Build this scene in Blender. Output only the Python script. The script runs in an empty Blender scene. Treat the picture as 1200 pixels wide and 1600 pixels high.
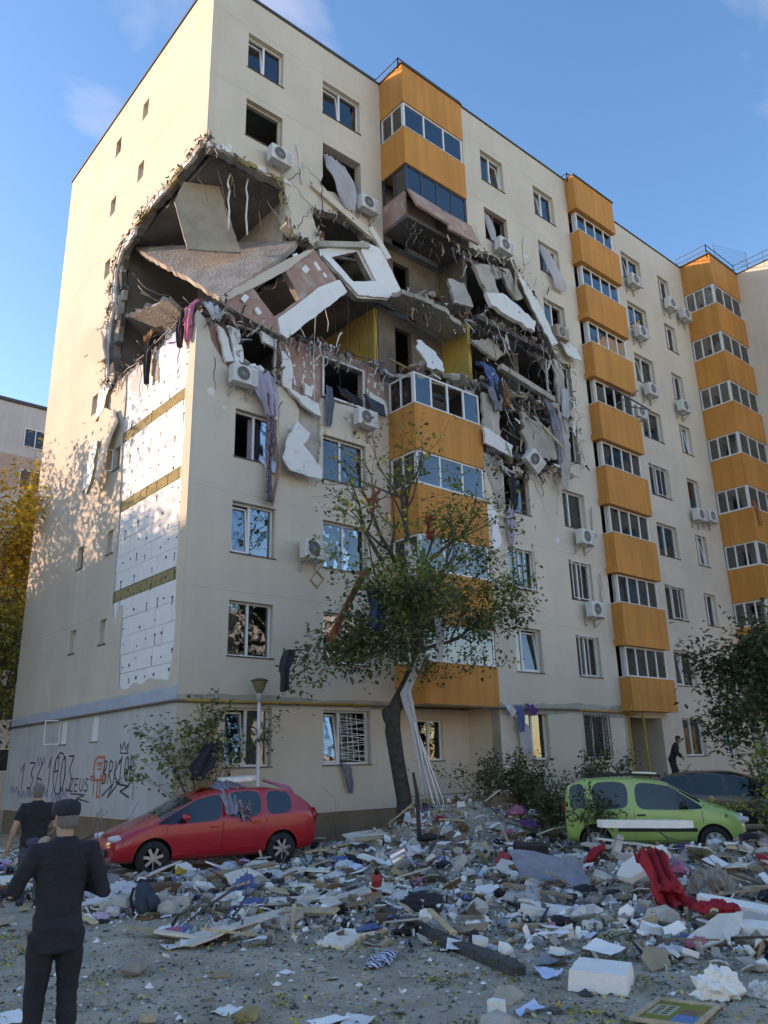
import bpy, bmesh, math, random
from mathutils import Vector, Matrix, Euler
from mathutils.geometry import delaunay_2d_cdt
from mathutils.bvhtree import BVHTree
from mathutils import noise as mnoise
R = math.radians
random.seed(7)
S = bpy.context.scene
C = S.collection

# ------------------------------------------------------------------ camera
cam_d = bpy.data.cameras.new('camera')
cam = bpy.data.objects.new('camera', cam_d)
C.objects.link(cam)
cam_d.sensor_fit = 'HORIZONTAL'
cam_d.sensor_width = 36.0
cam_d.lens = 37.41
cam_d.clip_start = 0.1
cam_d.clip_end = 2000
yaw, pitch, roll = R(41.066), R(17.4835), R(-1.429)
f_ = Vector((math.sin(yaw)*math.cos(pitch), math.cos(yaw)*math.cos(pitch), math.sin(pitch)))
r_ = Vector((math.cos(yaw), -math.sin(yaw), 0))
u_ = r_.cross(f_)
r2 = r_*math.cos(roll) + u_*math.sin(roll)
u2 = -r_*math.sin(roll) + u_*math.cos(roll)
cam.matrix_world = Matrix(((r2.x, u2.x, -f_.x, -9.107), (r2.y, u2.y, -f_.y, -18.261), (r2.z, u2.z, -f_.z, 1.95), (0, 0, 0, 1)))
S.camera = cam
S.render.resolution_x, S.render.resolution_y = 768, 1024

# ------------------------------------------------------------------ sky, sun, exposure
SUN_AZ = Vector((-0.60, 0.80, 0)).normalized()      # horizontal direction towards the sun
SUN_EL = R(16)
sun_dir = SUN_AZ*math.cos(SUN_EL) + Vector((0, 0, math.sin(SUN_EL)))
W = bpy.data.worlds.new('World')
S.world = W
W.use_nodes = True
nt = W.node_tree
nt.nodes.clear()
sky = nt.nodes.new('ShaderNodeTexSky')
sky.sky_type = 'NISHITA'
sky.sun_disc = False
sky.sun_elevation = SUN_EL
sky.sun_rotation = math.atan2(SUN_AZ.x, SUN_AZ.y)
sky.air_density = 1.0
sky.dust_density = 0.4
sky.ozone_density = 3.0
bg = nt.nodes.new('ShaderNodeBackground')
bg.inputs['Strength'].default_value = 0.15
out = nt.nodes.new('ShaderNodeOutputWorld')
# thin wisps of cloud
tc = nt.nodes.new('ShaderNodeTexCoord')
mp = nt.nodes.new('ShaderNodeMapping')
mp.inputs['Scale'].default_value = (1.0, 1.6, 2.2)
mp.inputs['Rotation'].default_value = (0.3, 0.5, 0.2)
mp.inputs['Location'].default_value = (0.35, 0.1, 0.0)
nz = nt.nodes.new('ShaderNodeTexNoise')
nz.inputs['Scale'].default_value = 2.6
nz.inputs['Detail'].default_value = 6
nz.inputs['Roughness'].default_value = 0.5
nz.inputs['Distortion'].default_value = 0.4
rp = nt.nodes.new('ShaderNodeValToRGB')
rp.color_ramp.elements[0].position = 0.60
rp.color_ramp.elements[0].color = (0, 0, 0, 1)
rp.color_ramp.elements[1].position = 0.85
rp.color_ramp.elements[1].color = (0.35, 0.35, 0.35, 1)
mxc = nt.nodes.new('ShaderNodeMixRGB')
mxc.inputs['Color2'].default_value = (3.6, 3.9, 4.3, 1)
L = nt.links.new
L(tc.outputs['Generated'], mp.inputs['Vector'])
L(mp.outputs['Vector'], nz.inputs['Vector'])
L(nz.outputs['Fac'], rp.inputs['Fac'])
L(rp.outputs['Color'], mxc.inputs['Fac'])
L(sky.outputs['Color'], mxc.inputs['Color1'])
hsv = nt.nodes.new('ShaderNodeHueSaturation')
hsv.inputs['Saturation'].default_value = 1.25
L(mxc.outputs['Color'], hsv.inputs['Color'])
L(hsv.outputs['Color'], bg.inputs['Color'])
L(bg.outputs['Background'], out.inputs['Surface'])

sun_d = bpy.data.lights.new('sun', 'SUN')
sun_d.energy = 2.0
sun_d.angle = R(0.5)
sun_d.color = (1.0, 0.91, 0.80)
sun = bpy.data.objects.new('sun', sun_d)
C.objects.link(sun)
sun.rotation_euler = sun_dir.to_track_quat('Z', 'Y').to_euler()
sun.location = (-40, 20, 40)

S.render.engine = 'CYCLES'
S.view_settings.view_transform = 'Standard'
S.view_settings.look = 'None'
S.view_settings.gamma = 1.0
S.view_settings.use_curve_mapping = False
S.view_settings.exposure = 1.64
S.view_settings.use_white_balance = True
S.view_settings.white_balance_temperature = 9500
S.view_settings.white_balance_tint = 30

# ------------------------------------------------------------------ materials
MATS = {}
def mat(name, col, rough=0.85, var=0.12, scale=2.0, bump=0.0, bscale=30.0, metal=0.0, col2=None, c2pos=(0.45, 0.7),
        streak=0.0, spec=0.5, alpha=1.0, island=0.0, trans=0.0, coat=0.0, detail=6, objr=0.0, huer=0.0):
    m = bpy.data.materials.new(name)
    m.use_nodes = True
    n = m.node_tree.nodes
    lk = m.node_tree.links.new
    b = n['Principled BSDF']
    b.inputs['Roughness'].default_value = rough
    b.inputs['Metallic'].default_value = metal
    b.inputs['Specular IOR Level'].default_value = spec
    if coat:
        b.inputs['Coat Weight'].default_value = coat
        b.inputs['Coat Roughness'].default_value = 0.08
    t = n.new('ShaderNodeTexCoord')
    noi = n.new('ShaderNodeTexNoise')
    noi.inputs['Scale'].default_value = scale
    noi.inputs['Detail'].default_value = detail
    noi.inputs['Roughness'].default_value = 0.6
    lk(t.outputs['Object'], noi.inputs['Vector'])
    ramp = n.new('ShaderNodeValToRGB')
    e = ramp.color_ramp.elements
    if col2:
        e[0].position, e[1].position = c2pos
        e[0].color = (*col, 1)
        e[1].color = (*col2, 1)
    else:
        e[0].position, e[1].position = 0.3, 0.7
        e[0].color = tuple(c*(1-var) for c in col) + (1,)
        e[1].color = tuple(min(1, c*(1+var)) for c in col) + (1,)
    lk(noi.outputs['Fac'], ramp.inputs['Fac'])
    last = ramp.outputs['Color']
    if streak:
        mp_ = n.new('ShaderNodeMapping')
        mp_.inputs['Scale'].default_value = (2.2, 2.2, 0.12)
        ns = n.new('ShaderNodeTexNoise')
        ns.inputs['Scale'].default_value = 1.6
        ns.inputs['Detail'].default_value = 8
        lk(t.outputs['Object'], mp_.inputs['Vector'])
        lk(mp_.outputs['Vector'], ns.inputs['Vector'])
        r3 = n.new('ShaderNodeValToRGB')
        r3.color_ramp.elements[0].position = 0.38
        r3.color_ramp.elements[0].color = (1-streak, 1-streak, 1-streak*0.95, 1)
        r3.color_ramp.elements[1].position = 0.58
        r3.color_ramp.elements[1].color = (1, 1, 1, 1)
        lk(ns.outputs['Fac'], r3.inputs['Fac'])
        mm = n.new('ShaderNodeMixRGB')
        mm.blend_type = 'MULTIPLY'
        mm.inputs['Fac'].default_value = 1
        lk(last, mm.inputs['Color1'])
        lk(r3.outputs['Color'], mm.inputs['Color2'])
        last = mm.outputs['Color']
    if island:
        gi = n.new('ShaderNodeNewGeometry')
        hs = n.new('ShaderNodeHueSaturation')
        mr = n.new('ShaderNodeMapRange')
        mr.inputs['To Min'].default_value = 1-island
        mr.inputs['To Max'].default_value = 1+island
        lk(gi.outputs['Random Per Island'], mr.inputs['Value'])
        lk(mr.outputs['Result'], hs.inputs['Value'])
        mr2 = n.new('ShaderNodeMapRange')
        mr2.inputs['To Min'].default_value = 0.5-island*0.05
        mr2.inputs['To Max'].default_value = 0.5+island*0.05
        lk(gi.outputs['Random Per Island'], mr2.inputs['Value'])
        lk(mr2.outputs['Result'], hs.inputs['Hue'])
        lk(last, hs.inputs['Color'])
        last = hs.outputs['Color']
    if objr or huer:
        oi = n.new('ShaderNodeObjectInfo')
        hs2 = n.new('ShaderNodeHueSaturation')
        for (inp, ctr, amt) in (('Value', 1.0, objr), ('Hue', .5, huer)):
            mr3 = n.new('ShaderNodeMapRange')
            mr3.inputs['To Min'].default_value = ctr-amt
            mr3.inputs['To Max'].default_value = ctr+amt
            lk(oi.outputs['Random'], mr3.inputs['Value'])
            lk(mr3.outputs['Result'], hs2.inputs[inp])
        lk(last, hs2.inputs['Color'])
        last = hs2.outputs['Color']
    lk(last, b.inputs['Base Color'])
    if bump:
        nb = n.new('ShaderNodeTexNoise')
        nb.inputs['Scale'].default_value = bscale
        nb.inputs['Detail'].default_value = 5
        lk(t.outputs['Object'], nb.inputs['Vector'])
        bp = n.new('ShaderNodeBump')
        bp.inputs['Strength'].default_value = bump
        bp.inputs['Distance'].default_value = 0.05
        lk(nb.outputs['Fac'], bp.inputs['Height'])
        lk(bp.outputs['Normal'], b.inputs['Normal'])
    if trans:
        b.inputs['Transmission Weight'].default_value = 0
        tr = n.new('ShaderNodeBsdfTranslucent')
        lk(last, tr.inputs['Color'])
        ms = n.new('ShaderNodeMixShader')
        ms.inputs['Fac'].default_value = trans
        o = n['Material Output']
        lk(b.outputs['BSDF'], ms.inputs[1])
        lk(tr.outputs['BSDF'], ms.inputs[2])
        lk(ms.outputs['Shader'], o.inputs['Surface'])
    MATS[name] = m
    return m

def glass(name, tint=(0.75, 0.8, 0.82), refl=0.06):
    m = bpy.data.materials.new(name)
    m.use_nodes = True
    n = m.node_tree.nodes
    lk = m.node_tree.links.new
    n.remove(n['Principled BSDF'])
    tr = n.new('ShaderNodeBsdfTransparent')
    tr.inputs['Color'].default_value = (*tint, 1)
    gl = n.new('ShaderNodeBsdfGlossy')
    gl.inputs['Roughness'].default_value = 0.02
    gl.inputs['Color'].default_value = (0.9, 0.93, 0.95, 1)
    fr = n.new('ShaderNodeFresnel')
    fr.inputs['IOR'].default_value = 1.6
    t = n.new('ShaderNodeTexCoord')
    nb = n.new('ShaderNodeTexNoise')
    nb.inputs['Scale'].default_value = 1.5
    lk(t.outputs['Object'], nb.inputs['Vector'])
    bp = n.new('ShaderNodeBump')
    bp.inputs['Strength'].default_value = 0.08
    bp.inputs['Distance'].default_value = 0.1
    lk(nb.outputs['Fac'], bp.inputs['Height'])
    lk(bp.outputs['Normal'], gl.inputs['Normal'])
    ad = n.new('ShaderNodeMath')
    ad.operation = 'ADD'
    ad.inputs[1].default_value = refl
    lk(fr.outputs['Fac'], ad.inputs[0])
    ms = n.new('ShaderNodeMixShader')
    lk(ad.outputs['Value'], ms.inputs['Fac'])
    lk(tr.outputs['BSDF'], ms.inputs[1])
    lk(gl.outputs['BSDF'], ms.inputs[2])
    lk(ms.outputs['Shader'], n['Material Output'].inputs['Surface'])
    MATS[name] = m
    return m

mat('render_cream', (0.62, 0.535, 0.425), 0.92, 0.09, 0.45, 0.14, 45, streak=0.025)
mat('render_grey', (0.52, 0.51, 0.48), 0.92, 0.10, 0.8, 0.15, 40, streak=0.08)
mat('plinth', (0.24, 0.16, 0.10), 0.9, 0.2, 1.5, 0.3, 30)
mat('orange', (0.64, 0.25, 0.055), 0.85, 0.12, 0.5, 0.10, 50, streak=0.14)
mat('concrete', (0.31, 0.29, 0.265), 0.95, 0.3, 1.6, 0.8, 12, col2=(0.18, 0.165, 0.15), c2pos=(.42, .72))
mat('concrete_soot', (0.10, 0.09, 0.085), 0.95, 0.45, 0.9, 0.4, 10)
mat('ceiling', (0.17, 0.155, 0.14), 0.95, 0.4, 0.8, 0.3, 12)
mat('mortar', (0.40, 0.36, 0.30), 0.95, 0.25, 1.2, 0.4, 25)
mat('pink_wall', (0.42, 0.24, 0.19), 0.95, 0.15, 2.5, 0.3, 30, col2=(0.46, 0.39, 0.34), c2pos=(0.5, 0.72))
mat('plaster', (0.44, 0.40, 0.34), 0.95, 0.22, 1.0, 0.35, 18, col2=(0.26, 0.235, 0.21), c2pos=(.45, .75))
mat('plaster_yellow', (0.50, 0.33, 0.08), 0.95, 0.14, 1.2, 0.2, 25)
mat('plaster_beige', (0.40, 0.335, 0.25), 0.95, 0.2, 1.2, 0.3, 20, col2=(0.25, 0.21, 0.17), c2pos=(.45, .75))
mat('plaster_soot', (0.21, 0.165, 0.125), 0.95, 0.3, 0.9, 0.3, 15, col2=(0.09, 0.075, 0.065), c2pos=(.4, .75))
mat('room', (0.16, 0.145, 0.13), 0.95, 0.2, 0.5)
mat('eps', (0.80, 0.79, 0.75), 0.8, 0.05, 3.0, 0.15, 60)
mat('eps_dirty', (0.72, 0.70, 0.65), 0.85, 0.08, 4.0, 0.3, 40, col2=(0.45, 0.41, 0.36), c2pos=(0.55, 0.8))
mat('wool', (0.36, 0.29, 0.13), 1.0, 0.25, 9.0, 0.8, 40)
mat('dowel', (0.12, 0.10, 0.09), 0.7)
mat('pvc', (0.72, 0.71, 0.68), 0.4, 0.05, 2)
mat('pvc_brown', (0.13, 0.06, 0.04), 0.5, 0.15, 3)
mat('metal_dark', (0.07, 0.075, 0.085), 0.5, 0.15, 5, metal=0.4)
mat('rail', (0.10, 0.13, 0.17), 0.5, 0.15, 5, metal=0.3)
mat('coping', (0.06, 0.055, 0.05), 0.6, 0.15, 5)
mat('pipe_yellow', (0.42, 0.24, 0.03), 0.55, 0.2, 3)
mat('pipe_dark', (0.16, 0.12, 0.07), 0.6, 0.2, 3)
mat('ac_white', (0.62, 0.61, 0.57), 0.55, 0.06, 3)
mat('ac_grey', (0.38, 0.38, 0.37), 0.6, 0.1, 3)
mat('black', (0.012, 0.012, 0.013), 0.6, 0.2, 4)
mat('rebar', (0.09, 0.05, 0.035), 0.8, 0.3, 20)
mat('curtain', (0.66, 0.65, 0.66), 0.9, 0.05, 5, trans=0.35)
mat('curtain_lilac', (0.52, 0.48, 0.58), 0.9, 0.08, 5, trans=0.25)
mat('curtain_orange', (0.50, 0.18, 0.08), 0.9, 0.08, 5, trans=0.25)
mat('curtain_beige', (0.50, 0.38, 0.26), 0.9, 0.08, 5, trans=0.25)
mat('blind', (0.50, 0.48, 0.45), 0.8, 0.05, 5)
mat('graffiti_black', (0.035, 0.035, 0.05), 0.7)
mat('graffiti_red', (0.55, 0.16, 0.10), 0.7)
mat('graffiti_blue', (0.07, 0.08, 0.28), 0.7)
mat('wood', (0.34, 0.22, 0.12), 0.8, 0.3, 6, 0.2, 30, island=0.25)
mat('wood_dark', (0.13, 0.07, 0.04), 0.75, 0.3, 6, 0.2, 30)
mat('wood_red', (0.27, 0.07, 0.035), 0.7, 0.2, 6)
mat('wood_pale', (0.50, 0.38, 0.25), 0.8, 0.2, 5, 0.2, 25)
mat('cardboard', (0.36, 0.25, 0.15), 0.9, 0.15, 4)
mat('paper', (0.80, 0.78, 0.74), 0.85, 0.05, 6)
mat('paper_blue', (0.52, 0.60, 0.78), 0.85, 0.06, 6)
mat('laminate', (0.70, 0.64, 0.54), 0.55, 0.08, 3)
mat('bark', (0.055, 0.045, 0.038), 0.95, 0.35, 8, 0.9, 22)
mat('twig', (0.09, 0.07, 0.055), 0.95, 0.2, 8)
mat('leaf_green', (0.115, 0.155, 0.06), 0.6, 0.25, 1.2, island=0.45, trans=0.3)
mat('leaf_lime', (0.24, 0.27, 0.06), 0.6, 0.25, 1.2, island=0.4, trans=0.3)
mat('leaf_yellow', (0.66, 0.42, 0.06), 0.6, 0.2, 0.6, island=0.35, trans=0.35)
mat('leaf_olive', (0.36, 0.31, 0.06), 0.6, 0.2, 0.6, island=0.35, trans=0.35)
mat('leaf_dark', (0.07, 0.10, 0.045), 0.6, 0.25, 0.8, island=0.4, trans=0.25)
glass('glass')
glass('glass_dusty', (0.45, 0.47, 0.48), 0.05)
glass('car_glass', (0.10, 0.12, 0.13), 0.05)

# ------------------------------------------------------------------ helpers
def tag(o, label=None, cat=None, group=None, kind=None):
    if label: o['label'] = label
    if cat: o['category'] = cat
    if group: o['group'] = group
    if kind: o['kind'] = kind
    return o

def thing(name, label, cat, loc=(0, 0, 0), rot=(0, 0, 0), group=None):
    o = bpy.data.objects.new(name, None)
    o.empty_display_size = 0.2
    C.objects.link(o)
    o.location = loc
    o.rotation_euler = rot
    return tag(o, label, cat, group)

class MB:
    def __init__(s):
        s.v, s.f, s.m = [], [], []
    def quad(s, pts, mi=0):
        b = len(s.v)
        s.v += [tuple(p) for p in pts]
        s.f.append(tuple(range(b, b+len(pts))))
        s.m.append(mi)
    def box(s, x0, x1, y0, y1, z0, z1, mi=0):
        s.hexa([(x0, y0, z0), (x1, y0, z0), (x1, y1, z0), (x0, y1, z0), (x0, y0, z1), (x1, y0, z1), (x1, y1, z1), (x0, y1, z1)], mi)
    def hexa(s, p, mi=0):
        b = len(s.v)
        s.v += [tuple(q) for q in p]
        for q in ((0, 3, 2, 1), (4, 5, 6, 7), (0, 1, 5, 4), (1, 2, 6, 5), (2, 3, 7, 6), (3, 0, 4, 7)):
            s.f.append(tuple(b+i for i in q))
            s.m.append(mi)
    def obox(s, c, size, rot=(0, 0, 0), mi=0, jit=0.0):
        M = rot if isinstance(rot, Matrix) else Euler(rot).to_matrix()
        c = Vector(c)
        pts = []
        for k in ((-1, -1, -1), (1, -1, -1), (1, 1, -1), (-1, 1, -1), (-1, -1, 1), (1, -1, 1), (1, 1, 1), (-1, 1, 1)):
            d = Vector((k[0]*size[0]/2, k[1]*size[1]/2, k[2]*size[2]/2))
            if jit: d = Vector([q*(1+random.uniform(-jit, jit)) for q in d])
            pts.append(c + M @ d)
        s.hexa(pts, mi)
    def beam(s, a, b, w, h, mi=0):
        a, b = Vector(a), Vector(b)
        d = b-a
        M = d.to_track_quat('X', 'Z').to_matrix()
        s.obox((a+b)/2, (d.length, w, h), M, mi)
    def tube(s, pts, r, n=6, mi=0, caps=True):
        pts = [Vector(p) for p in pts]
        rr = r if isinstance(r, (list, tuple)) else [r]*len(pts)
        b0 = len(s.v)
        up = None
        for i, p in enumerate(pts):
            d = (pts[min(i+1, len(pts)-1)] - pts[max(i-1, 0)])
            if d.length < 1e-9: d = Vector((0, 0, 1))
            d.normalize()
            if up is None:
                up = d.orthogonal().normalized()
            up = (up - d*up.dot(d))
            if up.length < 1e-6: up = d.orthogonal()
            up.normalize()
            sd = d.cross(up)
            for k in range(n):
                a = 2*math.pi*k/n
                q = p + (up*math.cos(a) + sd*math.sin(a))*rr[i]
                s.v.append(tuple(q))
        for i in range(len(pts)-1):
            for k in range(n):
                a = b0+i*n+k
                c = b0+i*n+(k+1) % n
                s.f.append((a, c, c+n, a+n))
                s.m.append(mi)
        if caps:
            s.f.append(tuple(b0+k for k in reversed(range(n))))
            s.m.append(mi)
            e = b0+(len(pts)-1)*n
            s.f.append(tuple(e+k for k in range(n)))
            s.m.append(mi)
    def loft(s, rings, mi=0, caps=True, closed=True):
        b0 = len(s.v)
        n = len(rings[0])
        for rg in rings: s.v += [tuple(p) for p in rg]
        for i in range(len(rings)-1):
            for k in range(n if closed else n-1):
                a = b0+i*n+k
                c = b0+i*n+(k+1) % n
                s.f.append((a, c, c+n, a+n))
                s.m.append(mi)
        if caps:
            s.f.append(tuple(b0+k for k in reversed(range(n))))
            s.m.append(mi)
            e = b0+(len(rings)-1)*n
            s.f.append(tuple(e+k for k in range(n)))
            s.m.append(mi)
    def lathe(s, prof, c=(0, 0, 0), axis='Z', n=20, mi=0, caps=True):
        rings = []
        for (r, h) in prof:
            rg = []
            for k in range(n):
                a = 2*math.pi*k/n
                x, y = r*math.cos(a), r*math.sin(a)
                p = (x, y, h) if axis == 'Z' else ((x, -h, y) if axis == 'Y' else (h, x, y))
                rg.append(tuple(c[i]+p[i] for i in range(3)))
            rings.append(rg)
        s.loft(rings, mi, caps)
    def blob(s, c, rad, jit=0.25, mi=0, rot=None, seed=None):
        # angular chunk: icosahedron, squashed and knocked about
        rnd = random.Random(seed) if seed is not None else random
        t = (1+5**0.5)/2
        vs = [(-1, t, 0), (1, t, 0), (-1, -t, 0), (1, -t, 0), (0, -1, t), (0, 1, t), (0, -1, -t), (0, 1, -t), (t, 0, -1), (t, 0, 1), (-t, 0, -1), (-t, 0, 1)]
        fs = [(0, 11, 5), (0, 5, 1), (0, 1, 7), (0, 7, 10), (0, 10, 11), (1, 5, 9), (5, 11, 4), (11, 10, 2), (10, 7, 6), (7, 1, 8), (3, 9, 4), (3, 4, 2), (3, 2, 6), (3, 6, 8), (3, 8, 9), (4, 9, 5), (2, 4, 11), (6, 2, 10), (8, 6, 7), (9, 8, 1)]
        M = rot or Euler((rnd.uniform(0, 6), rnd.uniform(0, 6), rnd.uniform(0, 6))).to_matrix()
        b = len(s.v)
        for v in vs:
            d = M @ Vector([q/1.9*(1+rnd.uniform(-jit, jit)) for q in v])
            s.v.append((c[0]+d.x*rad[0], c[1]+d.y*rad[1], c[2]+d.z*rad[2]))
        for f in fs:
            s.f.append(tuple(b+i for i in f))
            s.m.append(mi)
    def plate(s, outer, holes, t, mapf, mi=0, edge=1, reveal=None):
        # flat plate with holes; (u, v, w) -> mapf; w from 0 (face) to t (back)
        if reveal is None: reveal = mi
        loops = [outer] + list(holes)
        vs, es = [], []
        for lp in loops:
            b = len(vs)
            vs += [Vector((p[0], p[1])) for p in lp]
            es += [(b+i, b+(i+1) % len(lp)) for i in range(len(lp))]
        rv, re, rf, ov, oe, of = delaunay_2d_cdt(vs, es, [], 0, 1e-5)
        def inside(x, y):
            c = False
            for lp in loops:
                j = len(lp)-1
                for i in range(len(lp)):
                    xi, yi = lp[i][0], lp[i][1]
                    xj, yj = lp[j][0], lp[j][1]
                    if (yi > y) != (yj > y) and x < (xj-xi)*(y-yi)/(yj-yi)+xi:
                        c = not c
                    j = i
            return c
        keep = []
        for f in rf:
            cx = sum(rv[i].x for i in f)/len(f)
            cy = sum(rv[i].y for i in f)/len(f)
            if inside(cx, cy): keep.append(f)
        b = len(s.v)
        n = len(rv)
        s.v += [tuple(mapf(p.x, p.y, 0)) for p in rv] + [tuple(mapf(p.x, p.y, t)) for p in rv]
        cnt = {}
        for f in keep:
            s.f.append(tuple(b+i for i in f))
            s.m.append(mi)
            s.f.append(tuple(b+n+i for i in reversed(f)))
            s.m.append(edge)
            for i in range(len(f)):
                a, c = f[i], f[(i+1) % len(f)]
                k = (min(a, c), max(a, c))
                cnt[k] = None if k in cnt else (a, c)
        orig = {}
        nout = len(outer)
        for i, o in enumerate(ov):
            orig[i] = (not o) or min(o) < nout
        for k, ac in cnt.items():
            if ac:
                a, c = ac
                s.f.append((b+a, b+a+n, b+c+n, b+c))
                s.m.append(edge if orig[a] and orig[c] else reveal)
    def build(s, name, mats, parent=None, smooth=False, origin=None, mod=None):
        me = bpy.data.meshes.new(name)
        vs = s.v
        if origin is not None:
            vs = [(p[0]-origin[0], p[1]-origin[1], p[2]-origin[2]) for p in s.v]
        me.from_pydata(vs, [], s.f)
        if not isinstance(mats, (list, tuple)): mats = [mats]
        for q in mats: me.materials.append(MATS[q] if isinstance(q, str) else q)
        if len(mats) > 1: me.polygons.foreach_set('material_index', s.m)
        if smooth: me.polygons.foreach_set('use_smooth', [True]*len(me.polygons))
        me.validate(clean_customdata=False)
        bm = bmesh.new()
        bm.from_mesh(me)
        bmesh.ops.recalc_face_normals(bm, faces=bm.faces)
        bm.to_mesh(me)
        bm.free()
        o = bpy.data.objects.new(name, me)
        C.objects.link(o)
        if origin is not None: o.location = origin
        if parent: o.parent = parent
        return o

def jag(pts, step=0.18, amp=0.06, closed=False, rnd=random):
    out_ = []
    n = len(pts)
    for i in range(n if closed else n-1):
        a, b = Vector(pts[i]), Vector(pts[(i+1) % n])
        d = b-a
        k = max(1, int(d.length/step))
        nrm = Vector((-d.y, d.x)).normalized() if d.length else Vector((0, 0))
        for j in range(k):
            p = a + d*(j/k)
            if j: p += nrm*rnd.uniform(-amp, amp) + d*(rnd.uniform(-.25, .25)/k)
            out_.append((p.x, p.y))
    if not closed: out_.append(tuple(pts[-1]))
    return out_

def copy_tree(o, parent=None):
    c = o.copy()
    C.objects.link(c)
    c.parent = parent
    for ch in list(o.children): copy_tree(ch, c)
    return c

def evaluated(o):
    # apply modifiers in place
    dg = bpy.context.evaluated_depsgraph_get()
    me = bpy.data.meshes.new_from_object(o.evaluated_get(dg))
    old = o.data
    o.modifiers.clear()
    o.data = me
    return o

FZ = lambda k: 1.0+2.75*k
SILL = lambda k: 1.95+2.75*k
ROOF = 26.88
# ================================================================== ground
GX0, GY0 = 0, 0
def ground_h(x, y):
    h = 0.0
    def g(cx, cy, sx, sy, a): return a*math.exp(-((x-cx)/sx)**2-((y-cy)/sy)**2)
    h += g(5.2, -4.0, 2.4, 1.2, .95)
    h += g(7.5, -5.0, 2.0, 1.0, .30)
    h += g(3.5, -6.0, 2.4, 1.2, .30)
    h += g(3.6, -9.6, 1.5, 1.0, .30)
    h += g(5.6, -10.8, 1.6, 1.2, .34)
    h += g(-5.5, -4.0, 1.4, 1.2, .1)
    k = min(1, max(0, h*6))
    if k > 0: h += k*0.10*mnoise.noise(Vector((x*1.6, y*1.6, 0))) + k*.05*mnoise.noise(Vector((x*4.5, y*4.5, 3)))
    return max(h, 0.0)+0.012*mnoise.noise(Vector((x*.7, y*.7, 9)))
def ground_n(x, y):
    e = .12
    return Vector((ground_h(x-e, y)-ground_h(x+e, y), ground_h(x, y-e)-ground_h(x, y+e), 2*e)).normalized()
mb = MB()
def axis(lo, hi, step, far):
    a = [-far, -far*.5, -far*.2, lo-14]
    n = int((hi-lo)/step)
    return a + [lo+i*step for i in range(n+1)] + [hi+14, far*.2, far*.5, far]
xs = axis(-14, 14, .2, 900)
ys = axis(-18, 1.0, .2, 900)
for y in ys:
    for x in xs:
        mb.v.append((x, y, ground_h(x, y) if -14 <= x <= 14 and -18 <= y <= 1 else 0.0))
nx = len(xs)
for j in range(len(ys)-1):
    for i in range(nx-1):
        mb.f.append((j*nx+i, j*nx+i+1, (j+1)*nx+i+1, (j+1)*nx+i))
        mb.m.append(0)
m = mat('ground', (0.33, 0.265, 0.19), 0.95, 0.3, 1.4, 0.8, 34, col2=(0.56, 0.47, 0.36), c2pos=(.35, .7))
g = mb.build('ground', 'ground', smooth=True)
g['kind'] = 'structure'
# ================================================================== the damaged apartment building
B = thing('apartment_building', 'cream and orange nine storey apartment block torn open by an explosion', 'building')
YF = lambda Y: (lambda u, v, w: (u, Y+w, v))
XF = lambda X: (lambda u, v, w: (X+w, u, v))
YAB, YCD, YE = 0.0, -1.25, -0.98

class Fr:                       # a facade frame: u along the wall, w inwards, z up
    def __init__(s, O, U, N): s.O, s.U, s.N = Vector(O), Vector(U), Vector(N)
    def p(s, u, w, z): return s.O + s.U*u - s.N*w + Vector((0, 0, z))
    def box(s, mb, u0, u1, w0, w1, z0, z1, mi=0):
        mb.hexa([s.p(u0, w0, z0), s.p(u1, w0, z0), s.p(u1, w1, z0), s.p(u0, w1, z0), s.p(u0, w0, z1), s.p(u1, w0, z1), s.p(u1, w1, z1), s.p(u0, w1, z1)], mi)
FAB = Fr((0, YAB, 0), (1, 0, 0), (0, -1, 0))
FCD = Fr((0, YCD, 0), (1, 0, 0), (0, -1, 0))
FE = Fr((0, YE, 0), (1, 0, 0), (0, -1, 0))
FG = Fr((0, 0, 0), (0, 1, 0), (-1, 0, 0))

def curtain(F, u0, u1, z0, z1, w, m, parent, waves=None):
    mb = MB()
    n = max(8, int((u1-u0)/0.035))
    ph = random.uniform(0, 6)
    fr_ = random.uniform(38, 60)
    top, bot = [], []
    for i in range(n+1):
        u = u0+(u1-u0)*i/n
        d = 0.03*math.sin(u*fr_+ph)+0.012*math.sin(u*fr_*0.37)
        top.append(F.p(u, w+d*0.6, z1))
        bot.append(F.p(u, w+d, z0))
    mb.loft([bot, top], caps=False, closed=False)
    return mb.build('curtain', m, parent, smooth=True)

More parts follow.
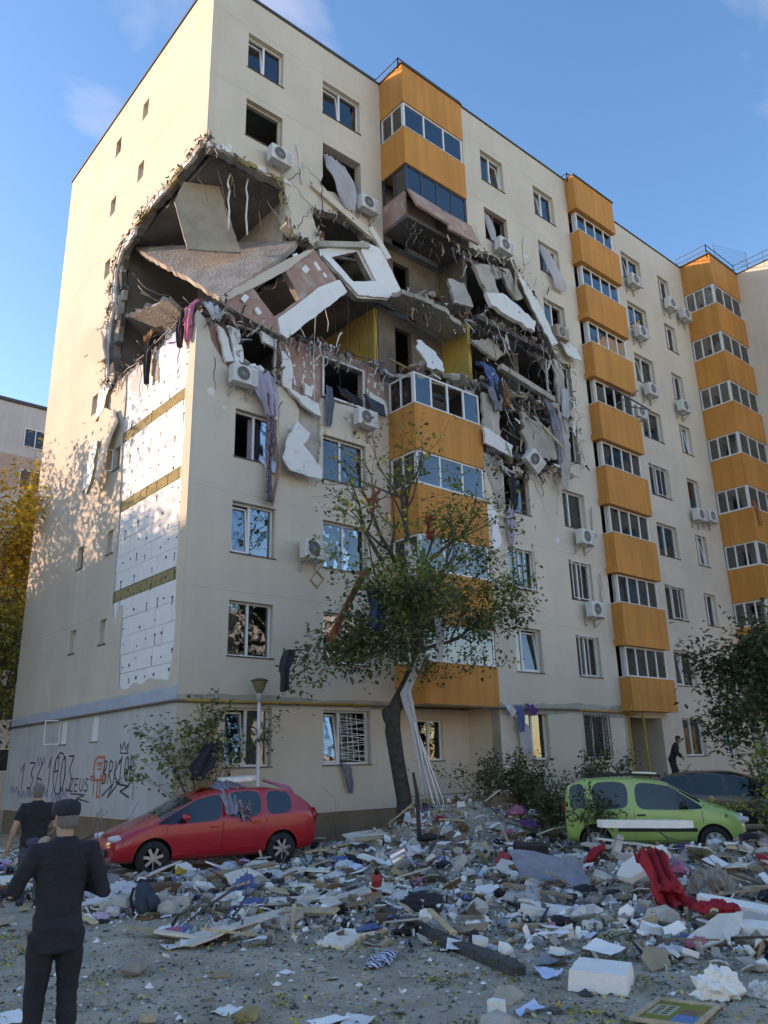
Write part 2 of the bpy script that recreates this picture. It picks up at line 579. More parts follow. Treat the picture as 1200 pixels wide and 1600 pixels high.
def window(F, u0, z0, w, h, nl=2, open_=None, cur=None, dep=0.17, fm='pvc', gm='glass', missing=(), sill=True, split=None, t=0.055):
    u1, z1 = u0+w, z0+h
    mb = MB()
    d0, d1 = dep, dep+0.07
    F.box(mb, u0, u1, d0, d1, z0, z0+t)
    F.box(mb, u0, u1, d0, d1, z1-t, z1)
    F.box(mb, u0, u0+t, d0, d1, z0+t, z1-t)
    F.box(mb, u1-t, u1, d0, d1, z0+t, z1-t)
    us = [u0+t*0.5]
    if split: us += [u0+w*q for q in split]
    else: us += [u0+w*(i/nl) for i in range(1, nl)]
    us.append(u1-t*0.5)
    for u in us[1:-1]: F.box(mb, u-t*0.6, u+t*0.6, d0-0.004, d1-0.004, z0+t, z1-t)
    o = mb.build('window', fm, B)
    for i in range(len(us)-1):
        a, b = us[i]+t*0.55, us[i+1]-t*0.55
        if open_ == i:           # tilted-in or swung sash
            sb = MB()
            ang = random.uniform(0.10, 0.18)
            hh = z1-z0-2*t
            sw = b-a
            st = 0.05
            def q(u, w_, z): return F.p(u, w_ - 0.02 + (z-(z0+t))*-math.tan(ang)*-1*0.9, z)
            def qb(ua, ub, za, zb):
                sb.hexa([q(ua, d0, za), q(ub, d0, za), q(ub, d1, za), q(ua, d1, za), q(ua, d0, zb), q(ub, d0, zb), q(ub, d1, zb), q(ua, d1, zb)])
            zt = z0+t+hh*0.97
            qb(a, b, z0+t, z0+t+st)
            qb(a, b, zt-st, zt)
            qb(a, a+st, z0+t+st, zt-st)
            qb(b-st, b, z0+t+st, zt-st)
            sb.build('sash', fm, o)
            pb = MB()
            pb.hexa([q(a+st, d0+.03, z0+t+st), q(b-st, d0+.03, z0+t+st), q(b-st, d0+.04, z0+t+st), q(a+st, d0+.04, z0+t+st), q(a+st, d0+.03, zt-st), q(b-st, d0+.03, zt-st), q(b-st, d0+.04, zt-st), q(a+st, d0+.04, zt-st)])
            pb.build('pane', gm, o)
        elif i not in missing:
            pb = MB()
            F.box(pb, a, b, d0+0.03, d0+0.042, z0+t, z1-t)
            pb.build('pane', gm, o)
    if sill:
        sb = MB()
        F.box(sb, u0-0.03, u1+0.03, -0.035, d0-0.002, z0-0.03, z0-0.004)
        sb.build('sill', 'coping', o)
    if cur:
        kind, a, b = cur
        curtain(F, u0+w*a, u0+w*b, z0+0.05, z1-0.03, dep+0.22, kind, o)
    return o

# ---- window columns (metres along the front)
A0, A1 = 1.34, 2.73
B0, B1 = 4.40, 6.10
C0, C1 = 11.28, 12.64
D0, D1 = 14.59, 15.97
E0, E1 = 21.55, 23.20
G0, G1 = 24.80, 25.85
WH = 1.45
def wh(u0, u1, k, dz=0): return [(u0, SILL(k)), (u1, SILL(k)), (u1, SILL(k)+WH), (u0, SILL(k)+WH)]

# ---- gable (left side) : thin render coat, torn where the boards show
gw = [(4.72, 5.22), (7.15, 7.65)]
eps_left = [(4.78, 14.22), (4.70, 12.9), (4.68, 11.9), (4.46, 9.5), (4.44, 6.58), (4.30, 6.15), (4.10, 6.1), (4.0, 6.5), (3.74, 6.45), (3.69, 5.2), (3.56, 4.16)]
eps_bot = [(3.56, 4.16), (3.0, 4.02), (2.6, 4.16), (2.0, 4.10), (1.5, 4.2), (1.0, 4.12), (0.54, 4.02)]
eps_right = [(0.54, 4.02), (0.36, 4.6), (0.30, 5.4), (0.42, 7.0), (0.38, 8.4), (0.46, 9.7), (0.40, 11.0), (0.48, 12.0), (0.36, 13.4), (0.30, 14.2)]
ghole = [(0, 20.42), (0.93, 20.40), (2.36, 20.30), (4.0, 20.45), (5.1, 20.1), (6.19, 20.0), (6.74, 19.3), (6.75, 18.4), (6.55, 17.65), (6.9, 17.1), (6.9, 16.0), (6.6, 14.7), (5.7, 14.25), (4.78, 14.22)]
rg = random.Random(3)
gout = [(12.66, 0.74), (12.66, ROOF), (-0.003, ROOF)] + [(-0.003, 20.42)] + jag(ghole, 0.22, 0.07, rnd=rg)[1:-1] + jag(eps_left, 0.3, 0.04, rnd=rg)[:-1] + jag(eps_bot, 0.2, 0.06, rnd=rg)[:-1] + jag(eps_right, 0.25, 0.035, rnd=rg) + [(-0.003, 14.3), (-0.003, 0.74)]
gholes = []
for k in range(9):
    for i, (a, b) in enumerate(gw):
        z0 = 2.74+2.75*k
        if i == 0 and k in (4, 5, 6): continue
        if i == 1 and k == 5: continue
        gholes.append([(a, z0), (b, z0), (b, z0+0.74), (a, z0+0.74)])
mb = MB()
mb.plate(gout, gholes, 0.03, XF(0.0), 0, 1, 0)
mb.build('wall', ['render_cream', 'render_cream'], B)
# insulation sheet and concrete core behind the coat
core_hole = [(0.36, 20.3), (0.93, 20.3), (2.36, 20.2), (4.0, 20.35), (5.1, 20.0), (6.1, 19.9), (6.6, 19.3), (6.6, 18.4), (6.4, 17.65), (6.7, 17.1), (6.75, 16.0), (6.4, 14.8), (5.6, 14.4), (2.8, 14.42), (1.1, 14.40), (0.36, 14.38)]
co = [(12.62, 0.3), (12.62, 26.8), (0.36, 26.8)] + jag(core_hole, 0.16, 0.08, rnd=rg) + [(0.36, 0.3)]
mb = MB()
mb.plate(co, gholes, 0.26, XF(0.12), 0, 0, 1)
mb.build('concrete_wall', ['concrete', 'render_cream'], B)
eh = [(y+0.02 if 0.3 < y < 6 else y, z) for y, z in ghole]
ins = [(12.6, 3.95), (12.6, 26.8), (0.05, 26.8), (0.05, 20.36)] + jag([(y*0.985, z-0.06) for y, z in ghole[1:]], 0.2, 0.05, rnd=rg) + [(4.85, 14.2), (4.85, 3.95)]
mb = MB()
mb.plate(ins, gholes, 0.085, XF(0.032), 0, 0, 1)
mb.build('insulation_layer', ['eps', 'render_cream'], B)
# insulation boards showing on the gable, one by one
rb = random.Random(11)
wool_z = [11.95, 9.6, 6.8]
z = 3.98
row = 0
rows = []
edges = [3.98, 4.50, 5.02, 5.54, 6.06, 6.63, None, 6.97, 7.5, 8.0, 8.5, 9.0, 9.43, None, 9.77, 10.3, 10.8, 11.3, 11.78, None, 12.12, 12.62, 13.12, 13.62, 14.15]
segs, prev = [], None
for e in edges:
    if e is None: prev = None; continue
    if prev is not None: segs.append((prev, e))
    prev = e
eps_left_f = lambda z: 3.75 if z < 6.1 else (4.48 if z < 9.5 else 4.75)
for i, (za, zb) in enumerate(segs):
    off = 0.5*(i % 2)
    y = 0.10
    ymax = eps_left_f((za+zb)/2)+0.06
    first = True
    while y < ymax:
        y2 = min(y+(1.0-off if first else 1.0), ymax)
        first = False
        if y2-y > 0.12:
            d = rb.uniform(0, 0.010)
            mb = MB()
            mb.box(0.040+d, 0.118, y+0.006, y2-0.006, za+0.006, zb-0.006)
            mb.build('insulation_board', 'eps', B)
        y = y2
for zc in wool_z:
    mb = MB()
    yy = 0.1
    while yy < 4.7:
        y2 = min(yy+rb.uniform(0.25, 0.5), 4.74)
        mb.box(0.036+rb.uniform(0, .02), 0.118, yy, y2-0.004, zc-0.155, zc+0.155)
        yy = y2
    mb.build('mineral_wool_strip', 'wool', B)
mb = MB()
for zz in [4.25+0.5*i for i in range(20)]:
    for yy in [0.55, 1.05, 1.55, 2.05, 2.55, 3.05, 3.55, 4.05, 4.5]:
        if yy > eps_left_f(zz)-0.05 or rb.random() < 0.22: continue
        a, b = yy+rb.uniform(-.1, .1), zz+rb.uniform(-.1, .1)
        s_ = rb.choice([0.022, 0.026, 0.03, 0.045])
        mb.lathe([(s_, 0.030), (s_*1.05, 0.06)], (0, a, b), 'X', 7)
        if rb.random() < 0.35:
            l = rb.uniform(0.1, 0.3)
            mb.box(0.032, 0.06, a-0.008, a+0.008, b-l, b)
for o_ in (mb.build('dowel', 'dowel', B),): o_['kind'] = 'stuff'
# torn blue and grey membrane flaps at the top of the boards
for (ya, yb, za, zb, mname) in ((0.35, 0.85, 13.3, 14.5, 'render_grey'), (1.0, 1.9, 12.6, 14.2, 'paper_blue'), (2.3, 2.9, 12.9, 13.9, 'plaster_beige'), (3.6, 4.4, 13.0, 14.0, 'render_grey')):
    pts = jag([(ya, za), (yb, za+0.5), (yb+0.1, zb), (ya+0.15, zb)], 0.15, 0.12, True, rnd=rb)
    mb = MB()
    mb.plate(pts, [], 0.008, XF(0.026), 0, 0)
    mb.build('torn_membrane', mname, B)
# grey painted base and band on the gable
mb = MB()
top = [(12.66, 3.80)] + jag([(12.66, 3.80), (8, 3.86), (4, 3.9), (0.0, 3.92)], 0.5, 0.02, rnd=rg)[1:]
mb.plate([(0.0, 0.78), (12.66, 0.78)] + top, gholes[:2], 0.006, XF(-0.006), 0, 0, 0)
mb.build('painted_base', 'render_grey', B)
mb = MB()
mb.plate([(0.0, 3.50), (12.66, 3.44), (12.66, 3.72), (8, 3.80), (4, 3.84), (0, 3.87)], [], 0.003, XF(-0.010), 0, 0)
m_ = mat('band_blue', (0.40, 0.44, 0.50), 0.9, 0.12, 1.5, 0.2, 40)
mb.build('painted_band', 'band_blue', B)
mb = MB()
mb.box(0.03, 0.12, 0.03, 12.64, 0.0, 0.74)
mb.box(0.03, 7.09, 0.03, 0.12, 0.0, 0.74)
mb.box(10.3, 17.0, YCD+0.03, YCD+0.12, 0.0, 0.74)
mb.box(20.05, 30.4, YE+0.03, YE+0.12, 0.0, 0.74)
mb.build('plinth', 'plinth', B)
# gable windows
for k in range(9):
    for i, (a, b) in enumerate(gw):
        if (i == 0 and k in (4, 5, 6)) or (i == 1 and k == 5): continue
        z0 = 2.74+2.75*k
        window(FG, a, z0, b-a, 0.74, 1, dep=0.14, sill=(k < 4), fm='pvc' if (i+k) % 3 else 'pvc_brown', t=0.04)
# two swung-out sashes on the gable
for (ya, z0) in ((5.22, 10.99), (7.65, 2.74)):
    mb = MB()
    a = 0.9
    def q(s_, z): return (-s_*math.sin(a)-0.02, ya+s_*math.cos(a), z)
    for (s0, s1, za, zb) in ((0, .5, z0, z0+.04), (0, .5, z0+.7, z0+.74), (0, .04, z0, z0+.74), (.46, .5, z0, z0+.74)):
        mb.beam(q((s0+s1)/2-0.001, za) if s1-s0 < .1 else q(s0, (za+zb)/2), q((s0+s1)/2, zb) if s1-s0 < .1 else q(s1, (za+zb)/2), 0.03, 0.03)
    mb.build('open_sash', 'pvc', B)

# ---- front wall A-B
rf = random.Random(5)
path = [(0.033, 20.42), (0.2, 20.02), (0.8, 20.15), (1.37, 20.10), (2.91, 20.08), (2.93, 18.57), (3.44, 18.32), (3.9, 18.3), (4.28, 18.10), (4.36, 18.5), (4.05, 19.2), (4.02, 19.77), (5.0, 19.98), (6.15, 19.92), (6.4, 19.55), (7.09, 19.3)]
up = jag(path, 0.16, 0.06, rnd=rf) + [(7.09, ROOF), (0.033, ROOF)]
b7 = jag([(4.4, 20.75), (4.9, 20.5), (5.6, 20.55), (6.0, 20.7), (6.12, 21.3), (6.1, 22.65), (4.4, 22.65)], 0.2, 0.04, True, rnd=rf)
b7 = [(4.4, 22.65), (4.4, 21.2), (4.3, 20.9), (4.6, 20.7), (4.9, 20.8), (5.2, 20.62), (5.6, 20.7), (5.9, 20.6), (6.02, 20.9), (6.1, 21.2), (6.1, 22.65)]
mb = MB()
mb.plate(up, [wh(A0, A1, 8), wh(B0, B1, 8), wh(A0, A1, 7), b7], 0.36, YF(0.0), 0, 1, 0)
mb.build('wall', ['render_cream', 'mortar'], B)
lo_path = [(7.09, 13.1), (6.98, 13.22), (6.5, 12.95), (6.1, 12.88), (5.2, 12.86), (4.35, 12.85), (4.29, 12.0), (4.33, 11.2), (4.15, 10.4), (3.8, 10.25), (3.3, 10.6), (3.2, 11.0), (3.55, 11.6), (3.5, 12.2), (3.38, 12.4), (2.9, 12.75), (2.66, 12.82), (2.4, 12.5), (1.37, 12.45), (1.0, 12.85), (0.7, 13.2), (0.47, 13.5), (0.33, 14.0), (0.033, 14.28)]
lo = [(0.033, 0.74), (7.09, 0.74)] + jag(lo_path, 0.2, 0.05, rnd=rf)
wins = [wh(a, b, k) for k in range(4) for a, b in ((A0, A1), (B0, B1))]
mb = MB()
mb.plate(lo, wins, 0.10, YF(0.0), 0, 1, 0)
mb.build('wall', ['render_cream', 'eps_dirty'], B)
cpath = [(7.05, 14.45), (6.3, 14.70), (5.2, 14.66), (4.2, 14.68), (3.6, 14.60), (2.95, 14.55), (2.76, 14.2), (2.73, 12.96), (1.34, 12.96), (1.3, 13.9), (0.9, 14.15), (0.5, 14.2), (0.14, 14.25)]
mb = MB()
mb.plate([(0.14, 0.3), (7.05, 0.3)] + jag(cpath, 0.16, 0.05, rnd=rf), wins + [[(B0, 12.95), (B1, 12.95), (B1, 14.35), (B0, 14.35)]], 0.26, YF(0.104), 0, 1, 2)
mb.build('concrete_wall', ['pink_wall', 'concrete', 'plaster'], B)
# grey mortar where the panel has peeled under the fourth floor window
mb = MB()
mb.plate(jag([(3.25, 10.6), (4.15, 10.45), (4.33, 11.3), (4.3, 12.3), (3.5, 12.3), (3.6, 11.6)], 0.2, 0.04, True, rnd=rf), [], 0.012, YF(0.088), 0, 0)
mb.build('mortar_patch', 'mortar', B)
# window frames A, B
window(FAB, A0, SILL(8), A1-A0, WH, 2, open_=0)
window(FAB, B0, SILL(8), B1-B0, WH, 2, open_=0, cur=('curtain', .5, 1))
window(FAB, A0, SILL(7), A1-A0, WH, 1, missing=(0,), fm='render_cream')
window(FAB, A0, SILL(3), A1-A0, WH, 2, missing=(0,), cur=('curtain_lilac', .45, 1))
window(FAB, B0, SILL(3), B1-B0, WH, 2, cur=('curtain', .05, .95), gm='glass_dusty', split=(.45,))
window(FAB, A0, SILL(2), A1-A0, WH, 2, cur=('curtain_lilac', .0, .36), open_=0, split=(.45,))
window(FAB, B0, SILL(2), B1-B0, WH, 2)
window(FAB, A0, SILL(1), A1-A0, WH, 2, cur=('curtain_beige', .05, .42), split=(.48,))
window(FAB, B0, SILL(1), B1-B0, WH, 2)
window(FAB, A0, SILL(0), A1-A0, WH, 2, open_=0, cur=('curtain', .55, .95))
window(FAB, B0, SILL(0), B1-B0, WH, 2, open_=0, cur=('curtain', .4, .95), split=(.38,))
# bent blinds in the ground floor window
mb = MB()
for i in range(17):
    z0 = SILL(0)+0.12+i*0.072
    mb.beam((B0+0.68, 0.12, z0+rf.uniform(-.06, .06)), (B1-0.12, 0.12, z0+rf.uniform(-.09, .09)), 0.03, 0.012)
for i in range(5):
    mb.beam((B0+0.75+i*.2, 0.11, SILL(0)+.1), (B0+0.72+i*.2+rf.uniform(-.1, .1), 0.11, SILL(0)+1.35), 0.012, 0.012)
mb.build('bent_blind', 'pvc', B)
# frame left standing in the fourth floor opening
window(FAB, B0, 12.95, B1-B0, 1.4, 1, missing=(0,), dep=0.0, sill=False)
window(FAB, A0+0.02, 12.95, A1-A0-0.04, 1.45, 1, missing=(0,), dep=0.08, sill=False, t=0.05)

# ---- front wall C-D
dpath = [(10.27, 20.3), (11.0, 20.45), (12.0, 20.55), (12.7, 20.8), (13.15, 20.3), (13.6, 19.75), (14.2, 19.2), (14.5, 18.3), (14.75, 17.8), (15.2, 17.25), (15.97, 17.15), (15.97, 15.7), (15.4, 15.65), (15.6, 15.2), (15.3, 14.5), (15.97, 14.4), (15.97, 12.95), (14.8, 12.9), (14.3, 12.35), (13.4, 12.0), (12.4, 11.9), (11.9, 11.78), (11.0, 11.78), (10.9, 11.9), (10.27, 12.05)]
cdw = [wh(C0, C1, k) for k in (0, 1, 2, 3, 7, 8)] + [wh(D0, D1, k) for k in (0, 1, 2, 3, 6, 7, 8)]
mb = MB()
mb.plate([(10.27, 0.74), (17.0, 0.74), (17.0, ROOF), (10.27, ROOF)] + jag(dpath, 0.18, 0.07, rnd=rf), cdw, 0.36, YF(YCD), 0, 1, 0)
mb.build('wall', ['render_cream', 'mortar'], B)
mb = MB()      # side wall of the step, ground floor
mb.box(10.28, 10.56, YCD+0.002, 0.38, 0.0, 3.55)
mb.build('wall', 'render_cream', B)
window(FCD, C0, SILL(8), C1-C0, WH, 2, open_=1)
window(FCD, D0, SILL(8), D1-D0, WH, 2, open_=0, cur=('curtain', .5, 1))
window(FCD, C0, SILL(7), C1-C0, WH, 2, missing=(0, 1), fm='pvc_brown')
window(FCD, D0, SILL(7), D1-D0, WH, 2, open_=1)
window(FCD, D0, SILL(6), D1-D0, WH, 2, missing=(1,))
window(FCD, D0, SILL(5), D1-D0, WH, 2, missing=(0,))
window(FCD, D0, SILL(4), D1-D0, WH, 2, missing=(0,))
window(FCD, C0, SILL(3), C1-C0, WH, 2, missing=(0,), fm='pvc_brown')
window(FCD, D0, SILL(3), D1-D0, WH, 2, cur=('curtain_orange', .4, .9), fm='pvc', split=(.4,))
window(FCD, C0, SILL(2), C1-C0, WH, 2, cur=('curtain', .5, .9))
window(FCD, D0, SILL(2), D1-D0, WH, 2)
window(FCD, C0, SILL(1), C1-C0, WH, 2, open_=1, cur=('curtain_beige', .3, .6), split=(.35,))
window(FCD, D0, SILL(1), D1-D0, WH, 2, cur=('curtain', .1, .5))
window(FCD, C0, SILL(0), C1-C0, WH, 2, cur=('curtain', 0, .3))
window(FCD, D0, SILL(0), D1-D0, WH, 2)
mb = MB()    # security grille over the ground floor window by the door
for i in range(9): mb.beam((D0-.05+i*.186, YCD-.06, SILL(0)-.05), (D0-.05+i*.186, YCD-.06, SILL(0)+1.5), 0.015, 0.015)
for i in range(12): mb.beam((D0-.05, YCD-.06, SILL(0)+i*.13), (D1+.05, YCD-.06, SILL(0)+i*.13), 0.015, 0.015)
for i in range(9):
    mb.beam((D0-.05+i*.186, YCD-.075, SILL(0)+i*.02), (D0+.25+i*.14, YCD-.075, SILL(0)+1.4), 0.012, 0.012)
mb.build('window_grille', 'metal_dark', B)

# ---- front wall E-G and the wing
mb = MB()
ew = [wh(E0, E1, k) for k in range(9)] + [wh(G0, G1, k) for k in range(9)]
mb.plate([(20.0, 0.74), (27.4, 0.74), (27.4, ROOF), (20.0, ROOF)], ew, 0.36, YF(YE), 0, 1, 0)
mb.build('wall', ['render_cream', 'mortar'], B)
re_ = random.Random(21)
for k in range(9):
    window(FE, E0, SILL(k), E1-E0, WH, 2, open_=re_.choice([None, 0, None]), cur=re_.choice([None, ('curtain', .0, .5), ('curtain', .1, .95), ('curtain_beige', .5, .95)]))
    if k == 4: window(FE, G0, SILL(k), G1-G0, WH, 1, cur=('blind', 0, 1))
    else: window(FE, G0, SILL(k), G1-G0, WH, 2, open_=re_.choice([None, 1]), cur=re_.choice([None, ('curtain', .0, .5), None]))
# open security frames seen on several flats
for (F, u, k, s_) in ((FE, E0+.2, 4, 1.2), (FE, E0+.3, 2, 1.2), (FE, G0, 1, .9), (FE, G0, 3, .9), (FCD, C0+.2, 2, 1.0), (FCD, D0+.1, 2, 1.0), (FCD, D0+.1, 1, 1.0)):
    mb = MB()
    z0, z1 = SILL(k)+.05, SILL(k)+WH-.03
    P = lambda t_, z: F.p(u+t_, -0.05, z)
    for a, b in ((P(0, z0), P(0, z1)), (P(s_, z0), P(s_, z1)), (P(0, z0), P(s_, z0)), (P(0, z1), P(s_, z1)), (P(s_*.5, z0), P(s_*.5, z1))): mb.beam(a, b, 0.025, 0.025)
    mb.build('screen_frame', 'pvc', B)
XW = 30.4
mb = MB()
ww = []
for k in range(9):
    for yy in (-5.9, -9.6): ww.append([(yy, SILL(k)), (yy+1.3, SILL(k)), (yy+1.3, SILL(k)+WH), (yy, SILL(k)+WH)])
mb.plate([(-14.0, 0.0), (-0.9, 0.0), (-0.9, ROOF), (-14.0, ROOF)], ww, 0.36, XF(XW), 0, 1, 0)
mb.build('wall', ['render_cream', 'mortar'], B)
FW = Fr((XW, 0, 0), (0, 1, 0), (-1, 0, 0))
for k in range(9):
    for yy in (-5.9, -9.6): window(FW, yy, SILL(k), 1.3, WH, 2, cur=('curtain', 0.1, .6) if k % 2 else None)
mb = MB()   # rear, wing and end walls
mb.box(0.4, 40.0, 12.30, 12.66, 0.0, ROOF)
mb.box(XW+0.36, 40.0, -14.0, -13.6, 0.0, ROOF)
mb.box(39.6, 40.0, -13.6, 12.3, 0.0, ROOF)
mb.build('wall', 'render_cream', B)

# ---- floors, ceilings, partitions
full = [(0.42, 0.385), (10.3, 0.385), (10.3, -0.86), (17.02, -0.86), (17.02, -0.58), (30.42, -0.58), (30.8, -13.5), (39.5, -13.5), (39.5, 12.25), (0.42, 12.25)]
ZF = lambda Z: (lambda u, v, w: (u, v, Z-w))
for k in range(0, 10):
    fp = full
    if k == 6:      # torn away at the corner
        fp = jag([(3.3, 6.55), (3.35, 3.0), (3.6, 0.9)], 0.2, 0.1, rnd=rf) + jag([(3.6, 0.9), (5.0, 0.45), (7.1, 0.5), (10.3, 0.45), (10.4, -0.75), (12, -0.6), (13.5, -0.8), (14.6, -0.7)], 0.25, 0.12, rnd=rf)[1:] + full[3:-1] + [(0.42, 12.25), (0.42, 6.6)]
    if k in (5,):
        fp = [(0.42, 0.5)] + jag([(0.42, 0.5), (4, 0.45), (10.3, 0.45), (10.4, -0.7), (12.2, -0.5), (14.4, -0.75)], 0.25, 0.1, rnd=rf)[1:] + full[3:]
    if k == 7:
        fp = [(0.42, 0.42)] + jag([(0.42, 0.42), (3.0, 0.40)], 0.2, 0.05, rnd=rf)[1:] + full[1:]
    mb = MB()
    mb.plate(fp, [], 0.2, ZF(FZ(k)), 0, 1)
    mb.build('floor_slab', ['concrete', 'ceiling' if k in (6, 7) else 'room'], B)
mb = MB()
for xw in (3.28, 7.0, 13.5, 17.0, 20.0, 23.9, 27.3, 30.4):
    y0 = 0.4 if xw < 10 else -0.55
    mb.box(xw-.08, xw+.08, y0, 6.5, 0.2, 14.5)
    mb.box(xw-.08, xw+.08, y0, 6.5, 20.27, 25.54)
    if xw > 10: mb.box(xw-.08, xw+.08, -.5, 6.5, 14.77, 17.28); mb.box(xw-.08, xw+.08, -.5, 6.5, 17.52, 20.03)
mb.box(0.45, 30.3, 6.52, 6.68, 0.2, 25.5)
mb.box(30.9, 39.5, 3.0, 3.2, 0.2, 25.5)
mb.box(34, 34.2, -13.5, 12, 0.2, 25.5)
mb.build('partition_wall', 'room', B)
mb = MB()
mb.box(6.95, 7.11, 0.45, 6.5, 14.77, 17.28)
mb.build('partition_wall', 'plaster_yellow', B)
mb = MB()
mb.box(3.2, 3.36, 0.6, 6.5, 17.52, 20.03)
mb.build('partition_wall', 'plaster', B)
mb = MB()
mb.box(6.95, 7.11, 0.45, 6.5, 17.52, 20.03)
mb.build('partition_wall', 'plaster', B)
mb = MB()
mb.box(10.30, 10.46, -0.85, 6.5, 14.77, 17.28)
mb.build('partition_wall', 'plaster_yellow', B)
mb = MB()
mb.box(10.30, 10.46, -0.85, 6.5, 17.52, 20.03)
mb.build('partition_wall', 'plaster_soot', B)
mb = MB()
mb.box(10.30, 10.46, -0.85, 6.5, 0.2, 14.5)
mb.box(10.30, 10.46, -0.85, 6.5, 20.27, 25.54)
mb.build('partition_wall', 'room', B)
# back walls of the loggias
for k in range(9):
    mb = MB()
    mb.plate([(7.12, FZ(k)+.02), (10.28, FZ(k)+.02), (10.28, FZ(k)+2.53), (7.12, FZ(k)+2.53)], [[(7.9, FZ(k)+.05), (8.7, FZ(k)+.05), (8.7, FZ(k)+2.1), (7.9, FZ(k)+2.1)]] if k else [[(8.0, SILL(0)+.05), (9.1, SILL(0)+.05), (9.1, SILL(0)+1.25), (8.0, SILL(0)+1.25)]], 0.2, YF(0.42 if k else 0.1), 0, 0, 0)
    mb.build('wall', 'plaster_soot' if k in (5, 6) else 'render_cream', B)
mb = MB()
mb.box(7.12, 10.28, 0.103, 0.30, 0.0, 1.0)
mb.box(7.0, 7.118, 0.15, .4, 0, 3.5)
mb.build('wall', 'render_cream', B)
window(Fr((0, 0.1, 0), (1, 0, 0), (0, -1, 0)), 8.0, SILL(0)+.05, 1.1, 1.2, 2, cur=('curtain_beige', .5, .95), dep=.1)

# ---- balconies
def bay(k, x0, x1, yw, yf, fm='pvc', gm='glass', nf=3, ns=2, band=True, glazed=True, cur=None, miss=(), side=True, inset=0.05, wm='orange'):
    zb, zt, zw = FZ(k)-0.58, FZ(k)+1.01, FZ(k)+2.17
    if k == 1: zb = 3.55
    mb = MB()
    t = 0.12
    if band:
        mb.box(x0, x1, yf, yf+t, zb, zt)
        if side: mb.box(x0, x0+t, yf+t, yw-0.004, zb, zt)
        mb.box(x0+t, x1, yf+t, yw+.4, FZ(k)-.17, FZ(k)-.01)
        mb.box(x0+t, x1, yf+t, yw-.01, zb+.01, zb+.08)
    b_ = mb.build('balcony', wm, B)
    if band:
        lp = MB()
        lp.box(x0-.02, x1-.004, yf-.02, yf+t+.02, zt+.002, zt+.03)
        if side: lp.box(x0-.02, x0+t+.02, yf+t+.022, yw-.006, zt+.002, zt+.03)
        lp.build('ledge', 'pvc', b_)
    if not glazed: return b_
    fb = MB()
    za, zc = zt+.032, zw-0.004
    s_ = 0.06
    yq = yf+inset
    def rect(F, u0, u1, n, tag_):
        F.box(fb, u0, u1, 0, .06, za, za+s_)
        F.box(fb, u0, u1, 0, .06, zc-s_, zc)
        us = [u0+(u1-u0)*i/n for i in range(n+1)]
        for i, u in enumerate(us):
            a = min(max(u-s_*.6, u0), u1-s_*1.2)
            F.box(fb, a, a+s_*1.2, .003, .057, za+s_, zc-s_)
        for i in range(n):
            if (tag_, i) in miss: continue
            pb = MB()
            F.box(pb, us[i]+s_*.6, us[i+1]-s_*.6, .025, .035, za+s_, zc-s_)
            pb.build('pane', gm, b_)
    Ff = Fr((0, yq, 0), (1, 0, 0), (0, -1, 0))
    rect(Ff, x0+inset, x1-.03, nf, 'f')
    if side:
        Fs = Fr((x0+inset, 0, 0), (0, 1, 0), (-1, 0, 0))
        rect(Fs, yq+.062, yw-.01, ns, 's')
    fb.build('window_frame', fm, b_)
    if cur:
        for (kind, a, b) in cur: curtain(Ff, x0+(x1-x0)*a, x0+(x1-x0)*b, za, zc, .18, kind, b_)
    return b_
BX0, BX1, BYF = 7.09, 10.262, -1.30
bay(8, BX0, BX1, 0, BYF, cur=[('curtain_orange', .38, .6), ('curtain', .05, .3), ('curtain', .65, .95)])
bay(3, BX0, BX1, 0, BYF, cur=[('curtain_orange', .1, .3), ('curtain_lilac', .75, .95)])
bay(2, BX0, BX1, 0, BYF, cur=[('curtain', .1, .35)])
bay(1, BX0, BX1, 0, BYF, nf=3, cur=[('curtain', .05, .2)])
bay(4, BX0, BX1, 0, BYF, nf=4, miss=(('f', 1), ('f', 2)), gm='glass_dusty')
# level 7: frame blackened, its panels blown off; 5 and 6: gone
bay(7, BX0, BX1, 0, BYF, nf=4, fm='metal_dark', gm='glass_dusty', band=False, miss=(('s', 1),))
mb = MB()
mb.box(BX0, BX1, BYF, -0.004, FZ(7)-.16, FZ(7)-.004, 1)
mb.build('floor_slab', ['pink_wall', 'concrete_soot'], B)
mb = MB()
mb.box(BX0, BX0+.1, BYF+.12, -.01, FZ(7)+.0, FZ(7)+1.0)
mb.build('parapet_panel', 'pink_wall', B)
for i, (xa, xb, tilt, dz) in enumerate(((7.12, 8.75, 0.42, 0), (8.78, 10.3, 0.30, -.12))):
    mb = MB()
    M = Euler((-tilt, 0, 0.03 - i*.06)).to_matrix()
    mb.obox(((xa+xb)/2, BYF-.22, FZ(7)+.52+dz), (xb-xa, .08, 1.02), M)
    mb.build('parapet_panel', 'pink_wall', B)
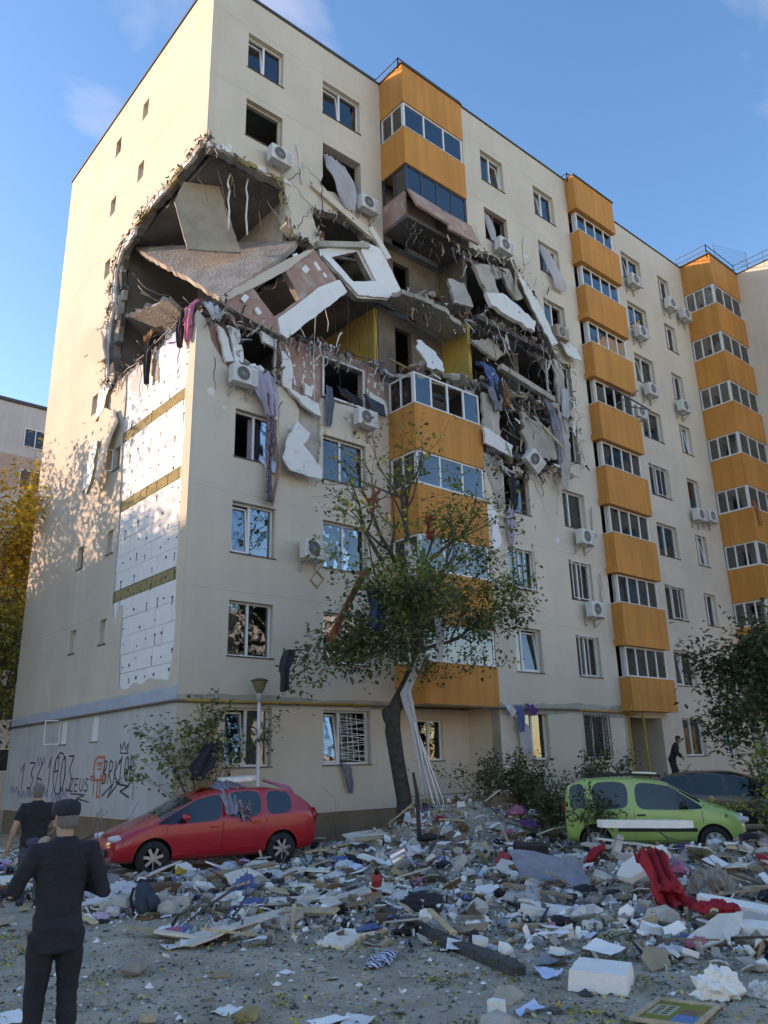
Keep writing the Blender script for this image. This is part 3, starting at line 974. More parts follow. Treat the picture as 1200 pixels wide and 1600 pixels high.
# top orange boxes
def topbox(x0, x1, yw, yf, z0=FZ(9)-.58, side=True):
    mb = MB()
    mb.box(x0, x1, yf, yf+.12, z0, ROOF)
    if side: mb.box(x0, x0+.12, yf+.12, yw-.004, z0, ROOF)
    mb.box(x0+.12, x1, yf+.12, yw+.3, z0+.02, z0+.2)
    mb.build('balcony_top', 'orange', B)
topbox(BX0, BX1, 0, BYF)
P2 = (17.003, 20.03, YCD, -1.72)
topbox(*P2)
for k in range(1, 9):
    b_ = bay(k, *P2, nf=4, ns=1, inset=0.22, cur=random.choice([None, [('curtain', .1, .4)], [('curtain', .5, .95)], [('curtain_beige', .05, .3)]]), miss=(('f', 1), ('f', 2)) if k == 5 else ())
    mb = MB()   # stepped ledge on the left cheek
    zb = FZ(k)-.58 if k > 1 else 3.55
    mb.box(P2[0]-.09, P2[0]-.003, P2[3]+.05, YCD-.004, zb+.0, zb+.24)
    mb.build('cheek', 'orange', b_)
# hanging broken frame on bay 2, level 5
mb = MB()
zz = FZ(5)+1.1
mb.beam((17.6, -1.9, zz+.7), (19.6, -2.35, zz+.1), .05, .05)
mb.beam((18.2, -1.8, zz+.1), (19.3, -2.2, zz+.9), .05, .05)
mb.beam((18.8, -1.8, zz+.2), (20.1, -2.2, zz+.25), .04, .04)
mb.build('bent_frame', 'metal_dark', B)
P3 = (27.4, XW-.004, YE, -2.62)
topbox(*P3)
for k in range(1, 9):
    bay(k, *P3, nf=3, ns=3, cur=[('blind', .02, .98)] if k in (5, 2) else random.choice([None, [('curtain', .1, .5)]]))
mb = MB()
mb.box(P3[0]+.1, XW, -2.4, YE, 0, 3.5)
mb.build('wall', 'render_cream', B)

# ---- ground floor entrance under the second stack of balconies
mb = MB()
mb.plate([(17.003, 0.0), (20.0, 0.0), (20.0, 3.62), (17.003, 3.62)], [[(17.35, 0.95), (19.6, 0.95), (19.6, 3.35), (17.35, 3.35)]], 0.3, YF(YCD+.02), 0, 0, 0)
mb.box(17.05, 17.345, -.93, 1.0, .9, 3.4)
mb.box(19.61, 19.9, -.93, 1.0, .9, 3.4)
mb.box(17.36, 19.6, .9, 1.0, .9, 3.4)
mb.build('wall', 'render_cream', B)
mb = MB()
mb.box(17.5, 18.5, .84, .89, 1.0, 3.05)
mb.box(17.58, 18.42, .82, .838, 1.9, 2.95)
o_ = mb.build('door', 'wood', B)
mb = MB()
mb.box(17.0, 20.2, -3.4, YCD-.01, 0.0, 0.95)
for i in range(5): mb.box(17.0, 20.2, -3.4-.3*(i+1), -3.4-.3*i-.003, 0, .95-.17*(i+1))
mb.build('porch_steps', 'concrete', B)
mb = MB()
for p in ((17.2, YCD-.08), (17.75, YCD-.35)): mb.tube([(p[0], p[1], 0), (p[0], p[1], 3.5)], 0.045, 8)
mb.tube([(17.2, YCD-.08, 3.44), (17.75, YCD-.35, 3.44)], .045, 8)
mb.build('gas_pipe', 'pipe_yellow', B, smooth=True)

# ---- pipe and mortar band along the first floor line
mb = MB()
mb.plate([(0.0, 3.46)] + jag([(0.0, 3.46), (3, 3.44), (7.09, 3.46)], .4, .03, rnd=rf)[1:] + jag([(7.09, 3.7), (4, 3.68), (2, 3.74), (0, 3.68)], .4, .03, rnd=rf), [], .004, YF(-.004), 0, 0)
mb.plate(jag([(10.3, 3.3), (12, 3.35), (14.4, 3.42), (17, 3.3)], .4, .06, rnd=rf) + jag([(17, 3.72), (14, 3.76), (12, 3.66), (10.3, 3.7)], .4, .05, rnd=rf), [], .004, YF(YCD-.004), 0, 0)
mb.build('mortar_band', 'mortar', B)
mb = MB()
mb.tube([(-.07, 12.7, 3.46), (-.07, -.07, 3.52)], .035, 8)
mb.tube([(-.07, -.07, 3.52), (7.0, -.07, 3.55), (7.02, -1.4, 3.52), (10.3, -1.4, 3.50), (14.2, -1.33, 3.54)], .035, 8)
mb.build('gas_pipe', 'pipe_dark', B, smooth=True)
mb = MB()
mb.tube([(14.2, -1.33, 3.54), (17.2, -1.33, 3.5)], .036, 8)
mb.build('gas_pipe', 'pipe_yellow', B, smooth=True)
mb = MB()
mb.tube([(.2, -.075, 3.53), (6.0, -.075, 3.555)], .036, 8)
mb.build('gas_pipe', 'pipe_yellow', B, smooth=True)

# ---- roof edge: coping and railing
mb = MB()
mb.box(-.05, .35, -.05, 12.72, ROOF+.002, ROOF+.06)
mb.box(.352, BX0-.02, -.05, .40, ROOF+.002, ROOF+.06)
mb.box(BX0-.05, BX1+.02, BYF-.05, .42, ROOF+.004, ROOF+.07)
mb.box(10.30, 17.0, YCD-.05, -.85, ROOF+.002, ROOF+.06)
mb.box(16.99, 20.08, P2[3]-.05, -.5, ROOF+.004, ROOF+.07)
mb.box(20.09, 27.3, YE-.05, -.55, ROOF+.002, ROOF+.06)
mb.box(27.32, XW+.3, P3[3]-.05, -.5, ROOF+.004, ROOF+.07)
mb.box(XW-.05, XW+.4, -14.0, P3[3]-.06, ROOF+.002, ROOF+.06)
mb.build('coping', 'coping', B)
mb = MB()
mb.plate([(0.4, 0.4), (7.2, 0.4), (7.2, -1.1), (17, -1.1), (17, -.6), (27.5, -.6), (27.5, -2.4), (XW+.3, -2.4), (XW+.3, -13.7), (39.6, -13.7), (39.6, 12.4), (.4, 12.4)], [], .15, ZF(26.2), 0, 0)
mb.build('roof', 'coping', B)
mb = MB()
line = [(1.2, .12), (7.0, .12), (7.0, BYF+.1), (10.3, BYF+.1), (10.3, YCD+.15), (17, YCD+.15), (17.0, P2[3]+.3), (20.1, P2[3]+.3), (20.1, YE+.15), (27.4, YE+.15), (27.4, P3[3]+.1), (XW, P3[3]+.1), (XW+.1, -13.8)]
for i in range(len(line)-1):
    a, b = Vector((*line[i], 0)), Vector((*line[i+1], 0))
    far = a.x > 26
    hh = .62 if far else .30
    for h in ((hh, hh*.5) if far else (hh,)): mb.beam(a+Vector((0, 0, ROOF+h)), b+Vector((0, 0, ROOF+h)), .035, .035)
    n = max(1, int((b-a).length/1.6))
    for j in range(n+1):
        p = a.lerp(b, j/n)
        mb.beam(p+Vector((0, 0, ROOF-.2)), p+Vector((0, 0, ROOF+hh)), .035, .035)
for (x_, y_, h_) in ((29.6, -2.0, 2.0), (XW+.2, -3.2, 1.2)): mb.beam((x_, y_, ROOF-.3), (x_, y_, ROOF+h_), .05, .05)
for i in range(8): mb.beam((29.6, -2.0, ROOF+1.9-i*.2), (XW+.2, -3.2, ROOF+1.15-i*.12), .01, .01)
mb.build('roof_railing', 'rail', B)

# ---- graffiti on the gable base
GL = {'1': [[(0, .7), (.3, 1), (.3, 0)]], '3': [[(0, 1), (.6, 1), (.25, .6), (.6, .35), (.4, 0), (0, .05)]], '6': [[(.5, 1), (.1, .5), (.1, .1), (.5, 0), (.6, .35), (.1, .4)]],
      '9': [[(.55, .6), (.1, .55), (.1, .95), (.5, 1), (.55, .6), (.4, 0)]], '0': [[(.3, 0), (0, .4), (.1, .9), (.4, 1), (.6, .5), (.5, .1), (.3, 0)]],
      'Z': [[(0, 1), (.6, 1), (0, 0), (.65, 0)]], 'E': [[(.6, 1), (0, 1), (0, 0), (.6, 0)], [(0, .5), (.5, .5)]], 'U': [[(0, 1), (0, .2), (.3, 0), (.6, .2), (.6, 1)]],
      'S': [[(.6, .95), (.2, 1), (.05, .7), (.55, .4), (.5, .05), (0, .05)]], 'B': [[(0, 0), (0, 1), (.45, .95), (.4, .6), (0, .5), (.6, .35), (.5, 0), (0, 0)]],
      'R': [[(0, 0), (0, 1), (.5, .9), (.45, .55), (0, .5), (.6, 0)]], 'K': [[(0, 0), (0, 1)], [(.6, 1), (0, .45), (.65, 0)]]}
def stroke(mb, pts, w):
    for i in range(len(pts)-1):
        a, b = Vector(pts[i]), Vector(pts[i+1])
        d = (b-a)
        if d.length < 1e-6: continue
        n = Vector((-d.y, d.x)).normalized()*w/2
        e = d.normalized()*w*.35
        dx = -0.0115-0.0004*(len(mb.f) % 9)
        mb.quad([(dx, *(a-n-e)), (dx, *(b-n+e)), (dx, *(b+n+e)), (dx, *(a+n-e))])
def word(mb, txt, y, z, h, wd, w=0.045, slant=.1):     # y decreases to the right as seen
    for ch in txt:
        for st in GL.get(ch, []):
            stroke(mb, [(y-(p[0]+slant*p[1])*wd, z+p[1]*h) for p in st], w)
        y -= wd*0.95
gk, gr, gb = MB(), MB(), MB()
def nxt():
    global gk
    if gk.f: gk.build('graffiti', 'graffiti_black', B)
    gk = MB()
word(gk, '136', 11.1, 1.44, .8, .85, .05)
nxt()
word(gk, '1903', 8.5, 1.40, .98, .60, .05)
nxt()
stroke(gk, [(7.45+.5*math.cos(a*.35), 1.9+.6*math.sin(a*.35)) for a in range(20)], .045)
word(gk, 'ZEUS', 6.5, 1.40, .34, .40, .04)
nxt()
stroke(gk, [(6.4, 1.33), (5.3, 1.30), (5.9, 1.2), (4.95, 1.12)], .04)
word(gk, 'BRK', 4.15, 1.62, .58, .40, .045, .25)
nxt()
word(gk, '10B', 3.1, 1.68, .60, .38, .05, .1)
nxt()
stroke(gk, [(3.05, 2.36), (3.1, 2.62), (2.96, 2.46), (2.85, 2.66), (2.74, 2.46), (2.58, 2.62), (2.62, 2.36), (3.05, 2.38)], .035)
nxt()
stroke(gk, [(4.1, 1.28), (3.4, 1.6), (3.7, 1.25), (3.1, 1.6), (2.4, 1.55), (2.9, 1.42), (2.35, 1.28)], .05)
for i in range(6): stroke(gk, [(2.12, 1.62-i*.07), (2.10, 1.59-i*.07)], .035)
gr_ = lambda P: [(4.38+(y-4.5)*1.25, 1.26+(z-.95)*.66) for y, z in P]
stroke(gr, gr_([(4.75, 1.0), (4.75, 1.75), (4.95, 1.75), (4.95, 1.62), (4.15, 1.62), (4.15, 1.78), (4.4, 1.78), (4.4, .95), (4.55, .95), (4.55, 1.6)]), .07)
stroke(gr, gr_([(4.8, 1.7), (4.8, 2.4), (4.6, 2.55), (4.25, 2.5), (4.2, 1.75)]), .08)
stroke(gr, gr_([(4.65, 2.3), (4.35, 2.28)]), .06)
stroke(gr, gr_([(4.6, 2.05), (4.4, 2.05), (4.4, 2.2), (4.62, 2.2)]), .05)
for (y, z) in ((12.0, 1.25), (11.2, 1.15), (10.3, 1.2), (9.0, 1.2), (8.0, 1.1), (7.4, 1.2), (9.6, 2.15)):
    pts = []
    for i in range(7): pts.append((y-i*.13, z+(.26 if i % 2 else 0)+rf.uniform(-.06, .06)))
    stroke(gb, pts, .035)
    gb.build('graffiti', 'graffiti_blue', B)
    gb = MB()
gk.build('graffiti', 'graffiti_black', B)
gr.build('graffiti', 'graffiti_red', B)

# hairline cracks and chipped render round the blast
rc = random.Random(55)
def crack(Y, x, z, dx, dz, n=7):
    mb = MB()
    pts = [(x, z)]
    for i in range(n): pts.append((pts[-1][0]+dx/n+rc.gauss(0, .06), pts[-1][1]+dz/n+rc.gauss(0, .06)))
    for i in range(n):
        a, b = Vector(pts[i]), Vector(pts[i+1])
        w = .014*(1-i/n)+.004
        nn = Vector((-(b-a).y, (b-a).x)).normalized()*w
        y = Y-.0035-.0003*(i % 3)
        mb.quad([(a.x-nn.x, y, a.y-nn.y), (b.x-nn.x, y, b.y-nn.y), (b.x+nn.x, y, b.y+nn.y), (a.x+nn.x, y, a.y+nn.y)])
    mb.build('crack', 'dowel', B)
for a in ((0, 3.0, 20.3, .5, 1.0), (0, 3.9, 19.8, -.7, .6), (0, 6.4, 19.9, .4, .9), (0, 3.4, 18.6, .5, .9), (0, .6, 13.0, .3, -1.3), (0, 6.3, 12.7, .3, -1.4), (0, 4.35, 20.9, -.6, .5), (0, 2.9, 12.3, -.1, -1.2),
          (YCD, 13.4, 20.5, .6, .8), (YCD, 14.6, 18.5, .8, .5), (YCD, 15.9, 15.4, .7, -.5), (YCD, 14.0, 12.0, .5, -1.2), (YCD, 12.8, 11.7, .4, -1.3), (YCD, 11.0, 20.7, -.3, .8), (YCD, 16.0, 14.5, .6, .7), (YCD, 10.6, 8.4, .2, -1.6)): crack(*a)
for i in range(26):
    side = rc.random() < .5
    x, z = (rc.uniform(.4, 6.8), rc.choice([rc.uniform(10, 12.5), rc.uniform(20.4, 21.5)])) if side else (rc.uniform(10.4, 16.6), rc.choice([rc.uniform(7, 11.6), rc.uniform(20.6, 22)]))
    k = [w_ for w_ in wins+cdw+[wh(A0, A1, 7), b7] if min(p[0] for p in w_)-.2 < x < max(p[0] for p in w_)+.2 and min(p[1] for p in w_)-.2 < z < max(p[1] for p in w_)+.2]
    if k: continue
    mb = MB()
    s_ = rc.uniform(.05, .16)
    mb.plate([(x+s_*math.cos(a*1.05)*rc.uniform(.6, 1.2), z+s_*math.sin(a*1.05)*rc.uniform(.5, 1.1)) for a in range(6)], [], .004, YF((0 if side else YCD)-.0045), 0, 0)
    mb.build('render_chip', rc.choice(['mortar', 'eps_dirty']), B)

# faint render joints at the floor lines
mat('joint', (0.47, 0.41, 0.33), 0.95, 0.1, 2)
for k in range(2, 10):
    z = FZ(k)-.12
    for (ya, yb) in (((5.4, 12.66),) if k < 5 else (((7.3, 12.66),) if k < 7 else ((0.0, 12.66),))):
        mb = MB(); mb.box(-.0025, -.0005, ya, yb, z, z+.016); mb.build('panel_joint', 'joint', B)
    if k in (2, 3, 8, 9):
        mb = MB(); mb.box(0.04, 7.0, -.0025, -.0005, z, z+.014); mb.build('panel_joint', 'joint', B)
    if k in (2, 3, 8, 9):
        mb = MB(); mb.box(10.3, 16.98, YCD-.0025, YCD-.0005, z, z+.014); mb.build('panel_joint', 'joint', B)
# ================================================================== blast damage (still hanging on the building)
rd = random.Random(77)
def plane_plate(pts3, t, mats, name, holes=(), step=0.2, amp=0.04, parent=B, rnd=rd, flip=False):
    P = [Vector(p) for p in pts3]
    O = P[0]
    ex = (P[1]-O).normalized()
    nrm = Vector((0, 0, 0))
    for i in range(len(P)): nrm += P[i].cross(P[(i+1) % len(P)])
    nrm.normalize()
    if flip: nrm = -nrm
    ey = nrm.cross(ex)
    to2 = lambda p: ((Vector(p)-O).dot(ex), (Vector(p)-O).dot(ey))
    outer = jag([to2(p) for p in P], step, amp, True, rnd)
    hs = [jag([to2(p) for p in h], step, amp*.5, True, rnd) for h in holes]
    mb = MB()
    mb.plate(outer, hs, t, lambda u, v, w: O+ex*u+ey*v-nrm*w, 0, 1, 1)
    return mb.build(name, mats, parent)
def fp(pts, Y, tilt=0.0, z0=16):       # facade points -> 3D
    return [(x, Y+tilt*(z-z0), z) for x, z in pts]

# collapsed slab of the sixth floor, pushed up and folded into the corner room
plane_plate([(0.45, 6.0, 19.95), (0.7, 0.02, 15.0), (1.6, -.02, 15.9), (3.3, 0.05, 17.6), (3.45, 0.1, 18.2), (1.9, 3.0, 19.2)], 0.18, ['concrete', 'mortar'], 'broken_slab', amp=.05)
plane_plate([(0.35, 6.3, 17.3), (0.35, 2.6, 16.2), (2.4, 3.2, 15.2), (2.8, 6.3, 16.2)], 0.15, ['concrete_soot', 'concrete'], 'broken_slab', amp=.1)
# loose partition hanging in the sixth floor room
plane_plate([(0.22, 1.88, 20.0), (1.22, 1.35, 20.0), (1.9, 1.0, 17.6), (0.43, 1.77, 17.5), (0.0, 2.0, 19.2)], 0.09, ['plaster_beige', 'plaster'], 'loose_partition', amp=.015, flip=True)
plane_plate([(1.45, 2.2, 20.0), (2.0, 1.95, 20.0), (2.3, 2.3, 17.6), (1.8, 2.5, 17.6)], 0.06, ['black', 'black'], 'dark_gap_plate', amp=.0, flip=True)  # black plate painting in the dark gap beside the partition
# facade panel A fallen askew, with its window opening
pA = [(0.47, 14.63), (2.69, 14.24), (5.08, 16.75), (3.74, 17.79)]
pA = [(0.47, 14.63), (2.41, 14.31), (2.69, 14.24), (5.08, 16.75), (4.4, 17.3), (3.74, 17.79)]
hA = [(1.58, 15.51), (2.40, 14.83), (3.30, 15.80), (2.70, 16.58)]
plane_plate(fp(pA, -.32, -.03), .24, ['pink_wall', 'concrete'], 'broken_panel', [fp(hA, -.32, -.03)], amp=.03)
plane_plate(fp([(2.55, 14.30), (2.80, 14.22), (5.06, 16.70), (4.75, 17.02), (3.9, 16.4), (3.32, 15.72), (2.45, 14.78)], -.42, -.03), .095, ['eps', 'eps_dirty'], 'insulation_slab', amp=.02)
plane_plate(fp([(0.47, 14.7), (0.62, 14.6), (2.78, 16.6), (3.7, 17.7), (3.5, 17.6), (2.6, 16.8)], -.40, -.03), .07, ['render_cream', 'eps_dirty'], 'render_strip', amp=.02)
for (x, z, w, h, a) in ((3.45, 16.9, .2, .25, .6), (3.1, 17.2, .22, .18, .9), (1.3, 15.0, .16, .26, .5), (1.75, 14.75, .2, .16, .8), (3.9, 17.2, .3, .14, .8), (4.2, 17.0, .15, .12, .7)):
    mb = MB()
    mb.obox((x, -.35, z), (w, .07, h), (0, a, 0), jit=.2)
    mb.build('insulation_scrap', 'eps', B)
# facade panel B
pB = [(4.10, 17.75), (5.57, 16.75), (6.90, 17.18), (7.61, 17.83), (6.77, 19.29), (5.98, 19.25), (4.07, 18.0)]
hB = [(4.50, 17.86), (5.42, 17.32), (6.30, 17.73), (5.69, 18.66)]
plane_plate(fp(pB, -.30, .06, 17), .22, ['eps_dirty', 'concrete'], 'broken_panel', [fp(hB, -.30, .06, 17)], amp=.03)
plane_plate(fp([(4.12, 17.75), (5.57, 16.80), (6.88, 17.22), (7.55, 17.83), (6.75, 19.2), (6.1, 19.15), (5.80, 18.72), (6.40, 17.70), (5.40, 17.24), (4.46, 17.83)], -.40, .06, 17), .095, ['eps', 'eps_dirty'], 'insulation_slab', amp=.02)
mb = MB()
mb.beam((4.0, -.2, 18.15), (6.1, -.3, 19.0), .22, .2)
mb.build('lintel', 'mortar', B)
mb = MB()
mb.beam((3.9, -.05, 20.6), (6.7, -.15, 19.55), .12, .28)
mb.build('lintel', 'render_cream', B)
mb = MB()
mb.beam((6.3, -.2, 19.9), (7.05, -.3, 18.9), .12, .22)
mb.build('broken_strip', 'eps_dirty', B)
# fallen door jambs in the dark room behind panel B
plane_plate([(4.3, .5, 18.4), (6.6, .4, 18.9), (6.6, 1.1, 19.4), (4.3, 1.1, 19.0)], .05, ['plaster', 'wood'], 'loose_board', amp=.01)
plane_plate([(4.15, .35, 18.7), (4.7, .3, 18.6), (4.9, .6, 19.5), (4.2, .6, 19.6)], .03, ['wood_red', 'wood_red'], 'loose_board', amp=.02)
# loggia rubble, sagging sixth floor edge
plane_plate([(7.1, -.9, 17.4), (8.6, -1.45, 17.0), (10.2, -1.2, 17.75), (10.25, .2, 17.5), (7.1, .2, 17.45)], .16, ['concrete_soot', 'mortar'], 'broken_slab', amp=.1)
plane_plate(fp([(9.0, 17.3), (10.1, 17.6), (10.0, 18.7), (9.1, 18.5)], -1.45, .25, 17.5), .1, ['plaster', 'concrete'], 'broken_panel', amp=.06)
plane_plate(fp([(7.5, 14.3), (8.4, 14.5), (8.5, 15.4), (8.0, 15.8), (7.5, 15.3)], -1.2, .5, 15), .05, ['eps_dirty', 'plaster'], 'crumpled_sheet', amp=.12)
plane_plate([(7.15, -1.2, 14.1), (10.1, -1.2, 14.3), (10.1, .1, 14.7), (7.15, .1, 14.6)], .12, ['mortar', 'mortar'], 'broken_slab', amp=.1)
# C-D wall: hanging pieces
plane_plate(fp([(10.1, 19.3), (11.0, 19.7), (11.35, 18.6), (10.65, 18.25)], -1.45, .1, 19), .14, ['pink_wall', 'mortar'], 'broken_panel', amp=.06)
plane_plate(fp([(10.6, 18.3), (11.55, 18.65), (13.35, 18.07), (13.1, 17.5), (10.75, 17.75)], -1.55, .15, 18), .16, ['eps', 'eps_dirty'], 'insulation_slab', amp=.08)
plane_plate(fp([(11.2, 19.9), (12.5, 20.3), (13.1, 19.2), (12.6, 18.9), (12.0, 19.7), (11.5, 19.4)], -1.3, .1, 19), .1, ['plaster', 'mortar'], 'broken_panel', amp=.06)
plane_plate(fp([(12.55, 20.75), (13.0, 20.2), (13.8, 19.3), (14.65, 17.6), (14.2, 17.3), (13.3, 18.95)], -1.5, .12, 19), .05, ['render_cream', 'eps_dirty'], 'torn_render', amp=.09)
plane_plate(fp([(10.1, 16.4), (11.45, 16.95), (12.0, 16.4), (11.35, 15.9), (10.6, 16.05)], -1.2, .35, 16), .1, ['curtain_beige', 'plaster_beige'], 'foam_sheet', amp=.08)
mb = MB()
mb.beam((11.4, -1.35, 15.65), (14.45, -1.35, 15.2), .22, .22)
mb.build('broken_beam', 'mortar', B)
mb = MB()
mb.beam((10.4, -1.2, 17.4), (14.4, -1.25, 17.3), .25, .2)
mb.build('broken_beam', 'concrete_soot', B)
plane_plate(fp([(10.3, 14.3), (11.2, 14.4), (11.1, 12.8), (10.3, 12.75)], -1.28, 0, 13), .1, ['pink_wall', 'mortar'], 'broken_panel', amp=.06)
plane_plate(fp([(10.1, 12.9), (11.6, 12.55), (11.5, 12.1), (10.15, 12.3)], -1.42, 0, 13), .1, ['eps', 'eps_dirty'], 'insulation_slab', amp=.05)
plane_plate(fp([(14.7, 17.1), (15.3, 16.9), (15.35, 15.2), (14.8, 15.1)], -1.27, 0, 13), .1, ['pink_wall', 'mortar'], 'broken_panel', amp=.06)
plane_plate(fp([(12.3, 14.1), (14.6, 13.8), (14.7, 13.1), (13.6, 12.4), (12.4, 12.5)], -1.36, .05, 13), .12, ['eps_dirty', 'mortar'], 'insulation_slab', amp=.16)
plane_plate(fp([(14.5, 14.9), (15.1, 14.6), (14.9, 12.8), (14.4, 11.4), (14.1, 11.5), (14.35, 13.0)], -1.55, .06, 13), .03, ['eps_dirty', 'mortar'], 'torn_render', amp=.1)
plane_plate(fp([(10.3, 11.9), (11.2, 12.0), (11.25, 10.6), (10.9, 10.1), (10.6, 10.9)], -1.262, 0, 13), .01, ['mortar', 'mortar'], 'mortar_patch', amp=.1)
plane_plate(fp([(10.32, 10.2), (10.8, 10.0), (10.9, 8.9), (10.5, 8.6)], -1.262, 0, 13), .01, ['eps', 'eps'], 'render_chip', amp=.1)
plane_plate(fp([(15.0, 18.3), (16.2, 18.0), (16.3, 17.4), (15.4, 17.35)], -1.45, .2, 18), .04, ['render_cream', 'eps_dirty'], 'torn_render', amp=.06)
# A-B: peeled flap under the fourth floor and bits of insulation
plane_plate(fp([(2.85, 10.9), (3.3, 11.7), (3.75, 11.4), (3.45, 10.95), (4.1, 10.3), (4.05, 9.95), (2.95, 10.0), (2.7, 10.35)], -.25, .12, 11), .05, ['mortar', 'eps_dirty'], 'peeled_panel', amp=.05)
for pts in ([(2.75, 13.9), (3.05, 13.95), (3.2, 13.2), (3.15, 12.7), (2.85, 12.75)], [(3.0, 12.7), (4.1, 12.5), (4.2, 12.1), (3.5, 12.3)], [(0.9, 14.1), (1.3, 14.1), (1.5, 13.1), (1.25, 12.9)], [(.55, 14.0), (.8, 13.9), (1.15, 13.0), (.9, 12.9)], [(2.0, 14.3), (2.6, 14.2), (2.55, 13.9), (2.1, 13.95)], [(6.2, 13.6), (6.9, 13.4), (6.95, 12.9), (6.3, 12.95)], [(3.6, 13.1), (3.95, 13.0), (3.9, 12.7), (3.65, 12.7)]):
    plane_plate(fp(pts, -.02+rd.uniform(-.06, .03), rd.uniform(-.02, .05), 13), .1, ['eps' if rd.random() < .7 else 'mortar', 'eps_dirty'], 'insulation_scrap', amp=.05)
for i in range(34):
    x, z = rd.uniform(2.9, 4.35), rd.uniform(12.75, 14.5)
    mb = MB()
    mb.obox((x, .09, z), (rd.uniform(.03, .09), .05, rd.uniform(.06, .22)), (0, rd.uniform(-.3, .3), 0), jit=.2)
    mb.build('glue_dab', 'eps_dirty', B)
for i in range(12):
    x, z = rd.uniform(6.2, 7.0), rd.uniform(13.2, 14.4)
    mb = MB()
    mb.obox((x, .09, z), (rd.uniform(.04, .1), .05, rd.uniform(.06, .22)), (0, rd.uniform(-.3, .3), 0), jit=.2)
    mb.build('glue_dab', 'eps_dirty', B)
plane_plate(fp([(5.95, 13.4), (6.75, 13.2), (6.7, 12.75), (6.2, 12.8)], -.2, .3, 13), .06, ['metal_dark', 'metal_dark'], 'bent_shutter', amp=.03)
# gable: insulation hanging from the hole
def xp(pts, X, tilt, z0): return [(X+tilt*(z-z0), y, z) for y, z in pts]
plane_plate(xp([(6.5, 13.6), (5.2, 13.1), (4.75, 12.5), (5.1, 11.9), (5.45, 10.75), (6.2, 11.0), (6.15, 12.0)], -.12, .12, 13.6), .1, ['render_cream', 'eps_dirty'], 'hanging_insulation', amp=.07, flip=True)
plane_plate(xp([(6.25, 12.3), (5.7, 12.1), (5.6, 10.8), (5.9, 10.3), (6.3, 10.7)], -.42, .08, 12), .1, ['eps', 'wool'], 'hanging_insulation', amp=.06, flip=True)
plane_plate(xp([(6.9, 14.5), (6.0, 14.3), (6.1, 13.4), (6.7, 13.2)], -.1, .1, 14), .1, ['eps', 'wool'], 'hanging_insulation', amp=.08, flip=True)
plane_plate(xp([(8.4, 16.3), (7.3, 16.85), (6.5, 16.5), (6.3, 15.4), (7.0, 15.5), (7.5, 16.0)], -.28, -.15, 16), .07, ['render_cream', 'eps_dirty'], 'torn_render', amp=.06, flip=True)
for i in range(14):     # broken insulation along the top edge of the hole
    y = .1+i*.43
    zc = 20.34-.02*i+rd.uniform(-.05, .05) - (0.25 if i > 11 else 0)
    mb = MB()
    mb.obox((.05+rd.uniform(-.04, .04), y, zc), (.1, rd.uniform(.35, .6), rd.uniform(.12, .3)), (rd.uniform(-.2, .2), 0, 0), jit=.15)
    mb.build('insulation_scrap', rd.choice(['eps', 'eps_dirty', 'wool', 'mortar']), B)
for i in range(9):
    mb = MB()
    mb.obox((.3+i*.33, .02+rd.uniform(-.05, .05), 20.1+rd.uniform(-.06, .1)), (rd.uniform(.3, .45), .12, rd.uniform(.1, .22)), (0, rd.uniform(-.2, .2), 0), jit=.15)
    mb.build('insulation_scrap', rd.choice(['eps_dirty', 'wool', 'mortar', 'mortar']), B)
# torn edge of the gable's inner wall: ragged vertical pieces
for i in range(12):
    z0 = 14.6+i*.45
    mb = MB()
    mb.obox((.25+rd.uniform(-.08, .1), 6.5+rd.uniform(-.25, .15), z0), (.2, rd.uniform(.15, .4), rd.uniform(.5, .9)), (rd.uniform(-.15, .15), rd.uniform(-.1, .1), 0), jit=.2)
    mb.build('broken_edge', rd.choice(['concrete', 'mortar', 'concrete_soot']), B)

# rubble caught on the broken floors
def heap(name, x0, x1, y0, y1, z, n, smin, smax, mats):
    for i in range(n):
        s_ = rd.uniform(smin, smax)
        x, y = rd.uniform(x0, x1), rd.uniform(y0, y1)
        mb = MB()
        q = rd.random()
        if q < .5: mb.blob((x, y, z+s_*.25+rd.uniform(0, .12)), (s_, s_, s_*.6), seed=rd.random())
        elif q < .8: mb.obox((x, y, z+s_*.3), (s_*2.2, s_*1.2, s_*.25), (rd.uniform(-.6, .6), rd.uniform(-.5, .5), rd.uniform(0, 3)))
        else: mb.obox((x, y, z+s_*.5), (s_*4, .06, .05), (rd.uniform(-.5, .5), rd.uniform(-.7, .7), rd.uniform(0, 3)))
        mb.build(name, rd.choice(mats), B)
RB = ['concrete', 'mortar', 'eps_dirty', 'plaster', 'pink_wall', 'wood', 'wood_dark', 'concrete_soot']
heap('rubble_piece', .4, 3.0, .25, .9, 14.7, 22, .08, .3, RB)
heap('rubble_piece', .15, .9, .6, 5.8, 14.45, 26, .08, .32, RB)
heap('rubble_piece', 1.4, 2.7, .0, .4, 13.0, 16, .1, .3, RB+['eps'])
heap('rubble_piece', 3.0, 7.0, .15, .5, 14.72, 20, .05, .2, RB)
heap('rubble_piece', 7.2, 10.2, -1.2, -.2, 14.55, 34, .08, .3, RB)
heap('rubble_piece', 7.3, 10.2, -1.1, -.2, 17.45, 18, .08, .26, RB)
heap('rubble_piece', 10.5, 14.6, -1.35, -.7, 14.8, 44, .08, .34, RB)
heap('rubble_piece', 10.5, 14.2, -1.3, -.7, 17.52, 26, .08, .28, RB)
heap('rubble_piece', 10.6, 15.2, -1.4, -.8, 12.1, 44, .08, .34, RB+['eps'])
heap('rubble_piece', 10.6, 13.3, -1.35, -1.0, 20.5, 10, .06, .16, ['mortar', 'eps_dirty'])
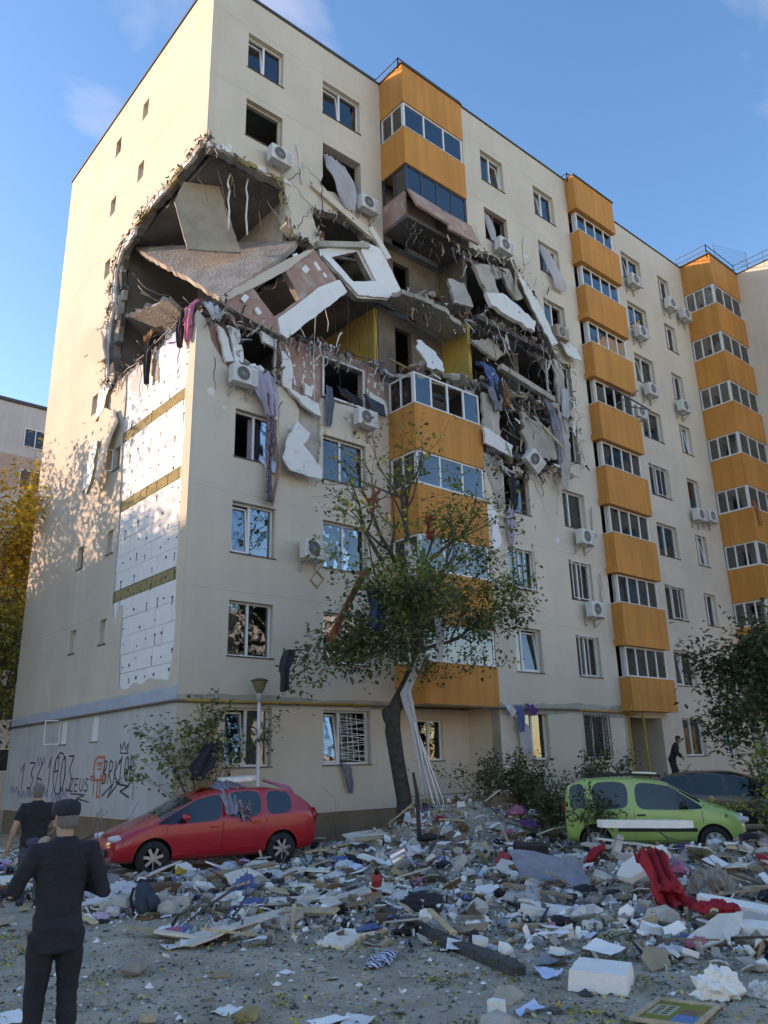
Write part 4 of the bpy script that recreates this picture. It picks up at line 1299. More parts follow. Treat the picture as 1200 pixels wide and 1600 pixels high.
# rebar, conduit and cable hanging out of the breaks
def cable(a, b, sag=.15, r=.012, m='rebar', n=7, wob=.04, name='cable'):
    a, b = Vector(a), Vector(b)
    pts = []
    for i in range(n):
        t = i/(n-1)
        p = a.lerp(b, t) + Vector((rd.uniform(-wob, wob), rd.uniform(-wob, wob), -sag*4*t*(1-t)))
        pts.append(p)
    mb = MB()
    mb.tube(pts, r, 5)
    return mb.build(name, m, B, smooth=True)
for i in range(10):
    x = rd.uniform(.4, 3.0)
    cable((x, rd.uniform(.3, 1.5), 20.02), (x+rd.uniform(-.3, .3), rd.uniform(.1, .8), 20-rd.uniform(.5, 2.2)), 0, .012, rd.choice(['rebar', 'pvc', 'black']))
for (x, y) in ((1.15, .6), (1.75, .5)): cable((x, y, 20.0), (x+.05, y, 17.9), 0, .03, 'pvc', name='conduit')
for i in range(7): cable((4.0+i*.45, rd.uniform(-.2, .3), 17.2), (4.0+i*.45+rd.uniform(-.2, .2), -.1, 17.0-rd.uniform(1.5, 5.0)), 0, .011, rd.choice(['rebar', 'black', 'pvc']))
for i in range(26):
    x, z = rd.uniform(10.3, 15.2), rd.choice([20.0, 17.5, 17.4, 14.8, 12.6])
    cable((x, -1.0-rd.uniform(0, .4), z), (x+rd.uniform(-.5, .5), -1.5, z-rd.uniform(.6, 2.4)), rd.uniform(0, .2), .012, rd.choice(['rebar', 'black', 'pvc', 'mortar']))
for i in range(20):
    y = rd.uniform(.2, 6.3)
    cable((.4, y, 14.5), (-.15, y+rd.uniform(-.5, .5), 14.5+rd.uniform(-.9, .5)), rd.uniform(0, .3), .014, rd.choice(['rebar', 'black', 'metal_dark']))
cable((-.05, .2, 14.55), (-.05, 5.8, 14.3), .12, .02, 'metal_dark', 14)
cable((.2, -.1, 14.6), (6.9, -.1, 14.8), .1, .018, 'metal_dark', 14)
for i in range(8): cable((.4, 5.5+rd.uniform(-.5, .8), 19.6-i*.4), (1.5, rd.uniform(3.5, 6), 19.4-i*.5), .2, .015, rd.choice(['rebar', 'mortar']))
cable((4.3, -.05, 20.9), (4.25, -.2, 19.4), .1, .02, 'metal_dark')
cable((3.3, -.03, 21.9), (3.5, -.04, 20.4), .0, .03, 'eps_dirty', name='conduit')
cable((16.3, YCD-.05, 11.2), (16.2, YCD-.05, 9.6), .0, .03, 'ac_grey', name='conduit')
cable((16.4, YCD-.05, 8.6), (16.3, YCD-.05, 7.0), .0, .03, 'ac_grey', name='conduit')
cable((13.6, YCD-.05, 22.3), (13.5, YCD-.05, 20.9), .0, .03, 'eps_dirty', name='conduit')
# timber sticking out
for a, b in (((12.9, -1.3, 20.7), (12.4, -1.6, 18.7)), ((10.6, -1.4, 15.2), (11.7, -1.6, 13.9)), ((13.2, -1.3, 14.2), (14.2, -1.8, 13.0))):
    mb = MB()
    mb.beam(a, b, .07, .07)
    mb.build('splintered_batten', 'wood_pale', B)

# shreds of insulation, cloth, lath and wire too fine to pick apart, torn along every edge
def shreds(n, sampler, mats, lo=.12, hi=.7, wid=(.01, .06), drop=1.0):
    vs, fs, mi = [], [], []
    for i in range(n):
        x, y, z = sampler()
        ln = rd.uniform(lo, hi)
        w = rd.uniform(*wid)
        a = rd.uniform(0, 6.28)
        d = Vector((rd.gauss(0, .45), rd.gauss(0, .45), -drop+rd.gauss(0, .45))).normalized()
        sd = Vector((math.cos(a), math.sin(a)*.5, rd.gauss(0, .2))).normalized()*w
        p = Vector((x, y, z))
        m_ = rd.randrange(len(mats))
        k = 4
        for j in range(k+1):
            t = j/k
            q = p+d*ln*t+Vector((rd.gauss(0, .025), rd.gauss(0, .025), 0))
            ww = sd*(1-.6*t)*rd.uniform(.6, 1.2)
            b = len(vs)
            vs += [tuple(q-ww), tuple(q+ww)]
            if j: fs.append((b-2, b-1, b+1, b)); mi.append(m_)
    me = bpy.data.meshes.new('hanging_shreds')
    me.from_pydata(vs, [], fs)
    for m_ in mats: me.materials.append(MATS[m_])
    me.polygons.foreach_set('material_index', mi)
    o = bpy.data.objects.new('hanging_shreds', me)
    C.objects.link(o); o.parent = B
    o['kind'] = 'stuff'
SH = ['eps_dirty', 'mortar', 'black', 'rebar', 'concrete_soot', 'plaster', 'wood_dark', 'metal_dark', 'curtain']
def along(path, conv, jx=.08):
    segs_ = [(path[i], path[i+1]) for i in range(len(path)-1)]
    def f():
        a, b = rd.choice(segs_)
        t = rd.random()
        return conv(a[0]*(1-t)+b[0]*t+rd.gauss(0, jx), a[1]*(1-t)+b[1]*t+rd.gauss(0, jx))
    return f
shreds(520, lambda: (rd.uniform(10.4, 15.0), rd.uniform(-1.65, -.6), rd.choice([20.1, 18.2, 17.5, 17.3, 15.6, 14.8, 14.6, 13.6, 12.4])+rd.gauss(0, .25)), SH, .15, .9)
shreds(160, along(dpath, lambda x, z: (x, YCD-.06-rd.random()*.15, z)), ['eps_dirty', 'mortar', 'black', 'plaster', 'eps'], .1, .5, (.015, .09))
shreds(150, along(path, lambda x, z: (x, -.05-rd.random()*.1, z)), ['eps_dirty', 'mortar', 'rebar', 'black', 'wool'], .08, .4)
shreds(150, along(cpath, lambda x, z: (x, -.03-rd.random()*.15, z)), SH, .1, .6)
shreds(200, along(ghole, lambda y, z: (-.02-rd.random()*.1, y, z)), ['eps_dirty', 'mortar', 'rebar', 'black', 'wool', 'eps'], .08, .45)
shreds(130, along([(0.2, 14.4), (6.2, 14.3)], lambda y, z: (rd.uniform(-.12, .3), y, z)), SH, .15, .7)
shreds(180, lambda: (rd.uniform(7.2, 10.2), rd.uniform(-1.4, -.6), rd.choice([17.3, 14.5, 17.0, 20.0])+rd.gauss(0, .12)), SH, .12, .6)
shreds(120, lambda: (rd.uniform(.5, 5.2), rd.uniform(-.45, -.1), 14.5+rd.gauss(0, .2)), SH, .12, .7)

# ------------------------------------------------------------------ air conditioners
def make_ac():
    r0 = thing('air_conditioner', 'x', 'air conditioner', group='outdoor air conditioner units on the facade')
    mb = MB()
    mb.box(-.40, .40, -.15, .15, -.275, .275)
    o = mb.build('casing', 'ac_white', r0)
    bv = o.modifiers.new('b', 'BEVEL'); bv.width = .02; bv.segments = 2
    evaluated(o)
    mb = MB()
    mb.lathe([(.225, .150), (.235, .172), (.215, .176), (.205, .152)], (-.09, 0, 0), 'Y', 24, caps=False)
    mb.build('fan_ring', 'ac_white', r0)
    mb = MB()
    mb.lathe([(.205, .1515), (.205, .156)], (-.09, 0, 0), 'Y', 24)
    f = mb.build('fan', 'black', r0)
    mb = MB()
    for i in range(5):
        rr = .05+i*.036
        mb.lathe([(rr, .166), (rr+.005, .172), (rr+.01, .166)], (-.09, 0, 0), 'Y', 18, caps=False)
    for i in range(8):
        a = math.pi*i/8
        mb.beam((-.09-.2*math.cos(a), -.168, -.2*math.sin(a)), (-.09+.2*math.cos(a), -.168, .2*math.sin(a)), .006, .006)
    mb.build('fan_grille', 'ac_grey', f)
    mb = MB()
    for i in range(7): mb.box(.18, .37, -.156, -.151, -.22+i*.065, -.19+i*.065)
    mb.build('louvre', 'ac_grey', r0)
    for x in (-.28, .28):
        mb = MB()
        mb.box(x-.02, x+.02, -.17, .30, -.32, -.28)
        mb.box(x-.02, x+.02, .26, .30, -.60, -.32)
        mb.beam((x, -.12, -.31), (x, .27, -.56), .02, .02)
        mb.build('bracket', 'ac_grey', r0)
    return r0
ac = make_ac()
acs = [((2.45, -.32, 20.70), 0, 'air conditioner above the collapsed corner, under the empty seventh floor window'),
       ((6.15, -.32, 20.70), 0, 'air conditioner on the broken wall beside the blackened balcony'),
       ((1.37, -.32, 12.52), 0, 'air conditioner with lilac sheet beside it near the building corner'),
       ((5.86, -.32, 12.43), 0, 'air conditioner left of the topmost intact orange balcony'),
       ((3.84, -.32, 7.80), 0, 'air conditioner behind the bare tree branches'),
       ((11.95, -1.57, 20.90), .06, 'air conditioner hanging over the torn wall right of the blackened balcony'),
       ((15.06, -1.57, 18.22), 0, 'yellowed air conditioner right of the torn open wall'),
       ((12.40, -1.75, 12.08), .62, 'air conditioner dangling tilted below the torn open wall'),
       ((15.33, -1.57, 9.78), 0, 'higher of two air conditioners beside the second balcony stack'),
       ((15.50, -1.57, 7.08), 0, 'lower of two air conditioners beside the second balcony stack'),
       ((21.90, -1.30, 23.65), 0, 'topmost air conditioner right of the second balcony stack'),
       ((21.90, -1.30, 20.85), 0, 'second highest air conditioner right of the second balcony stack'),
       ((22.10, -1.30, 17.95), 0, 'third air conditioner down right of the second balcony stack'),
       ((20.85, -1.30, 16.48), 0, 'air conditioner touching the second balcony stack beside the bent frame'),
       ((25.20, -1.30, 23.65), 0, 'left of two high air conditioners beside the third balcony stack'),
       ((26.55, -1.30, 23.55), 0, 'right of two high air conditioners beside the third balcony stack'),
       ((24.95, -1.30, 17.94), 0, 'single air conditioner left of the third balcony stack'),
       ((24.90, -1.30, 12.48), 0, 'left of a low pair of air conditioners by the third balcony stack'),
       ((25.95, -1.30, 12.60), 0, 'right of a low pair of air conditioners by the third balcony stack')]
for i, (loc, tl, lab) in enumerate(acs):
    o = ac if i == 0 else copy_tree(ac)
    o.location = loc
    o.rotation_euler = (tl*.5, tl, 0)
    o['label'] = lab
    if i in (6,):
        for ch in o.children:
            if ch.name.startswith('casing'):
                ch.data = ch.data.copy()
                ch.data.materials[0] = MATS['curtain_beige']

# ------------------------------------------------------------------ cloth hanging out of the flats
def cloth(name, label, cat, path, widths, m, U=(1, 0, 0), fold=.05, nf=3, group=None, nu=12, seed=1):
    rn = random.Random(seed)
    pts = [Vector(p) for p in path]
    U = Vector(U).normalized()
    # resample
    dense, dw = [], []
    for i in range(len(pts)-1):
        k = 5
        for j in range(k):
            t = j/k
            dense.append(pts[i].lerp(pts[i+1], t))
            dw.append(widths[i]*(1-t)+widths[i+1]*t)
    dense.append(pts[-1]); dw.append(widths[-1])
    ph = rn.uniform(0, 6)
    rings = []
    for i, p in enumerate(dense):
        d = (dense[min(i+1, len(dense)-1)]-dense[max(i-1, 0)]).normalized()
        N = U.cross(d)
        row_ = []
        for k in range(nu+1):
            s_ = k/nu*2-1
            w = dw[i]*(1+.12*math.sin(i*.9+ph)*abs(s_))
            off = fold*math.sin(s_*math.pi*nf+ph+i*.12)+fold*.4*math.sin(s_*nf*7.1+i*.5)
            row_.append(p+U*(s_*w)+N*off+d*(.03*math.sin(s_*9+i)))
        rings.append(row_)
    mb = MB()
    mb.loft(rings, caps=False, closed=False)
    o = mb.build(name, m, None, smooth=True, origin=tuple(pts[0]))
    return tag(o, label, cat, group)
mat('cloth_dark', (.03, .028, .035), .95, .3, 5)
mat('cloth_pattern', (.09, .05, .06), .95, .2, 22, col2=(.35, .28, .30), c2pos=(.5, .56))
mat('cloth_stripe', (.10, .13, .17), .9, .2, 3)
mat('cloth_red', (.50, .02, .03), .85, .15, 5, trans=.15)
mat('cloth_pink', (.58, .16, .24), .9, .15, 6)
mat('cloth_green', (.03, .33, .20), .85, .15, 5)
mat('cloth_white', (.70, .70, .72), .9, .06, 5, trans=.2)
mat('cloth_blue', (.07, .13, .28), .9, .2, 5)
mat('cloth_grey', (.22, .22, .25), .9, .2, 5)
mat('cloth_purple', (.16, .05, .20), .9, .2, 5)
mat('cloth_brown', (.22, .10, .04), .9, .2, 5)
cloth('bed_sheet', 'lilac sheet draped over the sill beside the corner air conditioner', 'sheet', [(2.05, -.1, 13.0), (2.1, -.22, 12.7), (2.2, -.25, 12.2), (2.35, -.22, 11.6)], [.5, .42, .36, .2], 'curtain_lilac', fold=.07, seed=2)
cloth('torn_curtain', 'long dark patterned curtain trailing down the wall under the lilac sheet', 'curtain', [(2.35, -.2, 12.3), (2.4, -.24, 11.0), (2.36, -.2, 10.2), (2.36, -.22, 9.0)], [.14, .16, .1, .12], 'cloth_pattern', fold=.06, nf=2, seed=3)
cloth('torn_curtain', 'narrow pale pink ribbon of cloth beside the dark patterned curtain', 'curtain', [(2.55, -.15, 11.0), (2.7, -.2, 10.2), (2.6, -.15, 9.5), (2.5, -.15, 8.9)], [.06, .05, .06, .05], 'pink_wall', fold=.03, nf=1, seed=4)
cloth('torn_curtain', 'white curtain blown out of the seventh floor window left of the balcony', 'curtain', [(4.75, .1, 22.3), (4.9, -.1, 21.6), (5.2, -.2, 21.0), (5.4, -.22, 20.2)], [.3, .45, .42, .22], 'curtain', fold=.08, nf=4, seed=5)
cloth('torn_curtain', 'second white curtain in the blown out seventh floor window, hanging further right', 'curtain', [(5.3, .1, 22.2), (5.5, -.05, 21.5), (5.75, -.12, 20.7)], [.2, .3, .22], 'curtain', fold=.06, nf=3, seed=6)
cloth('torn_curtain', 'white curtain blown over the sill high right of the torn wall', 'curtain', [(15.0, -1.15, 20.2+2.3), (15.2, -1.35, 21.6), (15.45, -1.5, 20.9), (15.6, -1.45, 20.5)], [.3, .38, .4, .3], 'curtain', fold=.07, nf=3, seed=7)
cloth('torn_curtain', 'white curtain bunched in the window over the hanging air conditioner', 'curtain', [(11.5, -1.1, 22.5), (11.55, -1.25, 21.9), (11.7, -1.3, 21.2)], [.14, .2, .16], 'curtain', fold=.05, nf=3, seed=8)
cloth('towel', 'dark green and white striped towel hanging from the fourth floor opening', 'towel', [(4.62, -.05, 13.3), (4.58, -.12, 12.8), (4.55, -.12, 12.2), (4.52, -.1, 11.9)], [.14, .16, .13, .1], 'cloth_stripe', fold=.03, nf=2, seed=9)
cloth('jacket', 'dark jacket slumped in the fourth floor opening', 'jacket', [(5.3, .15, 13.5), (5.5, .02, 13.2), (5.7, 0, 12.98)], [.3, .4, .3], 'cloth_dark', fold=.08, nf=2, seed=10)
cloth('jacket', 'black jacket hanging out of the window below the torn wall', 'jacket', [(11.75, -1.2, 11.6), (11.65, -1.4, 11.2), (11.55, -1.42, 10.6), (11.5, -1.4, 10.2)], [.22, .26, .22, .14], 'cloth_dark', fold=.06, nf=2, seed=11)
cloth('bed_sheet', 'grey sheet hanging under the black jacket below the torn wall', 'sheet', [(11.5, -1.36, 10.5), (11.35, -1.38, 9.9), (11.3, -1.38, 9.4), (11.32, -1.36, 8.9)], [.12, .2, .2, .05], 'curtain_lilac', fold=.05, nf=2, seed=12)
cloth('torn_curtain', 'grey torn curtain in the dark gap beside the dangling air conditioner', 'curtain', [(14.0, -1.3, 15.1), (14.2, -1.5, 14.3), (14.35, -1.55, 13.2), (14.3, -1.5, 12.4)], [.2, .28, .22, .1], 'cloth_grey', fold=.07, nf=3, seed=13)
cloth('torn_curtain', 'white strip of cloth hanging at the right edge of the torn wall', 'curtain', [(15.2, -1.4, 15.9), (15.0, -1.55, 15.2), (14.9, -1.55, 14.5)], [.15, .2, .12], 'curtain', fold=.05, nf=2, seed=14)
for i, (x, z, m_, lab) in enumerate(((10.6, 15.3, 'cloth_blue', 'blue clothes spilling from the torn wall beside the balcony frame'), (10.9, 14.9, 'cloth_dark', 'dark clothes spilling from the torn wall under the blue ones'), (11.25, 14.8, 'cloth_brown', 'brown clothes spilling from the torn wall beside the dark ones'), (10.75, 14.5, 'cloth_grey', 'grey clothes lowest in the heap spilling from the torn wall'))):
    cloth('spilled_clothes', lab, 'clothes', [(x-.1, -1.2, z+.2), (x, -1.5, z), (x+.1, -1.58, z-.4), (x+.15, -1.55, z-.8)], [.25, .3, .26, .12], m_, fold=.09, nf=2, seed=20+i, group='clothes spilling from the torn wall')
for i, (y, m_, lab) in enumerate(((.3, 'cloth_pink', 'pink clothes heaped on the broken building corner'), (.75, 'cloth_dark', 'black clothes hanging over the top of the stripped insulation'), (2.9, 'cloth_dark', 'long black sleeve hanging over the middle of the stripped insulation'))):
    cloth('spilled_clothes', lab, 'clothes', [(.15, y, 14.75), (-.1, y, 14.5), (-.12, y, 14.0), (-.1, y, 13.4-.3*(i > 1))], [.3, .24, .16, .06], m_, U=(0, 1, 0), fold=.06, nf=2, seed=30+i)
cloth('spilled_clothes', 'pink and white laundry caught on the broken front wall by the corner', 'clothes', [(.5, .1, 14.7), (.5, -.15, 14.5), (.55, -.18, 14.1)], [.35, .3, .12], 'cloth_white', fold=.08, nf=3, seed=35)
cloth('torn_curtain', 'brown cloth draped at the left of the torn open floor', 'curtain', [(.3, 3.2, 15.2), (-.05, 3.1, 14.9), (-.1, 3.0, 14.6)], [.3, .35, .25], 'cloth_brown', U=(0, 1, 0), fold=.08, seed=36)
cloth('bed_sheet', 'lilac sheet hanging from the sill of the third floor corner window', 'sheet', [(2.4, .05, 10.4), (2.45, -.1, 10.2), (2.5, -.12, 9.95)], [.22, .26, .16], 'paper_blue', fold=.04, seed=37)
cloth('torn_curtain', 'white curtain hanging out of the barred ground floor window over the pavement', 'curtain', [(10.95, YCD-.1, 3.3), (11.2, YCD-.2, 2.9), (11.25, YCD-.2, 2.3), (11.4, YCD-.16, 1.95)], [.1, .24, .26, .2], 'curtain', fold=.05, nf=3, seed=38)
cloth('trousers', 'dark trousers slung over the gas pipe right of the balconies', 'trousers', [(11.0, -1.42, 3.6), (11.05, -1.5, 3.3), (11.0, -1.5, 2.8)], [.16, .15, .12], 'cloth_blue', fold=.04, nf=2, seed=39)
cloth('shirt', 'white shirt slung over the gas pipe right of the balconies', 'shirt', [(10.5, -1.42, 3.62), (10.55, -1.5, 3.45), (10.6, -1.5, 3.25)], [.2, .18, .1], 'cloth_white', fold=.04, nf=2, seed=40)
cloth('jumper', 'purple jumper bundled on the gas pipe above the ground floor window', 'jumper', [(11.6, -1.38, 3.65), (11.65, -1.48, 3.5), (11.6, -1.48, 3.3)], [.22, .22, .15], 'cloth_purple', fold=.05, nf=2, seed=41)
cloth('torn_curtain', 'grey curtain end dangling under the blinds of the ground floor window', 'curtain', [(5.05, .05, 1.99), (5.1, -.1, 1.85), (5.2, -.12, 1.5), (5.25, -.1, 1.2)], [.1, .14, .12, .06], 'cloth_grey', fold=.04, nf=2, seed=42)
cloth('towel', 'orange towel hanging from a balcony of the far balcony stack', 'towel', [(27.5, -2.70, 13.3), (27.9, -2.72, 12.8), (27.9, -2.72, 12.2)], [.14, .12, .08], 'curtain_orange', fold=.03, nf=2, seed=43)
# ================================================================== vegetation
def leaf_obj(name, pts, size, mats, parent, rnd, pick=None, droop=.3):
    vs, fs, mi = [], [], []
    for p in pts:
        s_ = size*rnd.uniform(.6, 1.35)
        a = rnd.uniform(0, 6.283)
        el = rnd.gauss(-droop, .5)
        d = Vector((math.cos(a)*math.cos(el), math.sin(a)*math.cos(el), math.sin(el)))
        sd = Vector((-math.sin(a), math.cos(a), rnd.uniform(-.6, .6))).normalized()*s_*.32
        b = len(vs)
        n = d.cross(sd).normalized()*s_*.12
        P = Vector(p)
        vs += [tuple(P), tuple(P+d*s_*.45+sd+n), tuple(P+d*s_), tuple(P+d*s_*.45-sd+n)]
        fs.append((b, b+1, b+2, b+3))
        mi.append(pick(p) if pick else 0)
    me = bpy.data.meshes.new(name)
    me.from_pydata(vs, [], fs)
    for m_ in mats: me.materials.append(MATS[m_])
    me.polygons.foreach_set('material_index', mi)
    o = bpy.data.objects.new(name, me)
    C.objects.link(o)
    o.parent = parent
    return o

def grow(mb, p, d, ln, r, depth, rnd, tips, up=.1, spread=.7, segs=4, kids=3):
    pts, rr = [Vector(p)], [r]
    d = Vector(d).normalized()
    for i in range(segs):
        d = (d+Vector((rnd.gauss(0, .16), rnd.gauss(0, .16), rnd.gauss(0, .12)+up*.25))).normalized()
        pts.append(pts[-1]+d*ln/segs)
        rr.append(max(.004, r*(1-.55*(i+1)/segs)))
    mb.tube(pts, rr, 6 if r > .05 else (4 if r > .015 else 3), caps=False)
    if depth <= 1:
        for i in range(1, len(pts)): tips.append((pts[i], depth))
    if depth == 0: return
    for k in range(kids):
        i = rnd.randint(max(1, segs//2), segs)
        nd = (d+Vector((rnd.gauss(0, spread), rnd.gauss(0, spread), rnd.gauss(0, spread*.7)))).normalized()
        grow(mb, pts[i], nd, ln*rnd.uniform(.5, .75), rr[i]*.65, depth-1, rnd, tips, up, spread, segs, kids)

# ---- the battered tree in front of the first balconies
rt = random.Random(101)
T = thing('tree', 'battered half bare tree with debris in its branches before the orange balconies', 'tree', (4.4, -3.2, 0))
mb = MB()
trunk = [(0, 0, -.1), (.0, 0, .5), (.03, 0, 1.1), (-.16, 0, 2.0), (-.28, 0, 2.7), (-.22, 0, 3.2), (.28, .0, 3.9), (.72, 0, 4.5), (.66, 0, 5.2), (.45, 0, 6.0), (.35, 0, 6.9)]
mb.tube(trunk, [.26, .21, .185, .18, .195, .17, .15, .155, .13, .11, .09], 14)
mb.tube([(-.22, 0, 2.75), (-.42, .02, 3.05), (-.48, .03, 3.22)], [.16, .14, .10], 9)
tr = mb.build('trunk', 'bark', T, smooth=True)
tips, mb = [], MB()
for (s, d, ln, r) in (((.4, 0, 6.5), (-.9, -.2, .35), 2.3, .085), ((.45, 0, 6.2), (-.7, .3, .75), 2.6, .09), ((.35, 0, 6.9), (-.15, -.2, 1), 2.4, .09), ((.35, 0, 6.9), (.25, .2, 1), 2.3, .08), ((.4, 0, 6.6), (.8, -.1, .6), 2.2, .08), ((.66, 0, 5.2), (1, -.3, .35), 1.8, .07), ((.6, 0, 5.6), (1, .2, .2), 1.7, .06), ((.66, 0, 5.2), (-1, -.4, .15), 2.3, .08), ((.55, 0, 5.7), (-.9, -.2, .0), 2.0, .07), ((.72, 0, 4.6), (-.9, -.5, .2), 1.9, .06), ((.7, 0, 4.7), (.8, -.6, .1), 1.8, .06), ((.5, 0, 5.9), (.0, -1, .5), 1.8, .07), ((.5, 0, 6.0), (-.2, -.9, .8), 1.8, .06)):
    grow(mb, s, d, ln, r, 3, rt, tips, up=.12, spread=.6, kids=3)
mb.build('branch', 'twig', T)
lp = []
for p, dp in tips:
    z = p.z
    low = max(0, min(1, (8.4-z)/3.0))
    n = int(9.5*low + (2.4 if rt.random() < .6 else 0) + .2)
    for i in range(n): lp.append((p.x+rt.gauss(0, .17), p.y+rt.gauss(0, .17), p.z+rt.gauss(-.08, .17)))
# hanging leafy sprays on the lower left and right
for (c, n, sx, sz) in (((-1.9, -.2, 4.6), 700, .75, .5), ((-2.9, -.1, 4.1), 260, .28, .55), ((-.9, -.3, 5.2), 900, .8, .8), ((.1, -.4, 5.5), 750, .8, .9), ((1.4, -.3, 5.4), 240, .6, .6), ((2.7, -.2, 4.6), 300, .5, .35), ((-.3, -.3, 4.4), 300, .8, .4), ((-.2, -.2, 6.8), 380, .8, .6)):
    for i in range(n):
        a = rt.gauss(0, 1)
        q = 0 if rt.random() < .7 else 1
        lp.append((c[0]+rt.gauss(0, sx*.55), c[1]+rt.gauss(0, .42), c[2]+rt.gauss(0, sz*.6)))
lp = [p for p in lp if mnoise.noise(Vector((p[0]*1.3, p[1]*1.3, p[2]*1.5))) > -.28 or rt.random() < .18]
leaf_obj('crown', lp, .135, ['leaf_green', 'leaf_lime', 'leaf_dark'], T, rt, pick=lambda p: 1 if (p[2] > 5.9 and rt.random() < .6) or rt.random() < .10 else (2 if rt.random() < .3 else 0))
print('main tree leaves', len(lp))
# strips of plastic wound round the trunk
cloth('plastic_sheet', 'torn translucent plastic strips wound round the tree trunk', 'plastic', [(5.0, -3.45, 4.6), (4.35, -3.5, 3.6), (4.5, -3.55, 2.9), (4.65, -3.55, 2.2), (4.75, -3.6, 1.2)], [.1, .16, .14, .12, .1], 'curtain', fold=.06, nf=2, seed=51)
mb = MB()
for a, b in (((4.5, -3.55, 2.9), (5.3, -3.7, .9)), ((4.62, -3.56, 2.6), (5.15, -3.7, .85)), ((4.7, -3.6, 1.9), (4.95, -3.7, .9)), ((4.5, -3.55, 2.9), (4.75, -3.62, 1.7))): mb.beam(a, b, .05, .03)
tag(mb.build('curtain_rail', 'pvc', origin=(4.5, -3.55, 2.9)), 'bent white curtain rails leaning against the tree trunk', 'curtain rail')
# things thrown into the tree
def debris_board(name, label, cat, c, size, rot, m, group=None):
    mb = MB()
    mb.obox((0, 0, 0), size, rot, jit=.04)
    o = mb.build(name, m)
    o.location = c
    return tag(o, label, cat, group)
debris_board('cardboard_sheet', 'pale cardboard sheet lodged in the tree crown', 'cardboard', (3.6, -3.7, 6.35), (.55, .03, .7), (.2, .5, .3), 'wood_pale')
debris_board('wooden_plank', 'long red brown plank lodged diagonally in the left of the tree', 'plank', (2.45, -3.6, 5.55), (.16, .05, 2.2), (0, .62, .2), 'wood_red')
mb = MB()
for i in range(5): mb.obox((rt.uniform(-.25, .25), 0, rt.uniform(-.25, .25)), (.5, .05, .09), (rt.uniform(-.4, .4), rt.uniform(-1.2, 1.2), .2))
o = mb.build('broken_furniture', 'wood_red'); o.location = (3.4, -3.4, 8.35)
tag(o, 'broken dark red wooden furniture stuck high in the bare branches', 'furniture')
mb = MB()
mb.box(-.16, .16, -.02, .02, -.16, -.12); mb.box(-.16, .16, -.02, .02, .12, .16); mb.box(-.16, -.12, -.02, .02, -.118, .118); mb.box(.12, .16, -.02, .02, -.118, .118)
o = mb.build('picture_frame', 'wood'); o.location = (1.7, -3.4, 6.1); o.rotation_euler = (.2, .6, .2)
tag(o, 'small square wooden frame hanging at the far left branch tips', 'frame')
cloth('red_cloth', 'bright red cloth hanging in the upper right of the tree', 'cloth', [(5.35, -3.5, 8.3), (5.38, -3.55, 8.0), (5.33, -3.55, 7.6)], [.1, .16, .1], 'cloth_red', fold=.05, nf=2, seed=52)
cloth('green_cloth', 'green and white cloth caught in the middle of the tree', 'cloth', [(4.85, -3.7, 7.2), (4.95, -3.72, 6.8), (5.05, -3.72, 6.45)], [.08, .16, .12], 'cloth_green', fold=.05, nf=2, seed=53)
cloth('white_cloth', 'white rag caught in the tree beside the green cloth', 'cloth', [(4.4, -3.7, 7.3), (4.45, -3.72, 6.9), (4.5, -3.7, 6.3)], [.14, .18, .08], 'cloth_white', fold=.06, nf=2, seed=54)
cloth('black_trousers', 'black trousers draped over the lowest left branch', 'trousers', [(1.35, -3.35, 4.45), (1.0, -3.4, 4.4), (.85, -3.42, 4.0), (.87, -3.4, 3.5)], [.12, .16, .15, .12], 'cloth_dark', fold=.05, nf=2, seed=55)
cloth('blue_cloth', 'dark blue cloth hanging inside the tree foliage', 'cloth', [(3.1, -3.8, 6.0), (3.2, -3.85, 5.5), (3.1, -3.85, 5.0)], [.2, .26, .2], 'cloth_blue', fold=.07, nf=2, seed=56)
cloth('white_plastic', 'white plastic strip hanging against the upper trunk', 'plastic', [(5.55, -3.5, 5.6), (5.6, -3.5, 5.0), (5.55, -3.5, 4.45)], [.1, .12, .1], 'cloth_white', fold=.04, nf=2, seed=57)

# ---- shrubs
def shrub(name, label, loc, h, w, n, mats, seed, stems=6, size=.10, dep=.5, lo=.15):
    rn = random.Random(seed)
    t = thing(name, label, 'shrub', loc)
    mb = MB()
    tp = []
    for i in range(stems):
        grow(mb, (rn.uniform(-.15, .15)*w, rn.uniform(-.15, .15)*w, -.05), (rn.uniform(-.5, .5)*w, rn.uniform(-.4, .4), 1.1*h), h*.62, .02, 2, rn, tp, up=.2, spread=.5, kids=3)
    mb.build('stem', 'twig', t)
    pts = []
    for i in range(n):
        p, d = rn.choice(tp)
        q = (p.x+rn.gauss(0, .11), p.y+rn.gauss(0, .11), p.z+rn.gauss(0, .11))
        if q[2] > lo: pts.append(q)
    leaf_obj('foliage', pts, size, mats, t, rn, pick=lambda p: rn.randrange(len(mats)))
    return t
shrub('shrub', 'leafy green shrub at the building corner behind the red car', (.5, -.5, 0), 3.3, 1.0, 1900, ['leaf_green', 'leaf_green', 'leaf_lime'], 61, 8, .14)
shrub('shrub', 'dark green bush by the fence right of the tree', (8.6, -3.3, 0), 2.0, 1.1, 2200, ['leaf_dark', 'leaf_green', 'leaf_green'], 62, 9, .12)
shrub('shrub', 'thin leafy sapling left of the dark bush', (7.3, -3.0, 0), 2.2, .7, 500, ['leaf_dark', 'leaf_green'], 63, 5, .12)
shrub('shrub', 'round green shrub under the barred window by the entrance', (12.6, -3.0, 0), 2.0, 1.0, 1500, ['leaf_green', 'leaf_dark'], 64, 9, .13)
shrub('shrub', 'bright green sapling at the right edge beside the green car', (6.35, -11.6, 0), 2.4, .6, 420, ['leaf_lime', 'leaf_green'], 65, 4, .16)
